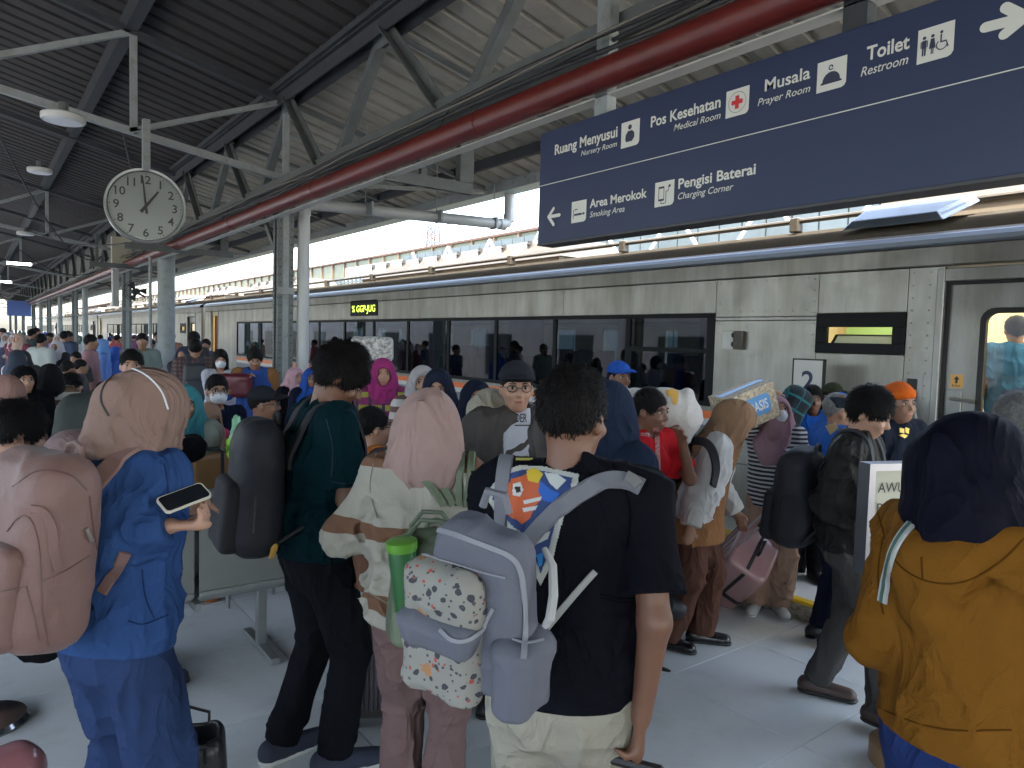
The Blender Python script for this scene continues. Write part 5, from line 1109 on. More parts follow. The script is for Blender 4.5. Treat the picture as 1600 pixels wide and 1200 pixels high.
def do_head(c, kind='short', m=None, m2=None, drape='chest', bun=0., vol=1., tail=None, brim=None, slim=0., front=0):
    s, h, HL, HR, J, up, fw, rx = c['s'], min(c['h'], .011) if c['h'] < .02 else c['h'], c['HL'], c['HR'], c['J'], c['up'], c['fw'], c['rx']; hc, nb = J['hc'], J['nb']; sd_ = c['seed']
    if kind in ('short', 'long', 'thick'):
        F = Fld(hc-.2-(A3(0, 0, .3) if kind == 'long' else 0), hc+.2, h); t = {'short': .009, 'thick': .017, 'long': .02}[kind]*vol
        F.ell(HL(0, -.016, .034), ((.074*s+t), (.092*s+t), (.088*s+t*1.25)), .02, HR)
        F.ell(HL(0, .085, -.055), (.082*s, .075*s, .085*s), .012, HR, 's'); F.ell(HL(0, .12, .01), (.07*s, .045*s, .06*s), .012, HR, 's')
        if kind != 'long':
            F.plane(HL(0, -.06, -.062), HR @ A3(0, .15, -1)); F.ell(HL(0, .03, -.08), (.14*s, .085*s, .075*s), .012, HR, 's')
            for q in (1, -1): F.ell(HL(q*.085, .004, -.02), (.02*s, .02*s, .04*s), .008, HR, 's')
        else:
            for q in (1, -1): F.cap(HL(q*.06, -.03, .0), HL(q*.075, -.01, -.2), .035*s, .03*s, .04)
            F.cap(HL(0, -.07, -.02), HL(0, -.06, -.22), .06*s, .05*s, .04)
        if h < .02:
            am = .007 if kind == 'short' else .012
            F.disp(lambda x, y, z: am*(vnoise(x, y, z, 55, 55, 30, sd_)-.5)+am*1.0*(vnoise(x, y, z, 25, 25, 18, sd_+2)-.5))
        hm = F.mesh('hair', [m or M_hair], 0); ho = link('hair', hm, c['root'])
        if h < .0115 and kind != 'long' and c['h'] < .012: hair_blades(c, hm, ho, m or M_hair, .027 if kind == 'thick' else .013)
    if kind in ('cap', 'beret', 'peci'):
        do_head(dict(c, seed=sd_, h=max(c['h'], .012)), 'short', m2 or M_hair, vol=.5)
        F = Fld(hc-.26, hc+.26, min(h, .009))
        if kind == 'cap':
            F.ell(HL(0, -.012, .045), (.092*s, .108*s, .093*s), .01, HR); F.plane(HL(0, 0, .038), HR @ A3(0, -.06, -1))
            link('cap', F.mesh('cap', [m], 1), c['root']); G = Fld(hc-.3, hc+.3, min(h, .006)); G.ell(HL(0, .105, .046), (.078*s, .085*s, .03*s), .01, HR); G.plane(HL(0, .1, .042), HR @ A3(0, .12, -1)); G.ell(HL(0, .105, .034), (.07*s, .1*s, .03*s), .003, HR, 's'); G.plane(HL(0, .07, .0), HR @ A3(0, -1, 0))
            link('cap_brim', G.mesh('cap_brim', [brim or m], 1), c['root'])
        elif kind == 'beret':
            F.ell(HL(.012, -.01, .07), (.1*s, .115*s, .055*s), .02, HR); F.cap(HL(0, -.02, .045), HL(0, -.02, .06), .088*s, None, .02); F.disp(lambda x, y, z: .006*(vnoise(x, y, z, 20, 20, 20, sd_)-.5)); F.plane(HL(0, 0, .035), HR @ A3(0, -.1, -1)); link('beret', F.mesh('beret', [m], 1), c['root'])
        else:
            F.cap(HL(0, -.014, .03), HL(0, -.014, .1), .084*s, .078*s, .01, end=True, start=True); link('cap', F.mesh('cap', [m], 1), c['root'])
    if kind == 'hood':
        do_head(c, 'short', M_hair)
        F = Fld(hc-.3, hc+.26, min(h, .011)); F.ell(HL(0, -.02, .02), (.105*s, .12*s, .115*s), .03, HR); F.cap(HL(0, -.03, -.04), nb-fw*.02, .09*s, .1*s, .04); F.ell(HL(0, .11, -.02), (.066*s, .11*s, .09*s), .02, HR, 's'); F.cap(nb+fw*.0, HL(0, .02, -.02), .062*s, .08*s, .01, mode='s')
        link('hood', F.mesh('hood', [m], 1), c['root'])
    if kind == 'hijab':
        lo = np.minimum(hc, nb)-.34; hi = hc+.24; F = Fld(lo, hi, h)
        v = vol
        F.ell(HL(0, -.012, .025), (.092*s*v, .112*s*v, .108*s*v), .03, HR); F.ell(HL(0, .012, -.045), (.086*s*v, .088*s*v, .085*s*v), .04, HR)
        if bun: F.ell(HL(0, -.095, .0), (.07*s*bun, .06*s*bun, .07*s*bun), .05, HR)
        F.cap(HL(0, -.018, -.04), nb+up*(.03 if drape == 'tucked' else -.02)*s-fw*.01*s, .098*s*v, (.108 if drape == 'tucked' else .122)*s*v**.5, .07, (*fw, .9))
        dz = {'chest': .15, 'long': .3, 'tucked': .03}[drape]
        if drape == 'tucked': F.cap(nb+up*.05*s, nb+up*.01*s-fw*.015*s, .105*s*v, .112*s*v, .05, (*fw, .9))
        else: F.cap(nb, nb-up*dz*.55*s-fw*.012, .105*s, .165*s, .06, (*fw, .78))
        if drape != 'tucked':
            F.cap(nb-up*.02*s, nb-up*.06*s+rx*.1*s, .07*s, .07*s, .05); F.cap(nb-up*.02*s, nb-up*.06*s-rx*.1*s, .07*s, .07*s, .05)
            F.cap(nb+fw*.05*s, nb+fw*.085*s-up*dz*s, .075*s, .09*s*(1-.3*(drape == 'chest')), .05, (*fw, .7))
        if drape == 'long': F.cap(nb-fw*.05*s, nb-fw*.08*s-up*dz*s, .09*s, .14*s, .05, (*fw, .6)); F.cap(nb-up*.1*s-rx*.07*s, nb-up*.3*s-rx*.1*s, .09*s, .1*s, .05, (*fw, .9)); F.cap(nb-up*.1*s+rx*.07*s, nb-up*.3*s+rx*.1*s, .09*s, .1*s, .05, (*fw, .9))
        if front: F.cap(nb+fw*.06*s+rx*.02*s, nb+fw*.15*s-up*.2*s+rx*.03*s, .085*s, .075*s, .05); F.cap(nb+fw*.03*s+rx*.08*s, nb+fw*.1*s-up*.1*s+rx*.12*s, .06*s, .05*s, .05)
        if tail:
            for (a, b, r0, r1) in tail: F.cap(a, b, r0, r1, .03, (*fw, .5))
        # face opening
        F.ell(HL(0, .115, -.018), (.056*s-slim, .06*s, .08*s-slim), .014, HR, 's'); F.ell(HL(0, .06, -.02), (.060*s-slim, .06*s, .082*s-slim), .006, HR, 's')
        def fold(x, y, z):
            a = (x-hc[0]); b = (y-hc[1]); th_ = np.arctan2(a*HR[0, 0]+b*HR[1, 0], -(a*HR[0, 1]+b*HR[1, 1])); dz_ = hc[2]+.04*s-z; k_ = np.clip(dz_/.12, .0, 1.6)
            n1 = vnoise(th_*1.1+dz_*2.2, th_*0+dz_*1.4, z*0, 2.2, 2.0, 1, sd_); n2 = vnoise(x, y, z, 11, 11, 3.5, sd_+4); n3 = vnoise(x+.5*z, y+.3*z, z, 9, 9, 9, sd_+8)
            return -k_*(.017*crz(n1, 4)+.009*crz(n2, 4))-.0045*crz(n3, 4)
        if c['h'] < .03: F.disp(fold, .04)
        me = F.mesh('hijab', [m], 1); link('hijab', me, c['root']); c['meshes'].append(me); c['hijab'] = me
def do_shoes(c, spec):
    spec = spec or {}
    if spec.get('none'): return
    J, s = c['J'], c['s']; m = spec.get('m', M_shoe); sm = spec.get('sole', M_shoe); h = min(c['h'], .012) if c['h'] < .02 else c['h']
    for q in (1, -1):
        a, t = J['an'][q], J['ft'][q]; 
        if spec.get('only') and q not in spec['only']: continue
        d = unit((t-a)*A3(1, 1, 0)); z0 = a[2]-.075*s; he = A3(a[0], a[1], z0)-d*.05*s; to = A3(a[0], a[1], z0)+d*.17*s
        F = Fld(np.minimum(he, to)-.1, np.maximum(he, to)+A3(.1, .1, .2), h); F.cap(he+A3(0, 0, .05)*s, to+A3(0, 0, .032)*s, .042*s, .036*s, .02); F.cap(a-A3(0, 0, .03)*s, a-A3(0, 0, .0)*s, .045*s, .042*s, .02); F.cap(he+A3(0, 0, .03)*s, to+A3(0, 0, .02)*s-d*.02, .042*s, .042*s, .02)
        F.plane(A3(0, 0, z0+.018*s), (0, 0, -1)); F.plane(a+A3(0, 0, .02)*s, (0, 0, 1)); o = link('shoe', F.mesh('shoe', [m], 1), c['root'])
        G = Fld(np.minimum(he, to)-.1, np.maximum(he, to)+A3(.1, .1, .2), h); G.cap(he+A3(0, 0, .02)*s, to+A3(0, 0, .02)*s, .046*s, .044*s, .02); G.plane(A3(0, 0, z0+.022*s), (0, 0, 1)); G.plane(A3(0, 0, z0), (0, 0, -1)); link('sole', G.mesh('sole', [sm], 1), o)
# ---- casting rays on a figure's clothes, for straps and prints
def bvh_of(c, which=None):
    V = []; Fc = []; b = 0
    for me in (which or c['meshes']):
        n = len(me.vertices); co = np.empty(n*3, np.float32); me.vertices.foreach_get('co', co); co = co.reshape(-1, 3); V.append(co)
        lv = np.empty(len(me.loops), np.int32); me.loops.foreach_get('vertex_index', lv); Fc.append(lv.reshape(-1, 4)+b); b += n
    return BVHTree.FromPolygons([Vector(v) for v in np.concatenate(V).tolist()], np.concatenate(Fc).tolist())
def hit_px(c, bv, x, y):
    o = c['MI'] @ Vector(CP); d = (c['MI'].to_3x3() @ Vector(ray(x, y))).normalized(); l, n, i, t = bv.ray_cast(o, d); return l, n
def ribbon(pts, nrm, width, thick, name, m, parent, mw=None, n_out=0):
    P = [Vector(p) for p in pts]; N_ = [Vector(v).normalized() for v in nrm]; V = []
    for i, p in enumerate(P):
        d = (P[min(i+1, len(P)-1)]-P[max(0, i-1)]).normalized(); n = (N_[i]-d*N_[i].dot(d)).normalized(); x = d.cross(n); w_ = (width[i] if hasattr(width, '__len__') else width)/2
        V += [p-x*w_, p-x*w_*.8+n*thick, p+x*w_*.8+n*thick, p+x*w_, p-n*thick*.4]
    F_ = []
    for i in range(len(P)-1):
        for k in range(5): F_.append((i*5+k, i*5+(k+1) % 5, (i+1)*5+(k+1) % 5, (i+1)*5+k))
    F_ += [(0, 1, 2, 3, 4), tuple((len(P)-1)*5+k for k in range(5))[::-1]]
    g = MB(); g.add(V, F_); return g.build(name, m, parent, smooth=True, mw=mw)
def cat_rom(P, n=8):
    P = [np.asarray(p, float) for p in P]; P = [2*P[0]-P[1]]+P+[2*P[-1]-P[-2]]; out = []
    for i in range(1, len(P)-2):
        for k in range(n):
            t = k/n; out.append(.5*((2*P[i])+(-P[i-1]+P[i+1])*t+(2*P[i-1]-5*P[i]+4*P[i+1]-P[i+2])*t*t+(-P[i-1]+3*P[i]-3*P[i+1]+P[i+2])*t**3))
    out.append(P[-2]); return out
def strap_px(c, bv, pts2, width, thick, name, m, parent, mw_inv=None, off=.004, smooth=2):
    Q = cat_rom([(x, y) for x, y in pts2], 7); L_, N_ = [], []
    for x, y in Q:
        l, n = hit_px(c, bv, x, y)
        if l is None: continue
        L_.append(np.array(l)); N_.append(np.array(n))
    if len(L_) < 3: return None
    for _ in range(smooth):
        for A in (L_, N_):
            B = [A[0]]+[(A[i-1]+A[i]*2+A[i+1])/4 for i in range(1, len(A)-1)]+[A[-1]]; A[:] = B
    P = [l+unit(n)*off for l, n in zip(L_, N_)]
    if len(P) < 3: return None
    M_ = c['MW'] if mw_inv is None else mw_inv @ c['MW']
    P = [M_ @ Vector(p) for p in P]; NN = [M_.to_3x3() @ Vector(n) for n in N_]
    return ribbon(P, NN, width, thick, name, m, parent)
def decal_px(c, bv, poly, name, m, parent, off=.003, local=True):
    """flat print laid on the cloth: polygon filled with a fine grid of quads"""
    xs = [p[0] for p in poly]; ys = [p[1] for p in poly]; st = max(.9, (max(xs)-min(xs))/110); nx = int((max(xs)-min(xs))/st)+2; ny = int((max(ys)-min(ys))/st)+2
    def inside(x, y):
        r = False; j = len(poly)-1
        for i in range(len(poly)):
            if (poly[i][1] > y) != (poly[j][1] > y) and x < (poly[j][0]-poly[i][0])*(y-poly[i][1])/(poly[j][1]-poly[i][1])+poly[i][0]: r = not r
            j = i
        return r
    V = []; I = {}; F_ = []
    def vid(i, j):
        if (i, j) not in I:
            l, n = hit_px(c, bv, min(xs)+i*st, min(ys)+j*st)
            I[i, j] = -1 if l is None else len(V)
            if l is not None: V.append(l+n.normalized()*off)
        return I[i, j]
    for i in range(nx):
        for j in range(ny):
            if inside(min(xs)+(i+.5)*st, min(ys)+(j+.5)*st):
                q = [vid(i, j), vid(i+1, j), vid(i+1, j+1), vid(i, j+1)]
                if min(q) >= 0 and max((V[a]-V[b]).length for a in q for b in q) < .06: F_.append(q)
    if not F_: return None
    g = MB(); g.add(V, F_); return g.build(name, m, parent, smooth=True)
# ================================================================== BAGS AND LUGGAGE
def RxM(c): return np.stack([c['rx'], c['fw'], c['up']], 1)
def backpack(c, label, W=.3, Hh=.44, Dp=.17, zc=.27, m=None, m2=None, mz=None, dx=0, tilt=0, gap=.0, pocket=True, straps=True, sw=.055, taper=.15, rr=.06, h=None, name='backpack', cat='backpack', group=None, frontpanel=None):
    s, J = c['s'], c['J']; h = h or min(c['h'], .014) if c['h'] < .02 else c['h']
    back = .11*c['fat']*s+gap
    cen = J['pel']+c['up']*zc*s-c['fw']*(back+Dp/2)+c['rx']*dx
    M = RxM(c) @ rotm(0, 0, tilt); MB4 = Matrix(np.vstack([np.hstack([M, cen[:, None]]), [0, 0, 0, 1]]).tolist()); W4 = c['MW'] @ MB4
    root = bpy.data.objects.new(name, None); COL.objects.link(root); root.matrix_world = W4; tag(root, label, cat, group)
    hf = A3(W/2, Dp/2, Hh/2); sd_ = c['seed']+40
    F = Fld(-hf-.05, hf+.05, h); F.box((0, 0, 0), hf, min(rr, Dp*.45), .01, None, taper, taper_y=.25)
    F.disp(lambda x, y, z: -.010*crz(vnoise(x, y, z, 8, 8, 6, sd_), 4)-.005*crz(vnoise(x, y, z, 18, 18, 22, sd_+1), 4)); o = link('bag_body', F.mesh('bag_body', [m], 1), root)
    if c['h'] < .02:
        if pocket:
            P = Fld((-hf[0]-.05, -hf[1]-.09, -hf[2]-.02), (hf[0]+.05, 0, .1), h); P.box((0, -hf[1]+.01, -Hh*.2), (W*.4, .045, Hh*.26), .035, .01, None, .08, taper_y=.3); P.disp(lambda x, y, z: .004*(np.abs(2*vnoise(x, y, z, 12, 12, 12, sd_+1)-1)-.4)); link('pocket', P.mesh('pocket', [m2 or m], 1), root)
        zm = mz or mat('zip_dark', (.02, .02, .022), .4, metal=.3)
        pts = []
        for i in range(25):
            a = math.pi*(i/24); pts.append((W*.44*math.cos(a)*(1-taper*.7), -Dp*.12, Hh*.06+Hh*.40*math.sin(a)**.7 if math.sin(a) > 0 else Hh*.06))
        pts = [(W*.5*(1-taper*.3), -Dp*.12, -Hh*.28)]+[(x*1.13, y, z) for x, y, z in pts]+[(-W*.5*(1-taper*.3), -Dp*.12, -Hh*.28)]
        g = MB(); g.tube(pts, .0045, 6); g.build('zipper', zm, root, smooth=True)
        g = MB(); g.tube([(-.035, Dp*.3, Hh*.47), (-.03, Dp*.3, Hh*.53), (0, Dp*.3, Hh*.55), (.03, Dp*.3, Hh*.53), (.035, Dp*.3, Hh*.47)], .009, 8); g.build('carry_handle', m2 or m, root, smooth=True)
    if straps:
        bv = bvh_of(c, [me for me in c['meshes'] if me is c.get('top')] or c['meshes']); inv = W4.inverted(); C0 = J['ch']+c['up']*.02*s
        for q in (1, -1):
            pts, nr = [], []
            for a in np.linspace(math.radians(205 if c['h'] < .02 else 170), math.radians(-60), 26):
                # a: 180 = back, 90 = top, 0 = front
                d = c['fw']*math.cos(a)+c['up']*math.sin(a); ax_ = C0+c['rx']*q*(.088+.02*math.cos(a))*s
                l, n, i_, t_ = bv.ray_cast(Vector(ax_+d*.5), Vector(-d))
                if l is None or (Vector(ax_)-l).length > .3: continue
                pts.append(np.array(l)+d*.006); nr.append(d)
            if len(pts) > 5:
                for _ in range(2): pts = [pts[0]]+[(pts[i-1]+pts[i]*2+pts[i+1])/4 for i in range(1, len(pts)-1)]+[pts[-1]]
                T_ = inv @ c['MW']; ribbon([T_ @ Vector(p) for p in pts], [T_.to_3x3() @ Vector(n) for n in nr], sw, .011, 'shoulder_strap', m2 or m, root)
                sd2 = C0+c['rx']*q*(c['J']['w']-.01)*s
                A = T_ @ Vector(pts[-1]); Bp = T_ @ Vector(c['J']['pel']+c['up']*.16*s+c['rx']*q*(.16*s*c['fat']+.02)); E_ = Vector((q*W*.42, Dp*.3, -Hh*.38))
                g = MB(); g.tube([A, Bp, E_], .008, 6); g.build('webbing', m2 or m, root)
    c['bag'] = root; c['bagM'] = W4; return root
def suitcase(name, label, MWs, W=.36, Hh=.52, Dp=.22, m=None, m2=None, ribs=8, handle=.45, wheels=True, band=None, group=None, rr=.045, lat=False, cat='suitcase'):
    r = bpy.data.objects.new(name, None); COL.objects.link(r); r.matrix_world = MWs; tag(r, label, cat, group)
    g = MB()       # rounded shell with raised ribs
    P0 = rrect(-W/2, -Dp/2, W/2, Dp/2, rr, 6); n = len(P0); zs = [.05, .058, .075, .09]+[.09+(Hh-.13)*i/6 for i in range(1, 6)]+[Hh-.04, Hh-.02, Hh-.006, Hh]; ins = [.03, .012, .003, 0]+[0]*5+[0, .005, .018, .04]
    V = []
    for z, i_ in zip(zs, ins):
        for x, y in P0: l = math.hypot(x, y); V.append((x*(1-i_/l*1.2), y*(1-i_/l*1.2), z))
    g.add(V, [(i*n+k, i*n+(k+1) % n, (i+1)*n+(k+1) % n, (i+1)*n+k) for i in range(len(zs)-1) for k in range(n)]+[tuple(range(n))[::-1], tuple((len(zs)-1)*n+k for k in range(n))]); g.build('shell', m, r, smooth=True)
    for k in range(ribs):
        x = -W/2+.05+(W-.1)*k/max(1, ribs-1)
        for sy in (-1, 1): g = MB(); g.box((x-.007, sy*Dp/2, .1), (x+.007, sy*(Dp/2+.005), Hh-.06)); g.build('rib', m2 or m, r, bevel=.002, seg=1)
    g = MB(); 
    for i in range(len(zs)-1):
        pass
    o_ = [(-W/2-.004, z) for z in ()]
    g.box((-W/2-.003, -.011, .07), (-W/2+.002, .011, Hh-.03)); g.box((W/2-.002, -.011, .07), (W/2+.003, .011, Hh-.03)); g.box((-W/2+.03, -.011, Hh-.004), (W/2-.03, .011, Hh+.003)); g.build('zip_seam', band or M_rub, r)
    if wheels:
        for sx in (-1, 1):
            for sy in (-1, 1):
                w_ = MB(); w_.tube([(sx*(W/2-.05)-.012, sy*(Dp/2-.04), .026), (sx*(W/2-.05)+.012, sy*(Dp/2-.04), .026)], .026, 14); wo = w_.build('wheel', M_rub, r, smooth=True)
                w_ = MB(); w_.tube([(sx*(W/2-.05)-.014, sy*(Dp/2-.04), .026), (sx*(W/2-.05)+.014, sy*(Dp/2-.04), .026)], .013, 10); w_.build('hub', mat('hub_grey', (.4, .4, .42), .4), wo)
                w_ = MB(); w_.box((sx*(W/2-.05)-.02, sy*(Dp/2-.04)-.018, .035), (sx*(W/2-.05)+.02, sy*(Dp/2-.04)+.018, .07)); w_.build('wheel_housing', M_rub, r, bevel=.004)
    if handle:
        M_al = mat('alu', (.45, .46, .48), .3, metal=.85)
        for sx in (-1, 1): g = MB(); g.bar((sx*.075, Dp/2-.03, Hh-.01), (sx*.075, Dp/2-.03, Hh+handle), .016, .011); g.build('handle_rod', M_al, r)
        g = MB(); g.tube([(-.085, Dp/2-.03, Hh+handle-.01), (-.07, Dp/2-.03, Hh+handle+.012), (.07, Dp/2-.03, Hh+handle+.012), (.085, Dp/2-.03, Hh+handle-.01)], .014, 8); g.build('grip', M_rub, r, smooth=True)
    g = MB(); g.tube([(-.06, -.02, Hh), (-.05, -.02, Hh+.025), (.05, -.02, Hh+.025), (.06, -.02, Hh)], .009, 8); g.build('carry_handle', M_rub, r, smooth=True)
    return r
def MWat(x, y, z, rz=0, rx=0, ry=0): return Matrix.Translation((x, y, z)) @ Matrix.Rotation(rz, 4, 'Z') @ Matrix.Rotation(rx, 4, 'X') @ Matrix.Rotation(ry, 4, 'Y')
def softbox(name, label, cat, W4, hf, rr, m, h=.012, amp=.006, part='body', taper=0, extra=None):
    r = bpy.data.objects.new(name, None); COL.objects.link(r); r.matrix_world = W4; tag(r, label, cat); hf = A3(*hf); NP[0] += 1; sd_ = NP[0]
    F = Fld(-hf-.05, hf+.05, h); F.box((0, 0, 0), hf, rr, .01, None, taper)
    if extra: extra(F)
    F.disp(lambda x, y, z: amp*(np.abs(2*vnoise(x, y, z, 10, 10, 10, sd_)-1)-.4)+amp*.5*(vnoise(x, y, z, 30, 30, 30, sd_)-.5)); link(part, F.mesh(part, [m], 1), r); return r
K = lambda *a: srgb(*a)
# ------------------------------------------------------------------ FOREGROUND PEOPLE
HF = .0085
# 1 woman in blue hoodie
c1 = cloth('blue_hoodie', (.026, .062, .17), .9, .3, nscale=3)
hj1 = cloth('mauve_hijab', (.22, .145, .12), .75, .15, .12)
P1 = person('woman in a blue hoodie set and mauve hijab with white mask, using a phone', 176, 2.08, 58, ty=566, sex='f', skin=0, h=HF, fat=1.04, hyaw=-.35, hpitch=.38, lean=.12,
            arms={1: dict(px=(264, 822, 2.0), pole=(.3, -.5, -1)), -1: dict(px=(270, 800, 2.25), pole=(-.3, -.4, -1)), 'hands': {1: dict(curl=.9)}},
            bottom=dict(kind='trousers', m=cloth('blue_pants', (.022, .04, .10), .9, .3, nscale=3), wide=1.6, amp=.012), top=dict(kind='hoodie', m=c1, sleeve='long', ease=.030, hem=-.045, amp=.015, flare=.012, puff=.06),
            head=dict(kind='hijab', m=hj1, drape='tucked', bun=1.1, vol=1.1), mask=True, shoes=dict(m=M_shoe))
# 2 man in dark teal tee
P2 = person('man in a dark teal t-shirt and black jeans with wavy black hair, head bowed', 494, 2.88, 74, H=1.745, sex='m', skin=2, h=HF, fat=1.12, hyaw=-.32, hpitch=.62, lean=.07,
            arms={1: dict(px=(572, 925, 2.80), pole=(.2, -1, -.2)), -1: dict(px=(590, 900, 3.1), pole=(-.5, -.5, -1)), 'hands': {1: dict(curl=.9)}}, legs={1: (.10, .06, .075), -1: (-.09, -.10, .075)},
            bottom=dict(m=cloth('black_jeans', (.006, .0065, .009), .85, .1, nscale=6), wide=1.1, amp=.010), top=dict(kind='tee', m=cloth('dark_teal', (.002, .016, .021), .85, .15), ease=.024, hem=-.05, amp=.019), head=dict(kind='thick', m=M_hair, vol=1.05), shoes=dict(m=mat('shoe_navy', (.02, .025, .045), .8, bump=.3, bscale=200), sole=M_sole))
# 3 woman in striped sweater
st3 = stripes('sweater_cream', (.33, .315, .26), (.15, .072, .037), .235, .24, .27, wob=.03)
P3 = person('woman in a pale pink hijab and cream sweater with wide brown stripes, seen from behind', 668, 2.42, 12, ty=603, sex='f', skin=0, h=HF, fat=1.12, hyaw=-.1, hpitch=.2,
            arms={-1: dict(px=(625, 830, 2.68), pole=(-1, -.5, -.6)), 1: dict(px=(690, 830, 2.7), pole=(1, -.5, -.6))}, legs={-1: (-.08, .04, .075), 1: (.08, -.05, .075)},
            bottom=dict(m=cloth('mauve_trousers', (.155, .10, .095), .85, .2), wide=1.08, amp=.010, hem=.065), top=dict(kind='long', m=st3, sleeve='long', ease=.030, hem=-.055, amp=.019, puff=.10, name='sweater'),
            head=dict(kind='hijab', m=cloth('pink_hijab', (.33, .225, .20), .7, .1, .08), drape='tucked', bun=.9, vol=1.12), shoes=dict(m=M_shoe))
# 4 man in black tee, centre
P4 = person('man in a black t-shirt with a colourful back print and khaki trousers', 894, 1.76, 7, ty=556, sex='m', skin=2, h=.0075, fat=1.07, hyaw=-.38, hpitch=.12,
            arms={1: dict(px=(1002, 1120, 1.70), pole=(.5, -1, 0)), -1: dict(px=(790, 990, 2.05), pole=(-.5, -.8, -.3)), 'hands': {1: dict(curl=1.0)}},
            bottom=dict(m=cloth('khaki', (.27, .255, .205), .8, .1, nscale=4), wide=1.25, amp=.010), top=dict(kind='tee', m=cloth('black_tee', (.0045, .005, .008), .85, .25), ease=.022, hem=-.03, amp=.013, flare=-.014), head=dict(kind='short', m=M_hair, vol=.8))
# 5 woman in mustard hoodie
P5 = person('woman in a mustard hoodie and navy hijab with a striped bag strap', 1524, 1.62, 34, ty=638, sex='f', skin=0, h=HF, fat=.98, hyaw=-.55, hpitch=.1,
            arms={-1: dict(px=(1465, 950, 1.84), pole=(.05, -1, -.7)), 1: dict(px=(1600, 930, 1.85), pole=(1, -.9, -.8))}, bottom=dict(m=cloth('blue_jeans', (.018, .035, .12), .85, .15, nscale=8), wide=1.35, amp=.008),
            top=dict(kind='hoodie', m=cloth('mustard', (.165, .07, .010), .9, .35, nscale=3), sleeve='long', ease=.026, hem=.0, amp=.012, puff=.05), head=dict(kind='hijab', m=cloth('navy_hijab', (.005, .0055, .012), .7, .15, .08), drape='tucked', bun=1.0, vol=1.12, front=1))
# ---- their bags
m_pk = mat('bag_pink', (.165, .09, .075), .6, nscale=3, namt=.08, bump=.15, bscale=220, sheen=.1)
backpack(P1, 'large dusty pink backpack on the back of the woman in blue', .34, .50, .23, .275, m_pk, m_pk, mz=mat('zip_pink', (.2, .1, .085), .5), gap=.04, h=.009, taper=.12, rr=.085, sw=.06, straps=False, dx=.03, tilt=.05)
bv1 = bvh_of(P1); iv = P1['bagM'].inverted()
bv1t = bvh_of(P1, [P1['top']])
strap_px(P1, bv1t, [(140, 768), (165, 737), (195, 710), (222, 696), (245, 695)], .052, .008, 'shoulder_strap', m_pk, P1['bag'], iv)
strap_px(P1, bv1, [(160, 925), (180, 893), (197, 862)], .032, .006, 'lower_strap', m_pk, P1['bag'], iv)
cb1 = dict(MI=iv, MW=P1['bagM']); bvb = bvh_of(dict(meshes=[ch_.data for ch_ in P1['bag'].children if ch_.data and len(ch_.data.polygons) > 500])); zp_ = mat('zip_pink', (.12, .065, .055), .5)
for pts, w_ in (([(12, 830), (30, 808), (48, 812), (60, 850), (63, 900), (66, 950), (76, 1008)], .004), ([(66, 908), (100, 893), (140, 868)], .004), ([(20, 760), (60, 735), (110, 742), (136, 765)], .005), ([(140, 775), (146, 830), (158, 900), (163, 960)], .004), ([(0, 925), (40, 917)], .004), ([(40, 915), (52, 960), (62, 1000)], .004)): strap_px(cb1, bvb, pts, w_, .002, 'seam', zp_, P1['bag'], iv, off=.001)
strap_px(cb1, bvb, [(50, 795), (70, 800), (82, 830), (84, 865), (92, 892)], .022, .006, 'carry_strap', m_pk, P1['bag'], iv, off=.003)
strap_px(cb1, bvb, [(132, 825), (137, 838), (141, 846)], .010, .006, 'zip_pull', mat('zip_metal', (.3, .27, .25), .3, metal=.7), P1['bag'], iv, off=.004)
for (a, b) in () and (((.10, -.085, .16), (.115, -.085, -.21)), ((-.10, -.085, .16), (-.115, -.085, -.21))):
    g = MB(); g.tube([a, ((a[0]+b[0])/2*1.08, -.092, 0), b], .004, 6); g.build('piping', mat('zip_pink', (.2, .1, .085), .5), P1['bag'])
# handset
ph = P1['J']['hand'][1]; d_, pin_, th_ = P1['J']['hd'][1]
pw = P1['MW'] @ Vector(ph); phn = empty('smartphone', (pw.x, pw.y, pw.z), label='slim smartphone with pale edge held up by the woman in blue', cat='phone')
tgt = Vector(CP+ray(288, 778)*2.0); phn.matrix_world = frame_mat(tgt, Vector(RH)*.62+Vector(FH)*.75+Vector((0, 0, .22)), Vector(FH)*.5-Vector(RH)*.6+Vector((0, 0, .45)))
g = MB(); g.prism(rrect(-.032, -.066, .032, .066, .011, 4), (0, 0, -.004), (1, 0, 0), (0, 1, 0), (0, 0, 1), .008); g.build('case', mat('phone_case', (.6, .55, .45), .4), phn, mw=Matrix.Rotation(math.radians(90), 4, 'Z'))
g = MB(); g.prism(rrect(-.029, -.062, .029, .062, .01, 4), (0, 0, .0042), (1, 0, 0), (0, 1, 0), (0, 0, 1), .0006); g.build('screen', mat('phone_screen', (.01, .012, .015), .08), phn, mw=Matrix.Rotation(math.radians(90), 4, 'Z'))
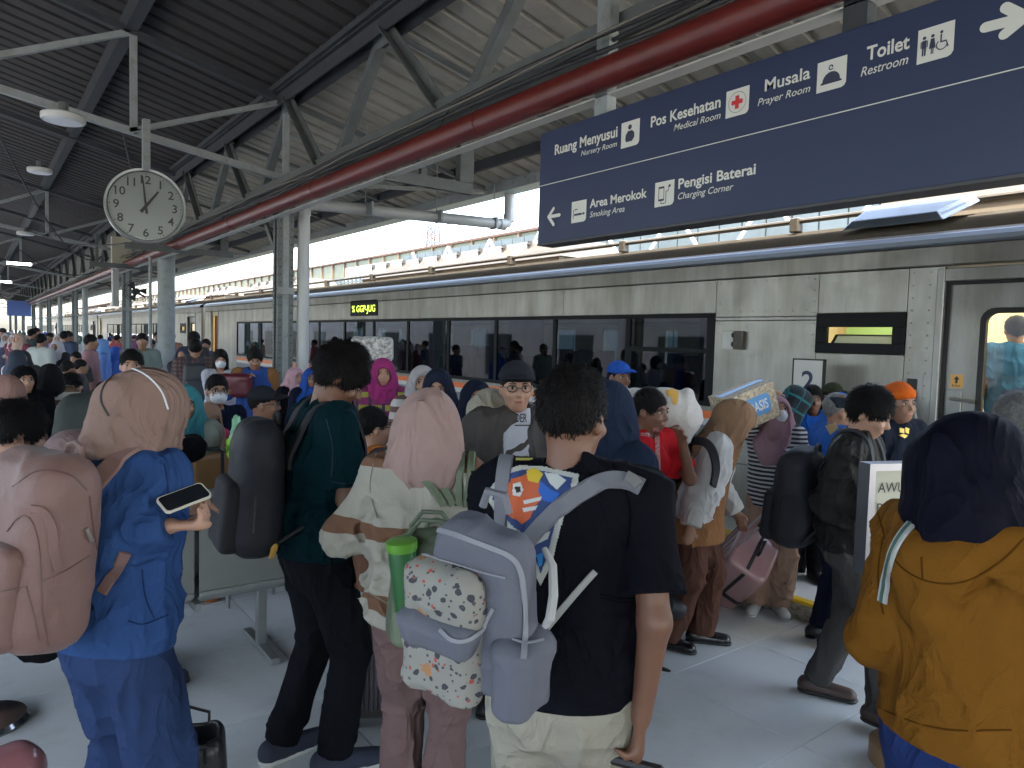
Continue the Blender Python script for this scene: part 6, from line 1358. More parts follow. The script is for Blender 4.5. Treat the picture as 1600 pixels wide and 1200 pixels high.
# mask loops over the hijab
for pts in ([(262, 640), (252, 612), (232, 590), (210, 578), (190, 575)], [(170, 650), (158, 625), (165, 600), (190, 577)]):
    strap_px(P1, bvh_of(P1, [P1['hijab']]), pts, .005, .002, 'mask_cord', M_rub if pts[0][0] < 200 else M_mask, P1['root'], P1['MW'].inverted(), off=.002)
m_bk = mat('bag_black', (.006, .0075, .013), .7, nscale=4, namt=.12, bump=.15, bscale=260)
backpack(P2, 'big black backpack on the back of the man in the teal shirt', .33, .52, .21, .21, m_bk, mat('strap_black', (.010, .010, .014), .8, bump=.2, bscale=300), gap=.02, h=.01, taper=.16, rr=.085, sw=.065)
ch_ = MB(); o_ = P2['bagM'].inverted() @ Vector(CP+ray(428, 862)*2.62)
g = MB(); g.prism([(0, 0), (.022, .006), (.07, .052), (.062, .07), (.02, .045)], (o_.x-.02, o_.y, o_.z-.03), (1, 0, 0), (0, 0, 1), (0, -1, 0), .012); g.build('key_charm', mat('charm_yellow', (.45, .25, .03), .5), P2['bag'])
m_gr = mat('bag_green', (.085, .11, .065), .6, nscale=4, namt=.1, bump=.15, bscale=220)
backpack(P3, 'sage green backpack with round handles on the woman in the striped sweater', .29, .36, .15, .145, m_gr, mat('strap_green', (.13, .16, .10), .65, bump=.15, bscale=220), gap=.02, h=.009, taper=.2, rr=.07, sw=.05, straps=False, dx=.075)
bv3 = bvh_of(P3, [P3['top']])
for off_ in (0, 26): strap_px(P3, bv3, [(608+off_, 706), (640+off_*.9, 726), (668+off_*.8, 755), (692+off_*.6, 790)], .026, .009, 'shoulder_strap', mat('strap_green', (.13, .16, .10), .65), P3['bag'], P3['bagM'].inverted())
for off_ in (0, 16): strap_px(P3, bv3, [(722+off_, 705), (720+off_*.9, 740), (716+off_*.8, 790)], .026, .009, 'shoulder_strap', mat('strap_green', (.13, .16, .10), .65), P3['bag'], P3['bagM'].inverted())
for y_, z_ in ((-.03, 0), (-.055, -.02)):
    g = MB(); g.tube([(-.07, y_, .14+z_), (-.065, y_-.01, .2+z_), (-.03, y_-.015, .245+z_), (.03, y_-.015, .245+z_), (.065, y_-.01, .2+z_), (.07, y_, .14+z_)], .007, 8); g.build('round_handle', m_gr, P3['bag'], smooth=True)
tb = empty('tumbler', (0, 0, 0), label='green plastic drinking bottle with lime lid in the side pocket of the sage backpack', cat='bottle'); tp_ = CP+ray(631, 905)*2.14; tb.matrix_world = MWat(*tp_, ry=math.radians(-5))
g = MB(); g.tube([(0, 0, -.1), (0, 0, -.095), (0, 0, .09)], [.030, .034, .042], 20); g.build('cup', mat('tumbler_green', (.03, .12, .035), .3, coat=.3), tb, smooth=True)
g = MB(); g.tube([(0, 0, .09), (0, 0, .098), (0, 0, .118), (0, 0, .122)], [.044, .047, .047, .04], 20); g.build('lid', mat('tumbler_lid', (.11, .30, .03), .35), tb, smooth=True)
# child's bag on the man in black
m_lg = mat('bag_lilac', (.095, .10, .125), .75, nscale=5, namt=.08, bump=.1, bscale=200); m_lg2 = mat('strap_grey', (.14, .145, .165), .8, bump=.15, bscale=250)
mt = mat('bag_print_base', (.22, .215, .19), .8, bump=.1, bscale=200).copy(); N = mt.node_tree.nodes; L = mt.node_tree.links; tc = nm(mt, 'ShaderNodeTexCoord'); last = (.22, .215, .19)
prev = None
for sc_, th_r, cc, sd_ in ((34., .36, (.035, .035, .045), 1.3), (15., .34, (.30, .15, .06), 4.1), (40., .27, (.30, .06, .04), 7.7), (70., .33, (.06, .06, .07), 2.2)):
    mp = nm(mt, 'ShaderNodeMapping'); mp.inputs['Location'].default_value = (sd_, sd_, sd_); L.new(tc.outputs['Object'], mp.inputs[0]); vo = nm(mt, 'ShaderNodeTexVoronoi', Scale=sc_); L.new(mp.outputs[0], vo.inputs['Vector']); nz = nm(mt, 'ShaderNodeTexNoise', Scale=60., Detail=2.); L.new(mp.outputs[0], nz.inputs['Vector'])
    ad = nm(mt, 'ShaderNodeMath', operation='MULTIPLY_ADD'); L.new(nz.outputs['Fac'], ad.inputs[0]); ad.inputs[1].default_value = .45; L.new(vo.outputs['Distance'], ad.inputs[2])
    lt = nm(mt, 'ShaderNodeMath', operation='LESS_THAN'); L.new(ad.outputs[0], lt.inputs[0]); lt.inputs[1].default_value = th_r+.12; mx = nm(mt, 'ShaderNodeMix', data_type='RGBA'); L.new(lt.outputs[0], mx.inputs['Factor']); mx.inputs['B'].default_value = (*cc, 1)
    if prev: L.new(prev, mx.inputs['A'])
    else: mx.inputs['A'].default_value = (.22, .215, .19, 1)
    prev = mx.outputs['Result']
L.new(prev, N['Principled BSDF'].inputs['Base Color']); m_pr = mt
b4 = bpy.data.objects.new('backpack', None); COL.objects.link(b4); tag(b4, 'small lilac grey backpack with a patterned panel hanging on the man in black', 'backpack')
W4 = frame_mat(Vector(CP+ray(757, 938)*1.47), Vector(RH)-Vector(FH)*.55+Vector((0, 0, -.12)), Vector(FH)+Vector(RH)*.5+Vector((0, 0, .18))) ; b4.matrix_world = W4   # local x right, y away, z up
F = Fld((-.16, -.09, -.22), (.17, .12, .23), .008); F.box((0, 0, -.01), (.118, .07, .18), .055, .01, None, .10, taper_y=.3); F.disp(lambda x, y, z: -.014*crz(vnoise(x, y, z, 8, 8, 5, 3), 4)-.007*crz(vnoise(x, y, z, 16, 16, 20, 4), 4)); link('bag_body', F.mesh('bag_body', [m_lg], 1), b4)
F = Fld((-.17, -.13, -.24), (.1, .0, .12), .008); F.box((-.055, -.062, -.055), (.095, .04, .145), .035, .01, None, .08); F.disp(lambda x, y, z: -.011*1*crz(vnoise(x, y, z, 11, 11, 11, 6), 4)); link('printed_panel', F.mesh('printed_panel', [m_pr], 1), b4)
F = Fld((.03, -.12, -.24), (.18, .08, .0), .008); F.box((.105, -.02, -.115), (.045, .065, .085), .03, .01, None, -.1); F.disp(lambda x, y, z: -.010*1*crz(vnoise(x, y, z, 14, 14, 9, 8), 4)); link('side_pocket', F.mesh('side_pocket', [m_lg], 1), b4)
F = Fld((-.17, -.14, -.14), (.06, .0, .0), .008); F.box((-.055, -.085, -.045), (.088, .035, .04), .028, .01); F.disp(lambda x, y, z: -.011*1*crz(vnoise(x, y, z, 11, 11, 11, 12), 4)); link('pocket_flap', F.mesh('pocket_flap', [m_lg], 1), b4)
cb4 = dict(MI=W4.inverted(), MW=W4); bvb = bvh_of(dict(meshes=[ch_.data for ch_ in b4.children])); zl_ = mat('zip_light', (.20, .205, .23), .6)
for pts, w_ in (([(676, 826), (712, 836), (755, 852), (795, 868), (812, 890), (818, 930), (820, 990), (818, 1030)], .012), ([(688, 985), (706, 1000), (728, 1000), (752, 985), (772, 950)], .009), ([(660, 868), (700, 876), (745, 890), (790, 902)], .004), ([(800, 1000), (822, 1006), (848, 1000)], .005)): strap_px(cb4, bvb, pts, w_, .003, 'zipper', zl_, b4, W4.inverted(), off=.002)
g = MB(); g.tube([(-.03, .03, .19), (-.02, .03, .225), (.02, .03, .225), (.03, .03, .19)], .009, 8); g.build('carry_handle', m_lg2, b4, smooth=True)
g = MB(); g.tube([(.10, .06, .12), (.13, .04, .10), (.145, .02, .05), (.15, .0, .01), (.14, 0, -.01)], [.006, .009, .010, .010, .007], 8); g.build('loose_strap_end', mat('strap_pale', (.32, .32, .31), .8), b4, smooth=True)
bv4 = bvh_of(P4); iv4 = W4.inverted()
strap_px(P4, bv4, [(786, 838), (785, 800), (786, 760), (790, 725), (797, 700), (812, 686), (826, 684)], .040, .009, 'shoulder_strap', m_lg2, b4, iv4)
strap_px(P4, bv4, [(820, 852), (850, 818), (885, 785), (920, 762), (955, 750), (985, 754), (1003, 762)], .044, .009, 'shoulder_strap', m_lg2, b4, iv4)
strap_px(P4, bv4, [(840, 1000), (870, 962), (905, 920), (930, 892)], .016, .003, 'webbing', mat('strap_pale', (.32, .32, .31), .8), b4, iv4)
strap_px(P4, bv4, [(975, 748), (988, 754), (998, 762)], .03, .013, 'buckle', mat('buckle', (.3, .3, .3), .3, metal=.5), b4, iv4, off=.012)
# back print: bold generic colour shapes
pr = [(((768, 760), (790, 735), (812, 728), (850, 730), (905, 742), (900, 775), (882, 800), (872, 840), (862, 880), (845, 915), (832, 890), (822, 850), (800, 830), (775, 800), (762, 780)), (.36, .37, .34), .003),
      (((776, 764), (795, 742), (815, 735), (850, 737), (895, 748), (890, 772), (874, 796), (864, 838), (854, 876), (845, 895), (838, 880), (828, 845), (805, 825), (783, 797), (770, 778)), (.015, .04, .14), .0042),
      (((800, 750), (822, 742), (842, 752), (856, 764), (850, 778), (838, 790), (830, 810), (815, 820), (798, 806), (790, 785), (792, 765)), (.42, .085, .025), .0054),
      (((822, 737), (838, 733), (850, 742), (842, 756), (826, 752)), (.5, .36, .02), .0058), (((852, 740), (872, 742), (886, 752), (872, 766), (860, 756)), (.42, .44, .42), .0058), (((846, 752), (862, 766), (878, 772), (866, 786), (850, 782), (842, 768)), (.01, .09, .38), .0062),
      (((800, 757), (812, 754), (818, 766), (812, 776), (802, 774)), (.45, .47, .46), .0066), (((806, 762), (812, 761), (813, 769), (807, 770)), (.01, .01, .012), .0074), (((818, 782), (848, 776), (846, 782), (820, 788)), (.45, .47, .46), .0066), (((816, 794), (842, 790), (838, 797), (818, 800)), (.45, .47, .46), .0066), (((830, 842), (862, 830), (858, 842), (836, 852)), (.38, .4, .4), .0066), (((838, 868), (852, 862), (848, 884), (842, 886)), (.01, .16, .42), .0066),
      (((806, 717), (832, 717), (832, 720), (806, 721)), (.45, .42, .1), .003), (((806, 710), (826, 711), (826, 715), (806, 714)), (.35, .36, .34), .003)]
bvt = bvh_of(P4, [P4['top']])
for k, (poly, cc, of_) in enumerate(pr): decal_px(P4, bvt, poly, 'back_print', mat('print_%d' % k, cc, .75), P4['topo'], of_)
decal_px(P4, bvh_of(P4), [(814, 1088), (820, 1087), (823, 1104), (817, 1105)], 'trouser_tag', M_rub, P4['root'], .004)
# crossbody bag of the woman in mustard
bv5 = bvh_of(P5, [P5['top']]); sb = bpy.data.objects.new('crossbody_bag', None); COL.objects.link(sb); tag(sb, 'white and green striped woven strap with small bag across the mustard hoodie', 'bag'); W5 = P5['MW'] @ Matrix.Translation(tuple(P5['J']['pel']+P5['fw']*.22+P5['up']*.02)); sb.matrix_world = W5; iv5 = W5.inverted()
S5 = [(1500, 776), (1482, 783), (1458, 795), (1425, 820), (1400, 856), (1387, 900), (1380, 940)]
strap_px(P5, bv5, S5, .027, .004, 'strap', mat('strap_white', (.42, .43, .40), .8, bump=.3, bscale=300), sb, iv5, off=.004); strap_px(P5, bv5, S5, .008, .002, 'strap_stripe', mat('strap_greenline', (.05, .11, .09), .8), sb, iv5, off=.0095)
F = Fld((-.12, -.05, -.1), (.12, .05, .1), .01); F.box((0, 0, 0), (.1, .035, .075), .03); link('pouch', F.mesh('pouch', [mat('pouch_brown', (.08, .05, .035), .5)], 1), sb)
# luggage of the foreground group
gnd = onz(576, 1122)
suitcase('suitcase', 'dark brown ribbed hard suitcase standing beside the man in teal', MWat(gnd[0], gnd[1], 0, -.55), .30, .50, .24, mat('case_brown', (.055, .042, .042), .35, coat=.3), mat('case_rib', (.16, .15, .17), .25, metal=.5), ribs=11, handle=.12)
hw_ = P4['MW'] @ Vector(P4['J']['hand'][1]+P4['J']['hd'][1][1]*.012); G4R = Matrix.Rotation(-1.05, 4, 'Z'); G4M = Matrix.Translation((hw_.x, hw_.y, 0)) @ G4R @ Matrix.Translation((0, -.09, 0)); G4H = .045; G4Z = hw_.z-.067
suitcase('suitcase', 'pink suitcase with grey strap held by the man in black', G4M, .36, G4Z, .24, mat('case_pink2', (.34, .19, .20), .4, coat=.2), None, ribs=5, handle=G4H)
bb = CP+ray(278, 1175)*2.25
bkt = empty('handbag', (0, 0, 0), label='open black leather handbag standing on the floor beside the woman in blue', cat='bag'); gq = CP+ray(280, 1190)*2.5; z_ = .30
bkt.matrix_world = MWat(gq[0], gq[1], 0, -.3)
F = Fld((-.22, -.17, 0), (.22, .17, .42), .009); F.box((0, 0, .18), (.165, .10, .19), .05, .01, None, .12); F.box((0, 0, .34), (.125, .07, .12), .04, .01, mode='s'); F.disp(lambda x, y, z: .005*(np.abs(2*vnoise(x, y, z, 10, 10, 10, 33)-1)-.4)); link('bag_body', F.mesh('bag_body', [mat('leather_black', (.018, .018, .02), .35, nscale=12, namt=.3, bump=.2, bscale=120)], 1), bkt)
for sy in (-.06, .06):
    g = MB(); g.tube([(-.09, sy*1.6, .30), (-.09, sy*2., .37), (0, sy*2.3, .40), (.09, sy*2., .37), (.09, sy*1.6, .30)], .006, 8); g.build('handle', mat('leather_black', (.018, .018, .02), .35), bkt, smooth=True)
gq = onz(30, 1300)
softbox('pink_bag', 'glossy pink rounded bag at the lower left corner', 'bag', MWat(gq[0]-.04, gq[1]-.05, .17, .3), (.12, .1, .17), .09, mat('glossy_pink', (.34, .14, .15), .2, coat=.5), .01, .003)
st_ = onz(-8, 1128)
rp_ = empty('queue_post', (st_[0]-.04, st_[1], 0), label='chrome barrier post with a round steel foot at the left edge', cat='post')
g = MB(); g.tube([(0, 0, .0), (0, 0, .012), (0, 0, .03), (0, 0, .036)], [.17, .172, .16, .05], 32); g.build('foot', mat('chrome', (.3, .3, .3), .15, metal=.9), rp_, smooth=True); g = MB(); g.tube([(0, 0, .03), (0, 0, .95)], .03, 16); g.build('pole', mat('chrome', (.3, .3, .3), .15, metal=.9), rp_, smooth=True)
gq = onz(1372, 1185)
tp2 = empty('stool', (gq[0]+.02, gq[1]-.1, 0), label='low round tan stool with a quilted denim pouch on it, beside the blue jeans', cat='stool')
g = MB(); g.tube([(0, 0, 0), (0, 0, .02), (0, 0, .10), (0, 0, .12)], [.12, .14, .14, .12], 24); g.build('seat', mat('tan_leather', (.22, .13, .06), .5), tp2, smooth=True)
qb = softbox('denim_pouch', 'quilted denim pouch lying on the tan stool', 'pouch', MWat(gq[0], gq[1]-.12, .17, .5), (.13, .08, .055), .05, mat('denim_quilt', (.10, .14, .22), .8, nscale=40, namt=.4, bump=.5, bscale=60), .009, .006)

def seams(c, rows, m, meshes=None, w_=.004, th=.0015, name='seam'):
    bv = bvh_of(c, meshes or [c['top']]); 
    for pts in rows: strap_px(c, bv, pts, w_, th, name, m, c['topo'], c['MW'].inverted(), off=.0012)
seams(P4, [[(938, 928), (965, 934), (995, 934), (1020, 928)], [(938, 934), (965, 940), (995, 940), (1020, 934)], [(958, 725), (975, 760), (985, 800), (980, 860)], [(838, 700), (870, 706), (910, 704), (945, 694)]], mat('seam_black', (.003, .003, .004), .9, spec=.02))
seams(P5, [[(1372, 800), (1395, 870), (1440, 905), (1500, 910), (1560, 880), (1610, 830)], [(1380, 840), (1372, 900), (1380, 960)], [(1340, 1085), (1400, 1118), (1480, 1140), (1580, 1140)], [(1440, 870), (1442, 905)]], mat('seam_mustard', (.08, .032, .004), .9, spec=.05))
seams(P1, [[(85, 745), (130, 762), (165, 745)], [(250, 700), (262, 760), (262, 820)], [(200, 970), (225, 975), (262, 960)], [(222, 890), (226, 930), (240, 965)]], mat('seam_blue', (.010, .024, .07), .9, spec=.05))
seams(P2, [[(517, 752), (540, 756), (565, 750)], [(510, 655), (520, 700), (518, 745)]], mat('seam_teal', (.002, .014, .017), .8))
seams(P3, [[(575, 925), (610, 945), (650, 962)], [(590, 700), (578, 760), (590, 810)]], mat('seam_cream', (.2, .19, .16), .9, spec=.05))
# ================================================================== MIDDLE GROUND, RIGHT
HM = .011
CB = cloth('black_plain', (.006, .006, .008)); CN = cloth('navy_plain', (.009, .012, .028)); CD = cloth('denim', (.018, .033, .085), nscale=8); CW = cloth('white_plain', (.42, .42, .42))
SB = dict(m=M_shoe)
# cap man
Q1 = person('man in a black cap and glasses, open grey jacket over a white printed t-shirt', 806, 3.45, 176, ty=558, sex='m', skin=0, h=.0095, fat=1.12, hyaw=.05, arms={'both': 'hang'}, bottom=dict(m=CB),
            top=dict(kind='jacket', m=cloth('jacket_taupe', (.075, .068, .064), .55, .1, w_=.7), sleeve='long', ease=.026, hem=-.1, amp=.015, open_=cloth('white_tee', (.46, .47, .52), w_=.2)), head=dict(kind='cap', m=cloth('cap_black', (.02, .022, .028), w_=.05), brim=cloth('cap_black', (.02, .022, .028))), glasses=True, shoes=SB)
bq = bvh_of(Q1, [Q1['inner']])
def text_on(c, bv, txt, x0, x1, y0, y1, m, parent, name='lettering', off=.004, n=1):   # lettering laid on cloth: each vertex is projected on the cloth
    me = text_mesh(txt, m, 1, .70, 0, .01); ok = True; V = [v.co.copy() for v in me.vertices]; ym = max(v.y for v in V)
    for i, v in enumerate(V):
        l, nn = hit_px(c, bv, x0+(x1-x0)*v.x, y1-(y1-y0)*v.y/ym)
        if l is None: ok = False; continue
        me.vertices[i].co = l+nn.normalized()*off
    return link(name, me, parent) if ok else None
text_on(Q1, bq, 'RIDER', 797, 823, 647, 660, M_rub, Q1['root'])
decal_px(Q1, bq, [(802, 636), (829, 636), (829, 638), (802, 638)], 'print_line', M_rub, Q1['root']); decal_px(Q1, bq, [(804, 664), (830, 664), (830, 665.8), (804, 665.8)], 'print_line', M_rub, Q1['root'])
# porter with sack
Q2 = person('porter in a bright red short sleeved shirt carrying a white sack on his shoulder', 1003, 3.85, 128, H=1.60, sex='m', skin=2, h=.0095, hyaw=.1, hpitch=.08, lean=.06, zf=-.06,
            arms={-1: dict(px=(1066, 690, 3.72), pole=(-.4, .1, -1)), 1: 'hang'}, bottom=dict(m=CB), top=dict(kind='tee', m=cloth('porter_red', (.40, .012, .018), .7, w_=.6), ease=.024, hem=-.08, amp=.012, collar=cloth('collar_red', (.35, .12, .12))), head=dict(kind='short'), shoes=SB)
bq = bvh_of(Q2); sleeve_m = mat('batik_trim', (.35, .16, .15), .8, nscale=90, namt=.7)
text_on(Q2, bq, 'PORTER', 1001, 1016, 677, 682, CW, Q2['root'])
strap_px(Q2, bq, [(1025, 668), (1026, 682), (1027, 705), (1028, 740)], .03, .002, 'batik_placket', sleeve_m, Q2['root'], Q2['MW'].inverted(), off=.003)
sk = bpy.data.objects.new('sack', None); COL.objects.link(sk); tag(sk, 'stuffed white woven plastic sack with a yellow print on the porter shoulder', 'sack'); sc_ = CP+ray(1030, 640)*3.98; sk.matrix_world = frame_mat(Vector(sc_), Vector(RH)+Vector((0, 0, -.12)), Vector(FH))
F = Fld((-.26, -.14, -.24), (.28, .14, .24), .011); F.cap((-.15, 0, 0), (.04, 0, 0), .095, .11, .05, (0, 1, 0, .8)); F.cap((.03, 0, 0), (.12, 0, -.03), .11, .125, .05, (0, 1, 0, .55)); F.cap((.15, 0, .115), (.15, 0, -.15), .022, .03, .05); F.disp(lambda x, y, z: -.008*crz(vnoise(x, y, z, 9, 9, 9, 71), 4)); link('sack_body', F.mesh('sack_body', [mat('sack_white', (.44, .42, .40), .55, nscale=40, namt=.1, bump=.3, bscale=160)], 1), sk)
fs = dict(MI=sk.matrix_world.inverted()); bvs = bvh_of(dict(meshes=[sk.children[0].data]))
decal_px(fs, bvs, [(1040, 611), (1052, 606), (1060, 613), (1059, 626), (1056, 634), (1050, 630), (1050, 622), (1043, 618)], 'yellow_print', mat('print_yellow', (.5, .28, .04), .6), sk)
decal_px(fs, bvs, [(1070, 600), (1076, 601), (1076, 607), (1070, 606)], 'red_print', mat('print_red', (.5, .06, .07), .6), sk); decal_px(fs, bvs, [(1060, 680), (1068, 681), (1066, 687), (1058, 686)], 'red_print', mat('print_red', (.5, .06, .07), .6), sk)
Q3 = person('man in a blue cap with a dark hood, standing by the train window', 964, 5.5, 155, ty=560, skin=2, h=.012, bottom=dict(m=CB), top=dict(kind='jacket', m=CN, sleeve='long', ease=.03), head=dict(kind='cap', m=cloth('cap_blue', (.02, .08, .36)), m2=CN), shoes=SB, hyaw=.15)
Q4 = person('short girl in a pale grey flowered hijab and navy dress behind the black t-shirt', 969, 4.8, 168, ty=598, sex='f', skin=1, h=.012, bottom=dict(m=CN, wide=1.5), top=dict(kind='tunic', m=CN, sleeve='long', ease=.03, hem=-.3), head=dict(kind='hijab', m=cloth('hijab_palegreen', (.26, .30, .28))), shoes=SB)
Q5 = person('woman in a long navy hijab walking away behind the man in black', 948, 2.75, 40, ty=585, sex='f', skin=1, h=.012, bottom=dict(m=CW, wide=1.3), top=dict(kind='tunic', m=cloth('navy_dress', (.012, .02, .04)), sleeve='long', ease=.035, hem=-.12), head=dict(kind='hijab', m=cloth('navy_dress', (.012, .02, .04)), drape='long', bun=1), shoes=SB)
chk = stripes('check_tunic', (.16, .015, .08), (.24, .24, .03), .10, .42, 0, c3=(.05, .015, .05))
Q6 = person('woman in a magenta hijab and chequered purple and yellow tunic facing the camera', 597, 5.7, 176, ty=556, sex='f', skin=0, h=.012, bottom=dict(m=CD), arms={'both': 'fold'}, top=dict(kind='tunic', m=chk, sleeve='long', ease=.035, hem=-.3, flare=.02), head=dict(kind='hijab', m=cloth('magenta', (.26, .03, .13)), drape='long', vol=1.05), shoes=SB)
sk2 = softbox('woven_bag', 'white and grey patterned woven sack raised beside the magenta hijab', 'bag', MWat(*(CP+ray(582, 545)*6.0), rz=-.5), (.17, .12, .10), .03, mat('pattern_grey', (.36, .36, .35), .7, nscale=45, namt=.8), .014, .008)
Q6b = person('man mostly hidden behind the teal shirt, carrying the patterned sack on his head', 578, 6.05, 178, H=1.55, skin=2, h=.014, bottom=dict(m=CB), top=dict(kind='long', m=CB, sleeve='long', ease=.02), head=dict(kind='short'), arms={1: 'up'}, shoes=SB)
brw = stripes('brown_white', (.42, .41, .39), (.12, .06, .05), .09, .45)
Q7 = person('woman in a pale grey hijab and brown striped top, left one of a pair', 659, 5.0, 172, ty=566, sex='f', skin=0, h=.012, bottom=dict(m=CB), top=dict(kind='long', m=brw, sleeve='long', ease=.028), head=dict(kind='hijab', m=cloth('hijab_grey', (.33, .31, .32)), drape='tucked'), shoes=SB, hyaw=-.1)
Q8 = person('woman in a dark navy hijab, right one of a pair, behind the pink hijab', 684, 4.75, 186, ty=570, sex='f', skin=0, h=.012, bottom=dict(m=CB), top=dict(kind='long', m=CB, sleeve='long', ease=.028), head=dict(kind='hijab', m=cloth('hijab_navy2', (.014, .018, .035))), shoes=SB, hpitch=.2)
Q9 = person('woman in a black hijab and black face mask beside the cap man', 743, 4.35, 170, ty=586, sex='f', skin=1, h=.012, bottom=dict(m=CB), top=dict(kind='tunic', m=CN, sleeve='long', ease=.028, hem=-.2), head=dict(kind='hijab', m=cloth('hijab_ink', (.010, .014, .028)), drape='long'), mask=mat('mask_ink', (.015, .017, .026), .8), shoes=SB)
Q10 = person('woman in a cream hijab and black clothes with a black backpack, walking away', 765, 3.55, 50, ty=600, sex='f', skin=0, h=.0115, bottom=dict(m=CB), top=dict(kind='long', m=CB, sleeve='long', ease=.03, hem=-.15), head=dict(kind='hijab', m=cloth('hijab_cream', (.36, .33, .27)), drape='tucked', bun=1), shoes=SB)
backpack(Q10, 'black backpack on the woman in the cream hijab', .28, .40, .15, .24, m_bk)
# brown hijab woman pulling a black suitcase
Q11 = person('woman in a brown hijab, white sleeves and brown vest bending to the right', 1092, 4.15, 96, H=1.50, sex='f', skin=1, h=.0095, lean=.30, hpitch=.6, fat=1.05, arms={1: dict(px=(1072, 842, 3.84), pole=(.6, -.8, -.2)), -1: dict(px=(1150, 800, 4.3), pole=(-.3, -.5, -1)), 'hands': {1: dict(curl=1.)}}, legs={1: (.09, -.14, .075), -1: (-.09, .06, .075)},
             bottom=dict(m=cloth('maroon_trousers', (.075, .035, .025)), wide=1.5, amp=.012), top=dict(kind='long', m=cloth('white_blouse', (.46, .46, .45), .6, w_=.6), sleeve='long', ease=.03, hem=-.05, amp=.012, puff=.12), head=dict(kind='hijab', m=cloth('hijab_brown', (.215, .13, .08), .7), drape='chest', bun=1, vol=1.1), shoes=dict(m=mat('patent_black', (.012, .012, .013), .25), sole=M_shoe))
F = Fld(Q11['lo']-.1, Q11['hi']+.1, .011); J_ = Q11['J']; s_ = Q11['s']; up_, fw_, rx_ = Q11['up'], Q11['fw'], Q11['rx']
F.cap(J_['pel']-A3(0, 0, .16), J_['pel']+up_*.1*s_, .195, .145, .06, (*fw_, .9)); F.cap(J_['pel']+up_*.1*s_, J_['ch']+up_*.05, .14, .135, .06, (*fw_, .9)); F.plane(J_['pel']-A3(0, 0, .17), (0, 0, -1))
F.disp(lambda x, y, z: -.013*crz(vnoise(x, y, z, 9, 9, 4, 55), 4)); link('vest', F.mesh('vest', [cloth('vest_brown', (.20, .095, .042), .75, w_=.6)], 1), Q11['root'])
backpack(Q11, 'large plain black backpack on the bending woman in the brown hijab', .30, .50, .20, .30, m_bk, gap=.03, pocket=False, rr=.07, straps=False)
strap_px(Q11, bvh_of(Q11), [(1062, 715), (1078, 694), (1098, 690), (1112, 702), (1118, 730), (1112, 760)], .05, .012, 'shoulder_strap', mat('strap_black', (.018, .018, .024), .8), Q11['bag'], Q11['bagM'].inverted())
hp_ = Vector(CP+ray(1062, 875)*3.95); bt_ = Vector(onz(1000, 985)); 
def tilted_case(top, ax_down, **k): pass
cs = bpy.data.objects
zc_ = (hp_-bt_); z_ax = zc_.normalized(); xw = Vector(FH); xw = (xw-z_ax*xw.dot(z_ax)).normalized(); yw = z_ax.cross(xw); Mx = Matrix((( xw.x, yw.x, z_ax.x, bt_.x+.05), (xw.y, yw.y, z_ax.y, bt_.y), (xw.z, yw.z, z_ax.z, .03), (0, 0, 0, 1)))
suitcase('suitcase', 'black soft suitcase being pulled by the woman in the brown hijab', Mx, .36, max(.3, zc_.length-.28), .22, mat('case_black', (.015, .016, .02), .6, bump=.2, bscale=200), None, ribs=3, handle=.24)
# striped woman with mask and box
bws = stripes('bw_stripe', (.45, .45, .45), (.016, .016, .025), .028, .52, wob=.004)
Q12 = person('woman in a mauve hijab, white mask and black and white striped shirt looking up', 1214, 4.75, 176, ty=612, sex='f', skin=0, h=.010, hpitch=-.25, hyaw=.3, arms={1: dict(px=(1196, 622, 4.6), pole=(1, 0, -1)), -1: 'hang'}, bottom=dict(m=cloth('tan_trousers', (.33, .215, .155)), wide=1.5, amp=.01), top=dict(kind='long', m=bws, sleeve='long', ease=.024, hem=-.08), head=dict(kind='hijab', m=cloth('hijab_lilac', (.30, .18, .21), .7), drape='chest', front=1), mask=True, shoes=dict(m=M_sole, sole=M_sole))
fr_ = bpy.data.objects.new('cardboard_box', None); COL.objects.link(fr_); tag(fr_, 'patterned cardboard water box with a blue OASIS logo carried on a shoulder', 'box')
bx0 = CP+ray(1163, 634)*4.55; fr_.matrix_world = frame_mat(Vector(bx0), Vector(RH)*1-Vector((0, 0, .38))*-1+Vector(FH)*.35, Vector(FH)*1-Vector(RH)*.35)
mb_ = mat('box_pattern', (.40, .33, .23), .7, nscale=60, namt=.55, dirt=(45, (.12, .09, .06)))
g = MB(); g.box((-.17, -.11, -.115), (.17, .11, .115)); g.build('carton', mb_, fr_, bevel=.004); g = MB(); g.box((-.168, -.03, .116), (.168, .03, .118)); g.build('tape', mat('tape_blue', (.12, .27, .5), .4), fr_)
g = MB(); g.prism(rrect(-.095, -.06, .095, .065, .03, 4), (.02, -.1105, 0), (1, 0, 0), (0, 0, 1), (0, -1, 0), .001); g.build('logo_patch', mat('logo_blue', (.08, .25, .5), .5), fr_)
link('lettering', text_mesh('OASIS', mat('print_white', (.6, .6, .6), .6), .15, .062, 0, .02), fr_, frame_mat((-.055, -.1125, -.03), (1, 0, 0), (0, 0, 1)))
pld = stripes('teal_plaid', (.006, .014, .02), (.01, .13, .15), .085, .18, wob=.02, c3=(.008, .09, .11))
bnd = softbox('plaid_bundle', 'black and teal plaid jacket bundle held up beside the mauve hijab', 'jacket', MWat(*(CP+ray(1236, 640)*5.0), rz=-.5, ry=.5), (.10, .08, .17), .07, pld, .012, .012)
Q13 = person('man behind the striped woman holding up the plaid bundle, dark clothes', 1240, 5.3, 170, H=1.5, skin=2, h=.014, bottom=dict(m=CB), top=dict(kind='long', m=pld, sleeve='long', ease=.03), head=dict(kind='short'), arms={1: 'up'}, shoes=SB)
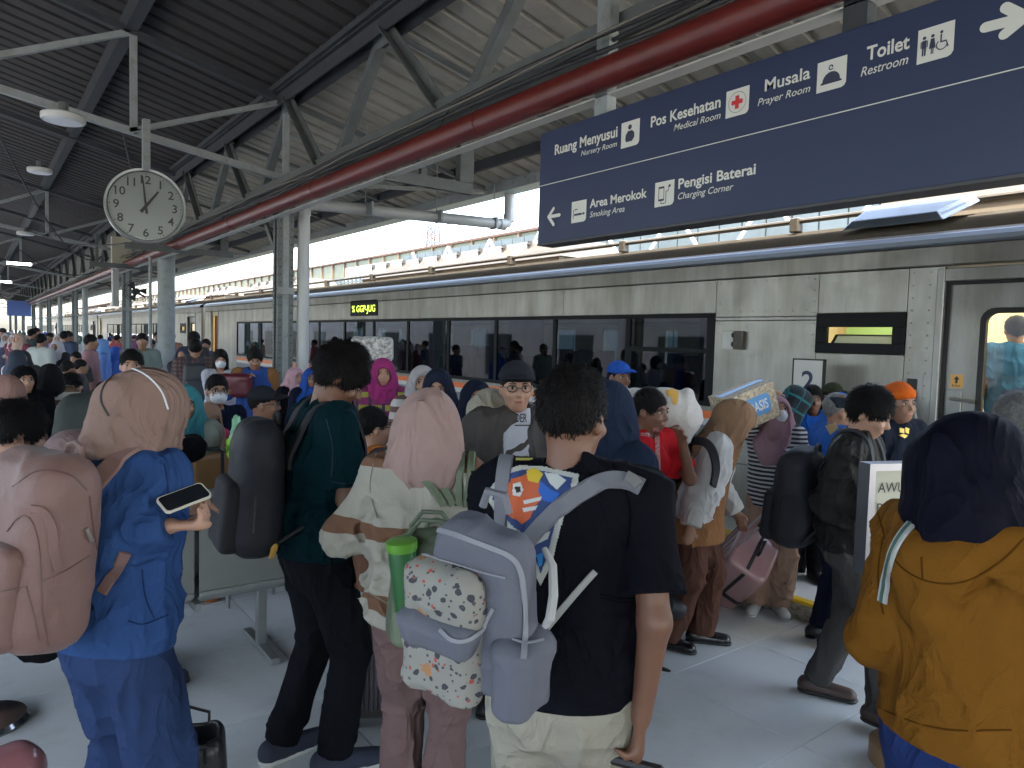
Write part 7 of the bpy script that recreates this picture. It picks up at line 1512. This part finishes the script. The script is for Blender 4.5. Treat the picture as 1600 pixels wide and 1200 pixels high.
Q14 = person('man in a bright blue collared shirt standing by the number 2 plate', 1268, 5.1, 172, ty=597, skin=2, h=.0105, zf=ZS, hyaw=.1, bottom=dict(m=CB), top=dict(kind='long', m=cloth('royal_blue', (.018, .10, .42), w_=.6), sleeve='long', ease=.026, collar=cloth('royal_blue', (.018, .10, .42))), head=dict(kind='short'), shoes=SB)
Q15 = person('man in a dark green cap partly hidden between two blue shirts', 1299, 5.6, 150, ty=594, skin=2, h=.013, zf=ZS, bottom=dict(m=CB), top=dict(kind='long', m=CB, sleeve='long', ease=.026), head=dict(kind='cap', m=cloth('cap_olive', (.03, .035, .02))), shoes=SB)
Q16 = person('man in a flat navy cap and blue jersey with a tan shoulder patch', 1308, 4.25, 60, ty=607, skin=1, h=.0105, fat=1.1, hyaw=-.2, bottom=dict(m=cloth('dark_jeans', (.016, .02, .04))), arms={1: 'hang', -1: dict(px=(1314, 625, 4.3), pole=(-1, .3, -.6))}, top=dict(kind='long', m=cloth('jersey_blue', (.03, .11, .40), w_=.6), sleeve='long', ease=.03, hem=-.1), head=dict(kind='peci', m=cloth('cap_navy', (.02, .028, .04)), m2=M_hairg), shoes=SB)
decal_px(Q16, bvh_of(Q16), [(1290, 666), (1306, 660), (1310, 670), (1298, 680)], 'shoulder_patch', mat('patch_tan', (.35, .25, .12), .7), Q16['root'])
Q17 = person('young man in a black leather jacket and grey trousers looking down, walking right', 1335, 3.45, 104, ty=596, skin=0, h=.0095, hyaw=-.05, hpitch=.38, lean=.05, arms={1: dict(px=(1375, 790, 3.3), pole=(.3, -1, -.4)), -1: dict(px=(1385, 800, 3.5), pole=(-.3, -1, -.4))}, legs={1: (.09, .22, .10), -1: (-.09, -.14, .075)},
             bottom=dict(m=cloth('grey_jeans', (.062, .060, .058)), amp=.012, wide=1.1), top=dict(kind='jacket', m=cloth('leather_jacket', (.02, .019, .018), .38, .0, w_=.8), sleeve='long', ease=.03, hem=-.06, amp=.016, collar=cloth('leather_jacket', (.02, .019, .018), .38)), head=dict(kind='thick', vol=.9), shoes=dict(m=mat('shoe_brown', (.06, .035, .028), .5), sole=M_shoe))
backpack(Q17, 'black backpack hanging low on the young man in the leather jacket', .34, .50, .24, .16, m_bk, gap=.02, rr=.1, tilt=.1)
# beret officer
Q18 = person('security officer in an orange beret and navy uniform with gold badges', 1402, 4.3, 128, ty=594, skin=1, h=.0105, hyaw=-.25, bottom=dict(m=CN), top=dict(kind='long', m=cloth('uniform_navy', (.008, .011, .022), .7, w_=.6), sleeve='long', ease=.028, collar=cloth('uniform_navy', (.008, .011, .022), .7)), head=dict(kind='beret', m=cloth('beret_orange', (.50, .10, .012), w_=.1)), shoes=SB)
bq = bvh_of(Q18)
for poly in ([(1405, 669), (1412, 670), (1412, 677), (1405, 676)], [(1414, 668), (1420, 670), (1419, 678), (1414, 676)], [(1404, 680), (1411, 678), (1418, 681), (1413, 685)]): decal_px(Q18, bq, poly, 'badge', mat('badge_gold', (.5, .33, .04), .4, metal=.5), Q18['root'], .004)
Q19 = person('grey haired man in a dark blue shirt at the right edge behind the navy hijab', 1592, 2.75, 5, ty=602, skin=1, h=.0115, fat=1.1, hyaw=-.2, bottom=dict(m=CB), top=dict(kind='long', m=cloth('slate_blue', (.035, .05, .08)), sleeve='long', ease=.026), head=dict(kind='short', m=M_hairg, vol=1.1), shoes=SB)
pz_ = onx(1585, 560, 7.0)
Q20 = person('train crew member in a blue uniform seen from behind through the door window', 1585, 5, 20, xy=(pz_[0], pz_[1]), H=1.68, zf=ZF, skin=1, h=.011, bottom=dict(m=CN), top=dict(kind='long', m=cloth('crew_blue', (.05, .16, .36)), sleeve='short', ease=.026), head=dict(kind='short'), shoes=SB)
bq = bvh_of(Q20, [Q20['top']]); text_on(Q20, bq, 'FACILITY', 1576, 1612, 517, 524, mat('print_white', (.6, .6, .6), .6), Q20['root']); decal_px(Q20, bq, [(1564, 530), (1612, 526), (1612, 531), (1566, 535)], 'reflective_band', mat('band_silver', (.5, .5, .5), .4), Q20['root'])
# pink suitcase pulled at a slant
hd_ = Vector(CP+ray(1242, 828)*4.25); bt_ = Vector(onz(1124, 930)); d_ = (hd_-bt_); z_ax = d_.normalized(); xw = Vector(FH)*1.0+Vector(RH)*.3; xw = (xw-z_ax*xw.dot(z_ax)).normalized(); yw = z_ax.cross(xw)
Mx = Matrix(((xw.x, -yw.x, z_ax.x, bt_.x), (xw.y, -yw.y, z_ax.y, bt_.y), (xw.z, -yw.z, z_ax.z, .10), (0, 0, 0, 1)))
Mx = Matrix(((xw.x, yw.x, z_ax.x, bt_.x), (xw.y, yw.y, z_ax.y, bt_.y), (xw.z, yw.z, z_ax.z, .10), (0, 0, 0, 1)))
sp_ = suitcase('suitcase', 'rose pink hard suitcase with a black belt, pulled slanting across the floor', Mx, .44, .60, .28, mat('case_rose', (.34, .19, .19), .28, coat=.4), None, ribs=5, handle=.30)
for z_ in (.22,):
    P_ = rrect(-.223, -.143, .223, .143, .047, 6); g = MB(); n_ = len(P_); g.add([(x, y, z_) for x, y in P_]+[(x, y, z_+.045) for x, y in P_], [(i, (i+1) % n_, n_+(i+1) % n_, n_+i) for i in range(n_)]); g.build('belt', M_rub, sp_)
# board stand with train name
bo = bpy.data.objects.new('train_name_board', None); COL.objects.link(bo); tag(bo, 'metal framed pale board with black letters beside the mustard hoodie', 'sign'); A = Vector(CP+ray(1362, 730)*2.35); bo.matrix_world = frame_mat(A, Vector(RH)+Vector(FH)*.25, Vector((0, 0, 1)))
g = MB(); g.box((0, -.36, -.03), (.5, .0, .0)); g.build('board', mat('board_cream', (.42, .42, .33), .5), bo)
g = MB(); g.box((-.012, -.012, -.045), (.5, .012, .008)); g.box((-.012, -.36, -.045), (.012, -.012, .008)); g.build('frame', mat('alu_frame', (.3, .3, .32), .3, metal=.8), bo)
link('lettering', text_mesh('AWUNGGALIH', mat('black_ink', (.02, .02, .02), .6), .30, .034, 0), bo, Matrix.Translation((.028, -.085, .002)))
link('lettering', text_mesh('PASARSENEN', mat('black_ink', (.02, .02, .02), .6), .30, .03, 0), bo, Matrix.Translation((.028, -.15, .002)))
g = MB(); g.tube([(.2, -.36, -.02), (.2, -1.15, -.02)], .012, 8); g.tube([(.45, -.36, -.02), (.45, -1.15, -.02)], .012, 8); g.build('stand_leg', mat('alu_frame', (.3, .3, .32), .3), bo)
# small things on the floor near the step
q_ = onz(1017, 880); g = MB(); g.box((-.12, -.1, 0), (.12, .1, .26)); o = g.build('carton', mat('carton_yellow', (.42, .36, .18), .7, nscale=6), None, bevel=.005); o.location = (q_[0], q_[1], 0); tag(o, 'pale yellow carton on the floor behind the black suitcase', 'box')
q_ = onz(1045, 905); g = MB(); g.box((-.2, -.12, 0), (.2, .12, .22)); o = g.build('travel_bag', mat('bag_black', (.012, .015, .024), .7), None, bevel=.05, seg=4); o.location = (q_[0]+.1, q_[1]+.3, 0); tag(o, 'black travel bag on the floor near the yellow nosing', 'bag')
# ================================================================== MIDDLE GROUND, LEFT
def bench(name_label, x0, x1, y, face, n):
    r = empty('metal_bench', ((x0+x1)/2, y, 0), label=name_label, cat='bench', group='perforated metal benches'); L_ = x1-x0; sg = 1 if face > 0 else -1
    mt = mat('bench_steel', (.30, .32, .31), .35, metal=.5, nscale=6, namt=.1); mp_ = MC.get('perf')
    if mp_ is None:
        mp_ = mat('bench_perforated', (.28, .30, .29), .4, metal=.5).copy(); N = mp_.node_tree.nodes; L = mp_.node_tree.links; p = N['Principled BSDF']; tc = nm(mp_, 'ShaderNodeTexCoord'); sp = nm(mp_, 'ShaderNodeSeparateXYZ'); L.new(tc.outputs['Object'], sp.inputs[0])
        def fr1(sock, m_): a = nm(mp_, 'ShaderNodeMath', operation='MULTIPLY'); L.new(sock, a.inputs[0]); a.inputs[1].default_value = m_; b = nm(mp_, 'ShaderNodeMath', operation='FRACT'); L.new(a.outputs[0], b.inputs[0]); c = nm(mp_, 'ShaderNodeMath', operation='SUBTRACT'); L.new(b.outputs[0], c.inputs[0]); c.inputs[1].default_value = .5; d = nm(mp_, 'ShaderNodeMath', operation='POWER'); L.new(c.outputs[0], d.inputs[0]); d.inputs[1].default_value = 2; return d.outputs[0]
        ad = nm(mp_, 'ShaderNodeMath', operation='ADD'); L.new(fr1(sp.outputs[0], 90), ad.inputs[0]); L.new(fr1(sp.outputs[2], 90), ad.inputs[1]); gt = nm(mp_, 'ShaderNodeMath', operation='GREATER_THAN'); L.new(ad.outputs[0], gt.inputs[0]); gt.inputs[1].default_value = .085; L.new(gt.outputs[0], p.inputs['Alpha']); MC['perf'] = mp_
    w_ = L_/n
    for k in range(n):
        a = -L_/2+k*w_+.012; b = a+w_-.024
        g = MB(); g.box((a, -sg*.235, .47), (b, -sg*.225, .80)); g.build('backrest', mp_, r)
        g = MB(); g.box((a, -sg*.245, .80), (b, -sg*.21, .845)); g.build('top_rail', mt, r, bevel=.008); g = MB(); g.box((a, -sg*.24, .44), (b, -sg*.215, .47)); g.build('lower_rail', mt, r, bevel=.008)
        g = MB(); g.box((a, -sg*.2, .42), (b, sg*.24, .435)); g.build('seat', mt, r, bevel=.008)
    for k in range(n+1):
        x = -L_/2+k*w_
        g = MB(); g.bar((x, -sg*.26, .40), (x, sg*.25, .40), .03, .04); g.build('seat_bracket', mt, r)
    for x in (-L_/2+.15, L_/2-.15):
        g = MB(); g.bar((x, 0, .03), (x, 0, .4), .05, .05); g.bar((x, -.25, .025), (x, .25, .025), .05, .035); g.build('leg', mt, r, bevel=.006)
    g = MB(); g.box((-L_/2, -.03, .35), (L_/2, .03, .39)); g.build('beam', mt, r); return r
be = ony(447, 905, 4.0)
bench('grey perforated metal bench seen from behind, between the blue hoodie and the black backpack', -.75, 1.42, 3.95, 1, 4)
bench('second metal bench where the older woman in teal sits facing the camera', -.6, 1.75, 5.75, -1, 4)
bench('third metal bench further down the platform with seated people', -.4, 1.9, 7.2, 1, 4)
st_ = stripes('back_stripe', (.42, .40, .35), (.13, .08, .05), .105, .45, wob=.03)
sg_ = cloth('sage', (.26, .30, .26)); 
L8 = person('older woman in a teal hijab and pale green dress, seated facing the camera', 291, 5.15, 182, ty=612, sit=.44, sex='f', skin=0, h=.0105, arms={'both': 'lap'}, bottom=dict(m=sg_, wide=1.4), top=dict(kind='tunic', m=sg_, sleeve='long', ease=.03), head=dict(kind='hijab', m=cloth('teal_hijab', (.045, .20, .23), .75), drape='chest', front=1), shoes=dict(m=M_sole, sole=mat('sole_orange', (.5, .15, .04), .6)))
L7 = person('man in a navy t-shirt with a lowered white mask and glasses, seated', 337, 5.95, 150, ty=590, sit=.44, skin=0, h=.0105, hyaw=-.3, arms={'both': 'lap'}, bottom=dict(m=CB), top=dict(kind='tee', m=cloth('navy_tee', (.012, .017, .04)), ease=.022), head=dict(kind='short', vol=.9), mask=True, glasses=True, shoes=SB)
L6 = person('old man in a black cap and rust orange shirt seated in profile', 408, 5.3, 95, ty=614, sit=.44, skin=1, h=.0105, arms={1: dict(px=(452, 690, 5.2)), -1: 'lap'}, bottom=dict(m=CB), top=dict(kind='long', m=cloth('rust_shirt', (.22, .065, .035), .6, w_=.6), sleeve='long', ease=.026), head=dict(kind='cap', m=cloth('cap_black', (.02, .022, .028))), glasses=True, shoes=SB)
L9 = person('child in a tan hijab and pink top seated between the adults', 322, 5.75, 150, ty=640, sit=.40, sex='f', skin=0, h=.012, hpitch=.4, arms={'both': 'lap'}, bottom=dict(m=CD), top=dict(kind='long', m=cloth('pink_top', (.45, .05, .14)), sleeve='long', ease=.02), head=dict(kind='hijab', m=cloth('hijab_tan', (.33, .21, .15))), shoes=SB)
L10 = person('man whose forehead shows above the mauve hijab', 206, 5.3, 180, ty=541, skin=0, h=.0115, bottom=dict(m=CB), top=dict(kind='tee', m=CB), head=dict(kind='short'), shoes=SB)
L11 = person('person in a black beanie and brown and cream striped sweater, seen from behind', 78, 5.9, 5, ty=563, skin=0, h=.0105, sex='f', fat=1.1, bottom=dict(m=CB), arms={'both': 'fold'}, top=dict(kind='long', m=st_, sleeve='long', ease=.034, name='sweater', amp=.013), head=dict(kind='hijab', m=cloth('beanie_black', (.012, .012, .014)), drape='tucked', vol=.95), shoes=SB)
L12 = person('person in a dark green jacket bending under a huge black backpack', 158, 4.5, 25, H=1.42, skin=1, h=.0115, lean=.15, bottom=dict(m=CB), top=dict(kind='jacket', m=cloth('dark_green', (.015, .025, .018)), sleeve='long', ease=.03), head=dict(kind='short'), glasses=True, hyaw=-.6, shoes=SB)
backpack(L12, 'huge black hiking backpack with a round red patch', .40, .56, .26, .36, mat('bag_black_green', (.012, .018, .014), .75, bump=.2, bscale=200), rr=.12, gap=.0)
L13 = person('young man with black hair in profile beside the striped sweater', 108, 6.3, 80, ty=580, H=None, skin=0, h=.0115, bottom=dict(m=CB), top=dict(kind='tee', m=CB), head=dict(kind='thick'), shoes=SB)
L14 = person('woman in a dusty rose hijab at the left edge, back turned', 12, 4.6, -20, ty=580, sex='f', skin=0, h=.0115, bottom=dict(m=CB), top=dict(kind='long', m=cloth('rose', (.24, .14, .12)), sleeve='long', ease=.03), head=dict(kind='hijab', m=cloth('rose', (.24, .14, .12)), drape='long', bun=1), shoes=SB)
L15 = person('girl in a black hood with a pink lined face, facing the camera', 38, 5.6, 165, ty=567, sex='f', skin=0, h=.0115, bottom=dict(m=CB), top=dict(kind='long', m=CB, sleeve='long', ease=.03), head=dict(kind='hood', m=CB), shoes=SB)
L16 = person('young man in a pale blue shirt looking down at a phone, lower left', 10, 3.25, 82, ty=638, sit=.44, skin=0, h=.0095, hpitch=.35, arms={'both': 'phone'}, bottom=dict(m=CD), top=dict(kind='tee', m=stripes('pale_blue', (.38, .42, .50), (.10, .15, .32), .12, .3), ease=.028), head=dict(kind='thick'), shoes=SB)
L17 = person('seated woman in a pale mauve satin hijab bending forward', 62, 3.0, 52, ty=682, sit=.42, sex='f', skin=0, h=.0095, hpitch=.6, lean=.2, arms={'both': 'lap'}, bottom=dict(m=CB), top=dict(kind='long', m=cloth('satin_mauve', (.22, .155, .15), .4, w_=.6), sleeve='long', ease=.03), head=dict(kind='hijab', m=cloth('satin_mauve', (.22, .155, .15), .4), drape='long', bun=1), shoes=SB)
L18 = person('seated man with cropped hair and glasses between the teal shirt and striped sweater', 580, 4.3, 60, ty=650, sit=.44, skin=0, h=.0105, hyaw=-.2, bottom=dict(m=CB), top=dict(kind='jacket', m=cloth('jacket_plum', (.05, .04, .048), .5), sleeve='long', ease=.03), head=dict(kind='short', vol=.8), glasses=True, shoes=SB)
backpack(L18, 'orange and navy backpack on the seated man with glasses', .28, .4, .14, .2, cloth('bag_orange', (.38, .13, .035)), None)
bench('fourth metal bench hidden behind the woman in the striped sweater', 1.6, 3.0, 3.95, 1, 2)
# luggage on the benches
q = ony(313, 750, 4.05); softbox('rucksack', 'grey hiking rucksack standing on the bench behind the phone', 'backpack', MWat(q[0], 4.1, .67, .1), (.17, .13, .22), .07, mat('ruck_grey', (.15, .155, .16), .7, nscale=18, namt=.35, bump=.4, bscale=60), .010, .013)
q = ony(358, 770, 4.15); softbox('blue_rucksack', 'navy rucksack with lime cords leaning beside the grey one', 'backpack', MWat(q[0], 4.25, .66, .1), (.09, .11, .2), .06, mat('ruck_navy', (.02, .04, .10), .7, nscale=18, namt=.4, bump=.4, bscale=60), .010, .012)
q = CP+ray(292, 700)*4.5; softbox('black_pouch', 'crumpled black bag on the older woman lap', 'bag', MWat(*q), (.11, .09, .08), .06, CB, .011, .015)
gb = CP+ray(380, 705)*4.3
gr_ = bpy.data.objects.new('plastic_bag', None); COL.objects.link(gr_); gr_.matrix_world = MWat(*gb); tag(gr_, 'translucent lime green plastic bag with knotted leaves of plastic', 'bag')
F = Fld((-.12, -.12, -.2), (.12, .12, .24), .009); F.box((0, 0, -.04), (.075, .05, .14), .03, .01, None, -.1); F.disp(lambda x, y, z: -.02*crz(vnoise(x, y, z, 16, 16, 7, 91), 4)); link('bag_body', F.mesh('bag_body', [mat('plastic_lime', (.20, .48, .01), .3)], 1), gr_)
F = Fld((-.12, -.12, -.02), (.12, .12, .24), .008); F.cap((0, 0, .07), (-.03, 0, .19), .06, .015, .02, (0, 1, 0, .5)); F.cap((0, 0, .07), (.05, 0, .15), .05, .02, .02, (0, 1, 0, .5)); F.disp(lambda x, y, z: -.018*crz(vnoise(x, y, z, 22, 22, 12, 92), 4)); link('bag_top', F.mesh('bag_top', [mat('plastic_mint', (.16, .38, .22), .3)], 1), gr_)
ch = empty('chair', (*(CP+ray(345, 720)*4.9)[:2], 0), .3, label='tan leather chair back behind the black suitcase handle', cat='chair')
g = MB(); g.box((-.2, -.03, .45), (.2, .03, .95)); g.build('backrest', mat('tan_chair', (.32, .17, .06), .5), ch, bevel=.03); g = MB(); g.box((-.2, -.4, .40), (.2, 0, .46)); g.build('seat', mat('tan_chair', (.32, .17, .06), .5), ch, bevel=.02)
for sx in (-.17, .17):
    for y_ in (-.36, -.02): g = MB(); g.tube([(sx, y_, 0), (sx, y_, .42)], .012, 8); g.build('leg', M_al if 'M_al' in globals() else M_steelL, ch)
th = empty('trolley_handle_case', tuple((CP+ray(318, 720)*4.7)[:2])+(0,), label='black suitcase with a raised curved handle in front of the older woman', cat='suitcase')
g = MB(); g.tube([(-.12, 0, .5), (-.12, 0, .98), (-.10, 0, 1.0), (.10, 0, 1.0), (.12, 0, .98), (.12, 0, .5)], .013, 8); g.build('handle', mat('dark_alu', (.06, .065, .07), .3, metal=.7), th, smooth=True); g = MB(); g.box((-.17, -.1, .03), (.17, .1, .55)); g.build('shell', mat('case_black', (.015, .016, .02), .6), th, bevel=.04, seg=4)
# ------------------------------------------------------------------ behind: standing group by the train at left
brp = stripes('brown_plaid', (.07, .035, .035), (.11, .075, .07), .05, .4, c3=(.045, .03, .035))
B1 = person('man in a brown plaid shirt, back turned, right of the round column', 305, 9.0, 0, ty=526, skin=1, h=.013, fat=1.15, bottom=dict(m=cloth('taupe_trousers', (.16, .13, .115))), top=dict(kind='long', m=brp, sleeve='long', ease=.03), head=dict(kind='short'), shoes=SB)
backpack(B1, 'slim dark grey backpack on the man in the brown plaid shirt', .30, .44, .13, .24, mat('bag_charcoal', (.035, .04, .048), .6), rr=.04, h=.013)
B2 = person('long haired woman in a white t-shirt, jeans and face mask', 344, 8.4, 176, ty=544, sex='f', skin=0, h=.0125, arms={'both': 'fold'}, bottom=dict(m=CD), top=dict(kind='tee', m=cloth('white_tee2', (.40, .41, .46)), ease=.018), head=dict(kind='long'), mask=True, shoes=SB)
B3 = person('person in a blue jacket with brown sleeves pulling luggage near the train', 398, 8.0, 180, ty=541, skin=1, h=.0125, hpitch=.3, arms={1: dict(px=(381, 592, 7.8), pole=(1, -.3, -.8)), -1: 'hang'}, bottom=dict(m=CD), top=dict(kind='jacket', m=cloth('cobalt', (.03, .07, .25)), sleeve='long', ease=.034), head=dict(kind='thick'), shoes=SB)
for q_ in (1, -1):
    F = Fld(B3['lo']-.1, B3['hi']+.1, .0125); J_ = B3['J']; F.cap(J_['sh'][q_], J_['el'][q_], .088, .066, .02); F.cap(J_['el'][q_], J_['wr'][q_], .066, .052, .02, end=True); link('sleeve', F.mesh('sleeve', [cloth('sleeve_brown', (.20, .10, .04))], 1), B3['root'])
B4 = person('small boy with black hair in an orange shirt beside the nearest column', 417, 8.2, 170, H=1.15, skin=1, h=.014, bottom=dict(m=CD), top=dict(kind='tee', m=cloth('boy_orange', (.42, .13, .025))), head=dict(kind='short'), shoes=SB)
B5 = person('woman in a pink hijab half hidden behind the grey pipe', 460, 7.4, 150, ty=570, sex='f', skin=0, h=.0135, bottom=dict(m=CB), top=dict(kind='tunic', m=CB, sleeve='long', ease=.03), head=dict(kind='hijab', m=cloth('pink_pale', (.42, .26, .29)), drape='long'), shoes=SB)
B6 = person('woman in a bright blue hijab between the grey pipe and the man in teal', 487, 6.9, 178, ty=570, sex='f', skin=1, h=.0125, bottom=dict(m=CB), top=dict(kind='tunic', m=CN, sleeve='long', ease=.03), head=dict(kind='hijab', m=cloth('bright_blue', (.02, .07, .30)), drape='long'), shoes=SB)
mb2 = softbox('maroon_handbag', 'shiny maroon handbag on top of upright luggage', 'bag', MWat(*(CP+ray(369, 602)*7.8), rz=-.5), (.17, .09, .13), .05, mat('maroon_gloss', (.10, .015, .025), .35), .013, .008)
q_ = CP+ray(372, 640)*7.8; suitcase('suitcase', 'magenta suitcase under the maroon handbag near the train', MWat(q_[0], q_[1], 0, -.5), .40, .62, .25, mat('case_magenta', (.35, .03, .12), .4), None, ribs=4, handle=.3)
# ------------------------------------------------------------------ the far crowd: a few figures built once, copied and recoloured
def proto_person(kind):
    sx = 'f' if kind in 'hl' else 'm'
    hd = dict(kind='hijab', m=CB, drape='long' if kind == 'l' else 'chest') if sx == 'f' else dict(kind='cap' if kind == 'c' else 'short', m=M_hair if kind != 'c' else CB)
    c = person('x', 0, 1, 0, xy=(0, 0), H=1.6 if sx == 'f' else 1.67, sex=sx, skin=1 if kind != 'h' else 0, h=.021, face=False, bottom=dict(m=CB, wide=1.3 if sx == 'f' else 1.), top=dict(kind='long', m=CB, sleeve='long' if kind != 'm' else 'short', ease=.03, hem=-.12), head=hd, shoes=SB, arms={'both': 'fold'} if kind in 'hc' else None)
    return c['root']
PR = {k: proto_person(k) for k in 'mhlc'}; used = set()
def far_person(label, px, dep, phi, ty, kind, top_c, head_c=None, bot_c=(.02, .022, .03)):
    p = PR[kind]; r = p if kind not in used else dup(p); used.add(kind)
    q = CP+ray(px, 560)*dep; H = (CP+ray(px, ty)*dep)[2]; sc_ = min(1.08, max(.72, H/1.68)); fwd = math.cos(math.radians(phi))*FH+math.sin(math.radians(phi))*RH
    r.matrix_world = Matrix.Translation((q[0], q[1], 0)) @ Matrix.Rotation(math.atan2(-fwd[0], fwd[1]), 4, 'Z') @ Matrix.Scale(sc_, 4); r['label'] = label; r['category'] = 'person'; r['group'] = 'people in the distant crowd'
    for ch_ in r.children:
        st = ch_.name.split('.')[0]; col = {'shirt': top_c, 'hijab': head_c, 'cap': head_c, 'cap_brim': head_c, 'trousers': bot_c}.get(st)
        if col is not None:
            ch_.material_slots[0].link = 'OBJECT'; ch_.material_slots[0].material = mat('far_%.2f_%.2f_%.2f' % col, col, .85)
FARL = [
 ('heavy man in a pale grey shirt, back turned, left of the far columns', 64, 12.2, 10, 520, 'm', (.36, .38, .35), None, (.03, .05, .12)),
 ('woman in a white hijab and black dress turned to the camera beside the grey shirt', 90, 12.6, 178, 524, 'l', (.02, .02, .03), (.52, .50, .52)),
 ('man in a red and white plaid shirt with a grey bag by the slim post', 141, 11.2, 70, 521, 'm', (.30, .16, .17), None),
 ('person in a pale blue hooded raincoat behind the plaid shirt', 160, 12.0, 60, 522, 'l', (.10, .2, .5), (.12, .26, .55)),
 ('person in a royal blue raincoat beside the second steel column', 180, 12.4, 80, 534, 'l', (.03, .1, .4), (.03, .1, .4)),
 ('man in a grey t-shirt raising an arm right of the second steel column', 222, 11.0, 150, 519, 'm', (.14, .18, .17), None),
 ('person in a red top near the train past the second column', 236, 14.0, 170, 528, 'm', (.45, .03, .04), None),
 ('small figure in a black cap at the far left edge', 5, 19, 160, 512, 'c', (.05, .05, .08), (.02, .02, .02)),
 ('woman in a grey hijab and navy dress, far left', 12, 17, 175, 514, 'l', (.02, .022, .05), (.3, .3, .31)),
 ('woman in a white head scarf behind the grey hijab', 17, 19, 175, 512, 'h', (.3, .3, .32), (.5, .5, .52)),
 ('woman in a pinkish white hijab and maroon top', 23, 16.5, 178, 516, 'h', (.13, .02, .03), (.45, .38, .38)),
 ('woman in a tan hijab holding a grey bag', 31, 15.5, 180, 514, 'h', (.15, .03, .05), (.38, .26, .2)),
 ('man in a dark green jacket with a bag, near the third column', 50, 17, 30, 513, 'm', (.02, .035, .035), None),
 ('man in a black jacket standing behind the grey shirt', 57, 19, 90, 511, 'm', (.03, .03, .035), None),
 ('man in a blue shirt between the columns', 78, 18, 170, 519, 'm', (.05, .07, .3), None),
 ('woman in a white scarf facing forward near the second column', 93, 16.5, 175, 515, 'h', (.35, .2, .22), (.5, .47, .47)),
 ('man in a navy check shirt beside the second column', 101, 15.5, 10, 516, 'm', (.03, .045, .09), None),
 ('man in a dark brown shirt just left of the second column', 107, 16.2, 20, 516, 'm', (.06, .045, .04), None),
 ('seated girl in a black hijab in front of the grey shirt', 37, 10.0, 150, 539, 'h', (.02, .02, .02), (.015, .015, .018)),
 ('woman in a dark navy hijab and white jacket, back turned', 26, 9.2, 10, 537, 'h', (.5, .5, .53), (.02, .03, .05)),
 ('dark man sitting near the foot of the second column', 119, 10.5, 180, 548, 'm', (.03, .03, .03), None),
 ('black haired head low beside the plaid shirt', 125, 9.4, 60, 560, 'm', (.05, .045, .05), None),
 ('grey haired man low behind the striped sweater', 105, 8.8, 30, 562, 'm', (.3, .3, .3), None),
 ('woman in a navy scarf with a white mask right of the round column', 286, 10.2, 178, 533, 'h', (.02, .02, .03), (.02, .025, .05)),
 ('dark haired person in the train doorway past the round column', 303, 11.5, 10, 516, 'm', (.02, .02, .022), None),
 ('man in a dark blue jacket beyond the long haired woman', 322, 13, 170, 528, 'm', (.02, .03, .08), None),
 ('person in a brown top far behind, by the train side', 268, 17, 175, 518, 'm', (.16, .09, .06), None),
 ('person in a pale shirt near the train past the round column', 246, 18, 160, 517, 'm', (.35, .36, .38), None)]
for a in FARL: far_person(*a)
cols = [((.3, .05, .06), 'red'), ((.35, .36, .38), 'pale grey'), ((.02, .02, .025), 'black'), ((.05, .09, .3), 'blue'), ((.2, .15, .1), 'brown'), ((.05, .12, .09), 'green'), ((.42, .38, .2), 'yellow'), ((.12, .04, .12), 'purple')]
rr_ = random.Random(11); k = 0
for i in range(34):
    if i in (8, 16, 24): continue
    Y = 22+i*1.15+rr_.random(); X = .3+rr_.random()*5.2; v = np.array([X, Y, 0])-CP; d = v@CF; px = CX+FP*(v@CR)/d
    if not (2 < px < 330): continue
    c1, n1 = cols[i % 8]; c2, n2 = cols[(i*3+2) % 8]; kd = 'mhlc'[i % 4]; wh = {'m': 'bare headed man', 'h': 'woman in %s hijab' % n2, 'l': 'woman in long %s hijab' % n2, 'c': 'man in a %s cap' % n2}[kd]
    pr_ = CP+np.array([X, Y, 1.63])-np.array([0, 0, HC]); ty = CY-FP*((np.array([X, Y, 1.6+rr_.random()*.08])-CP)@CU)/d
    pl_ = ('by the train side' if X > 3.6 else 'among the columns' if X > 2.4 else 'in mid platform'); ob_ = ['near', 'past column three', 'past column four', 'at the far end'][min(3, i//9)]
    far_person('%s and %s top %s %s' % (wh, n1, pl_, ob_), px, d, rr_.choice([0, 180, 170, 20, 90, 200]), ty, kd, c1, c2); k += 1
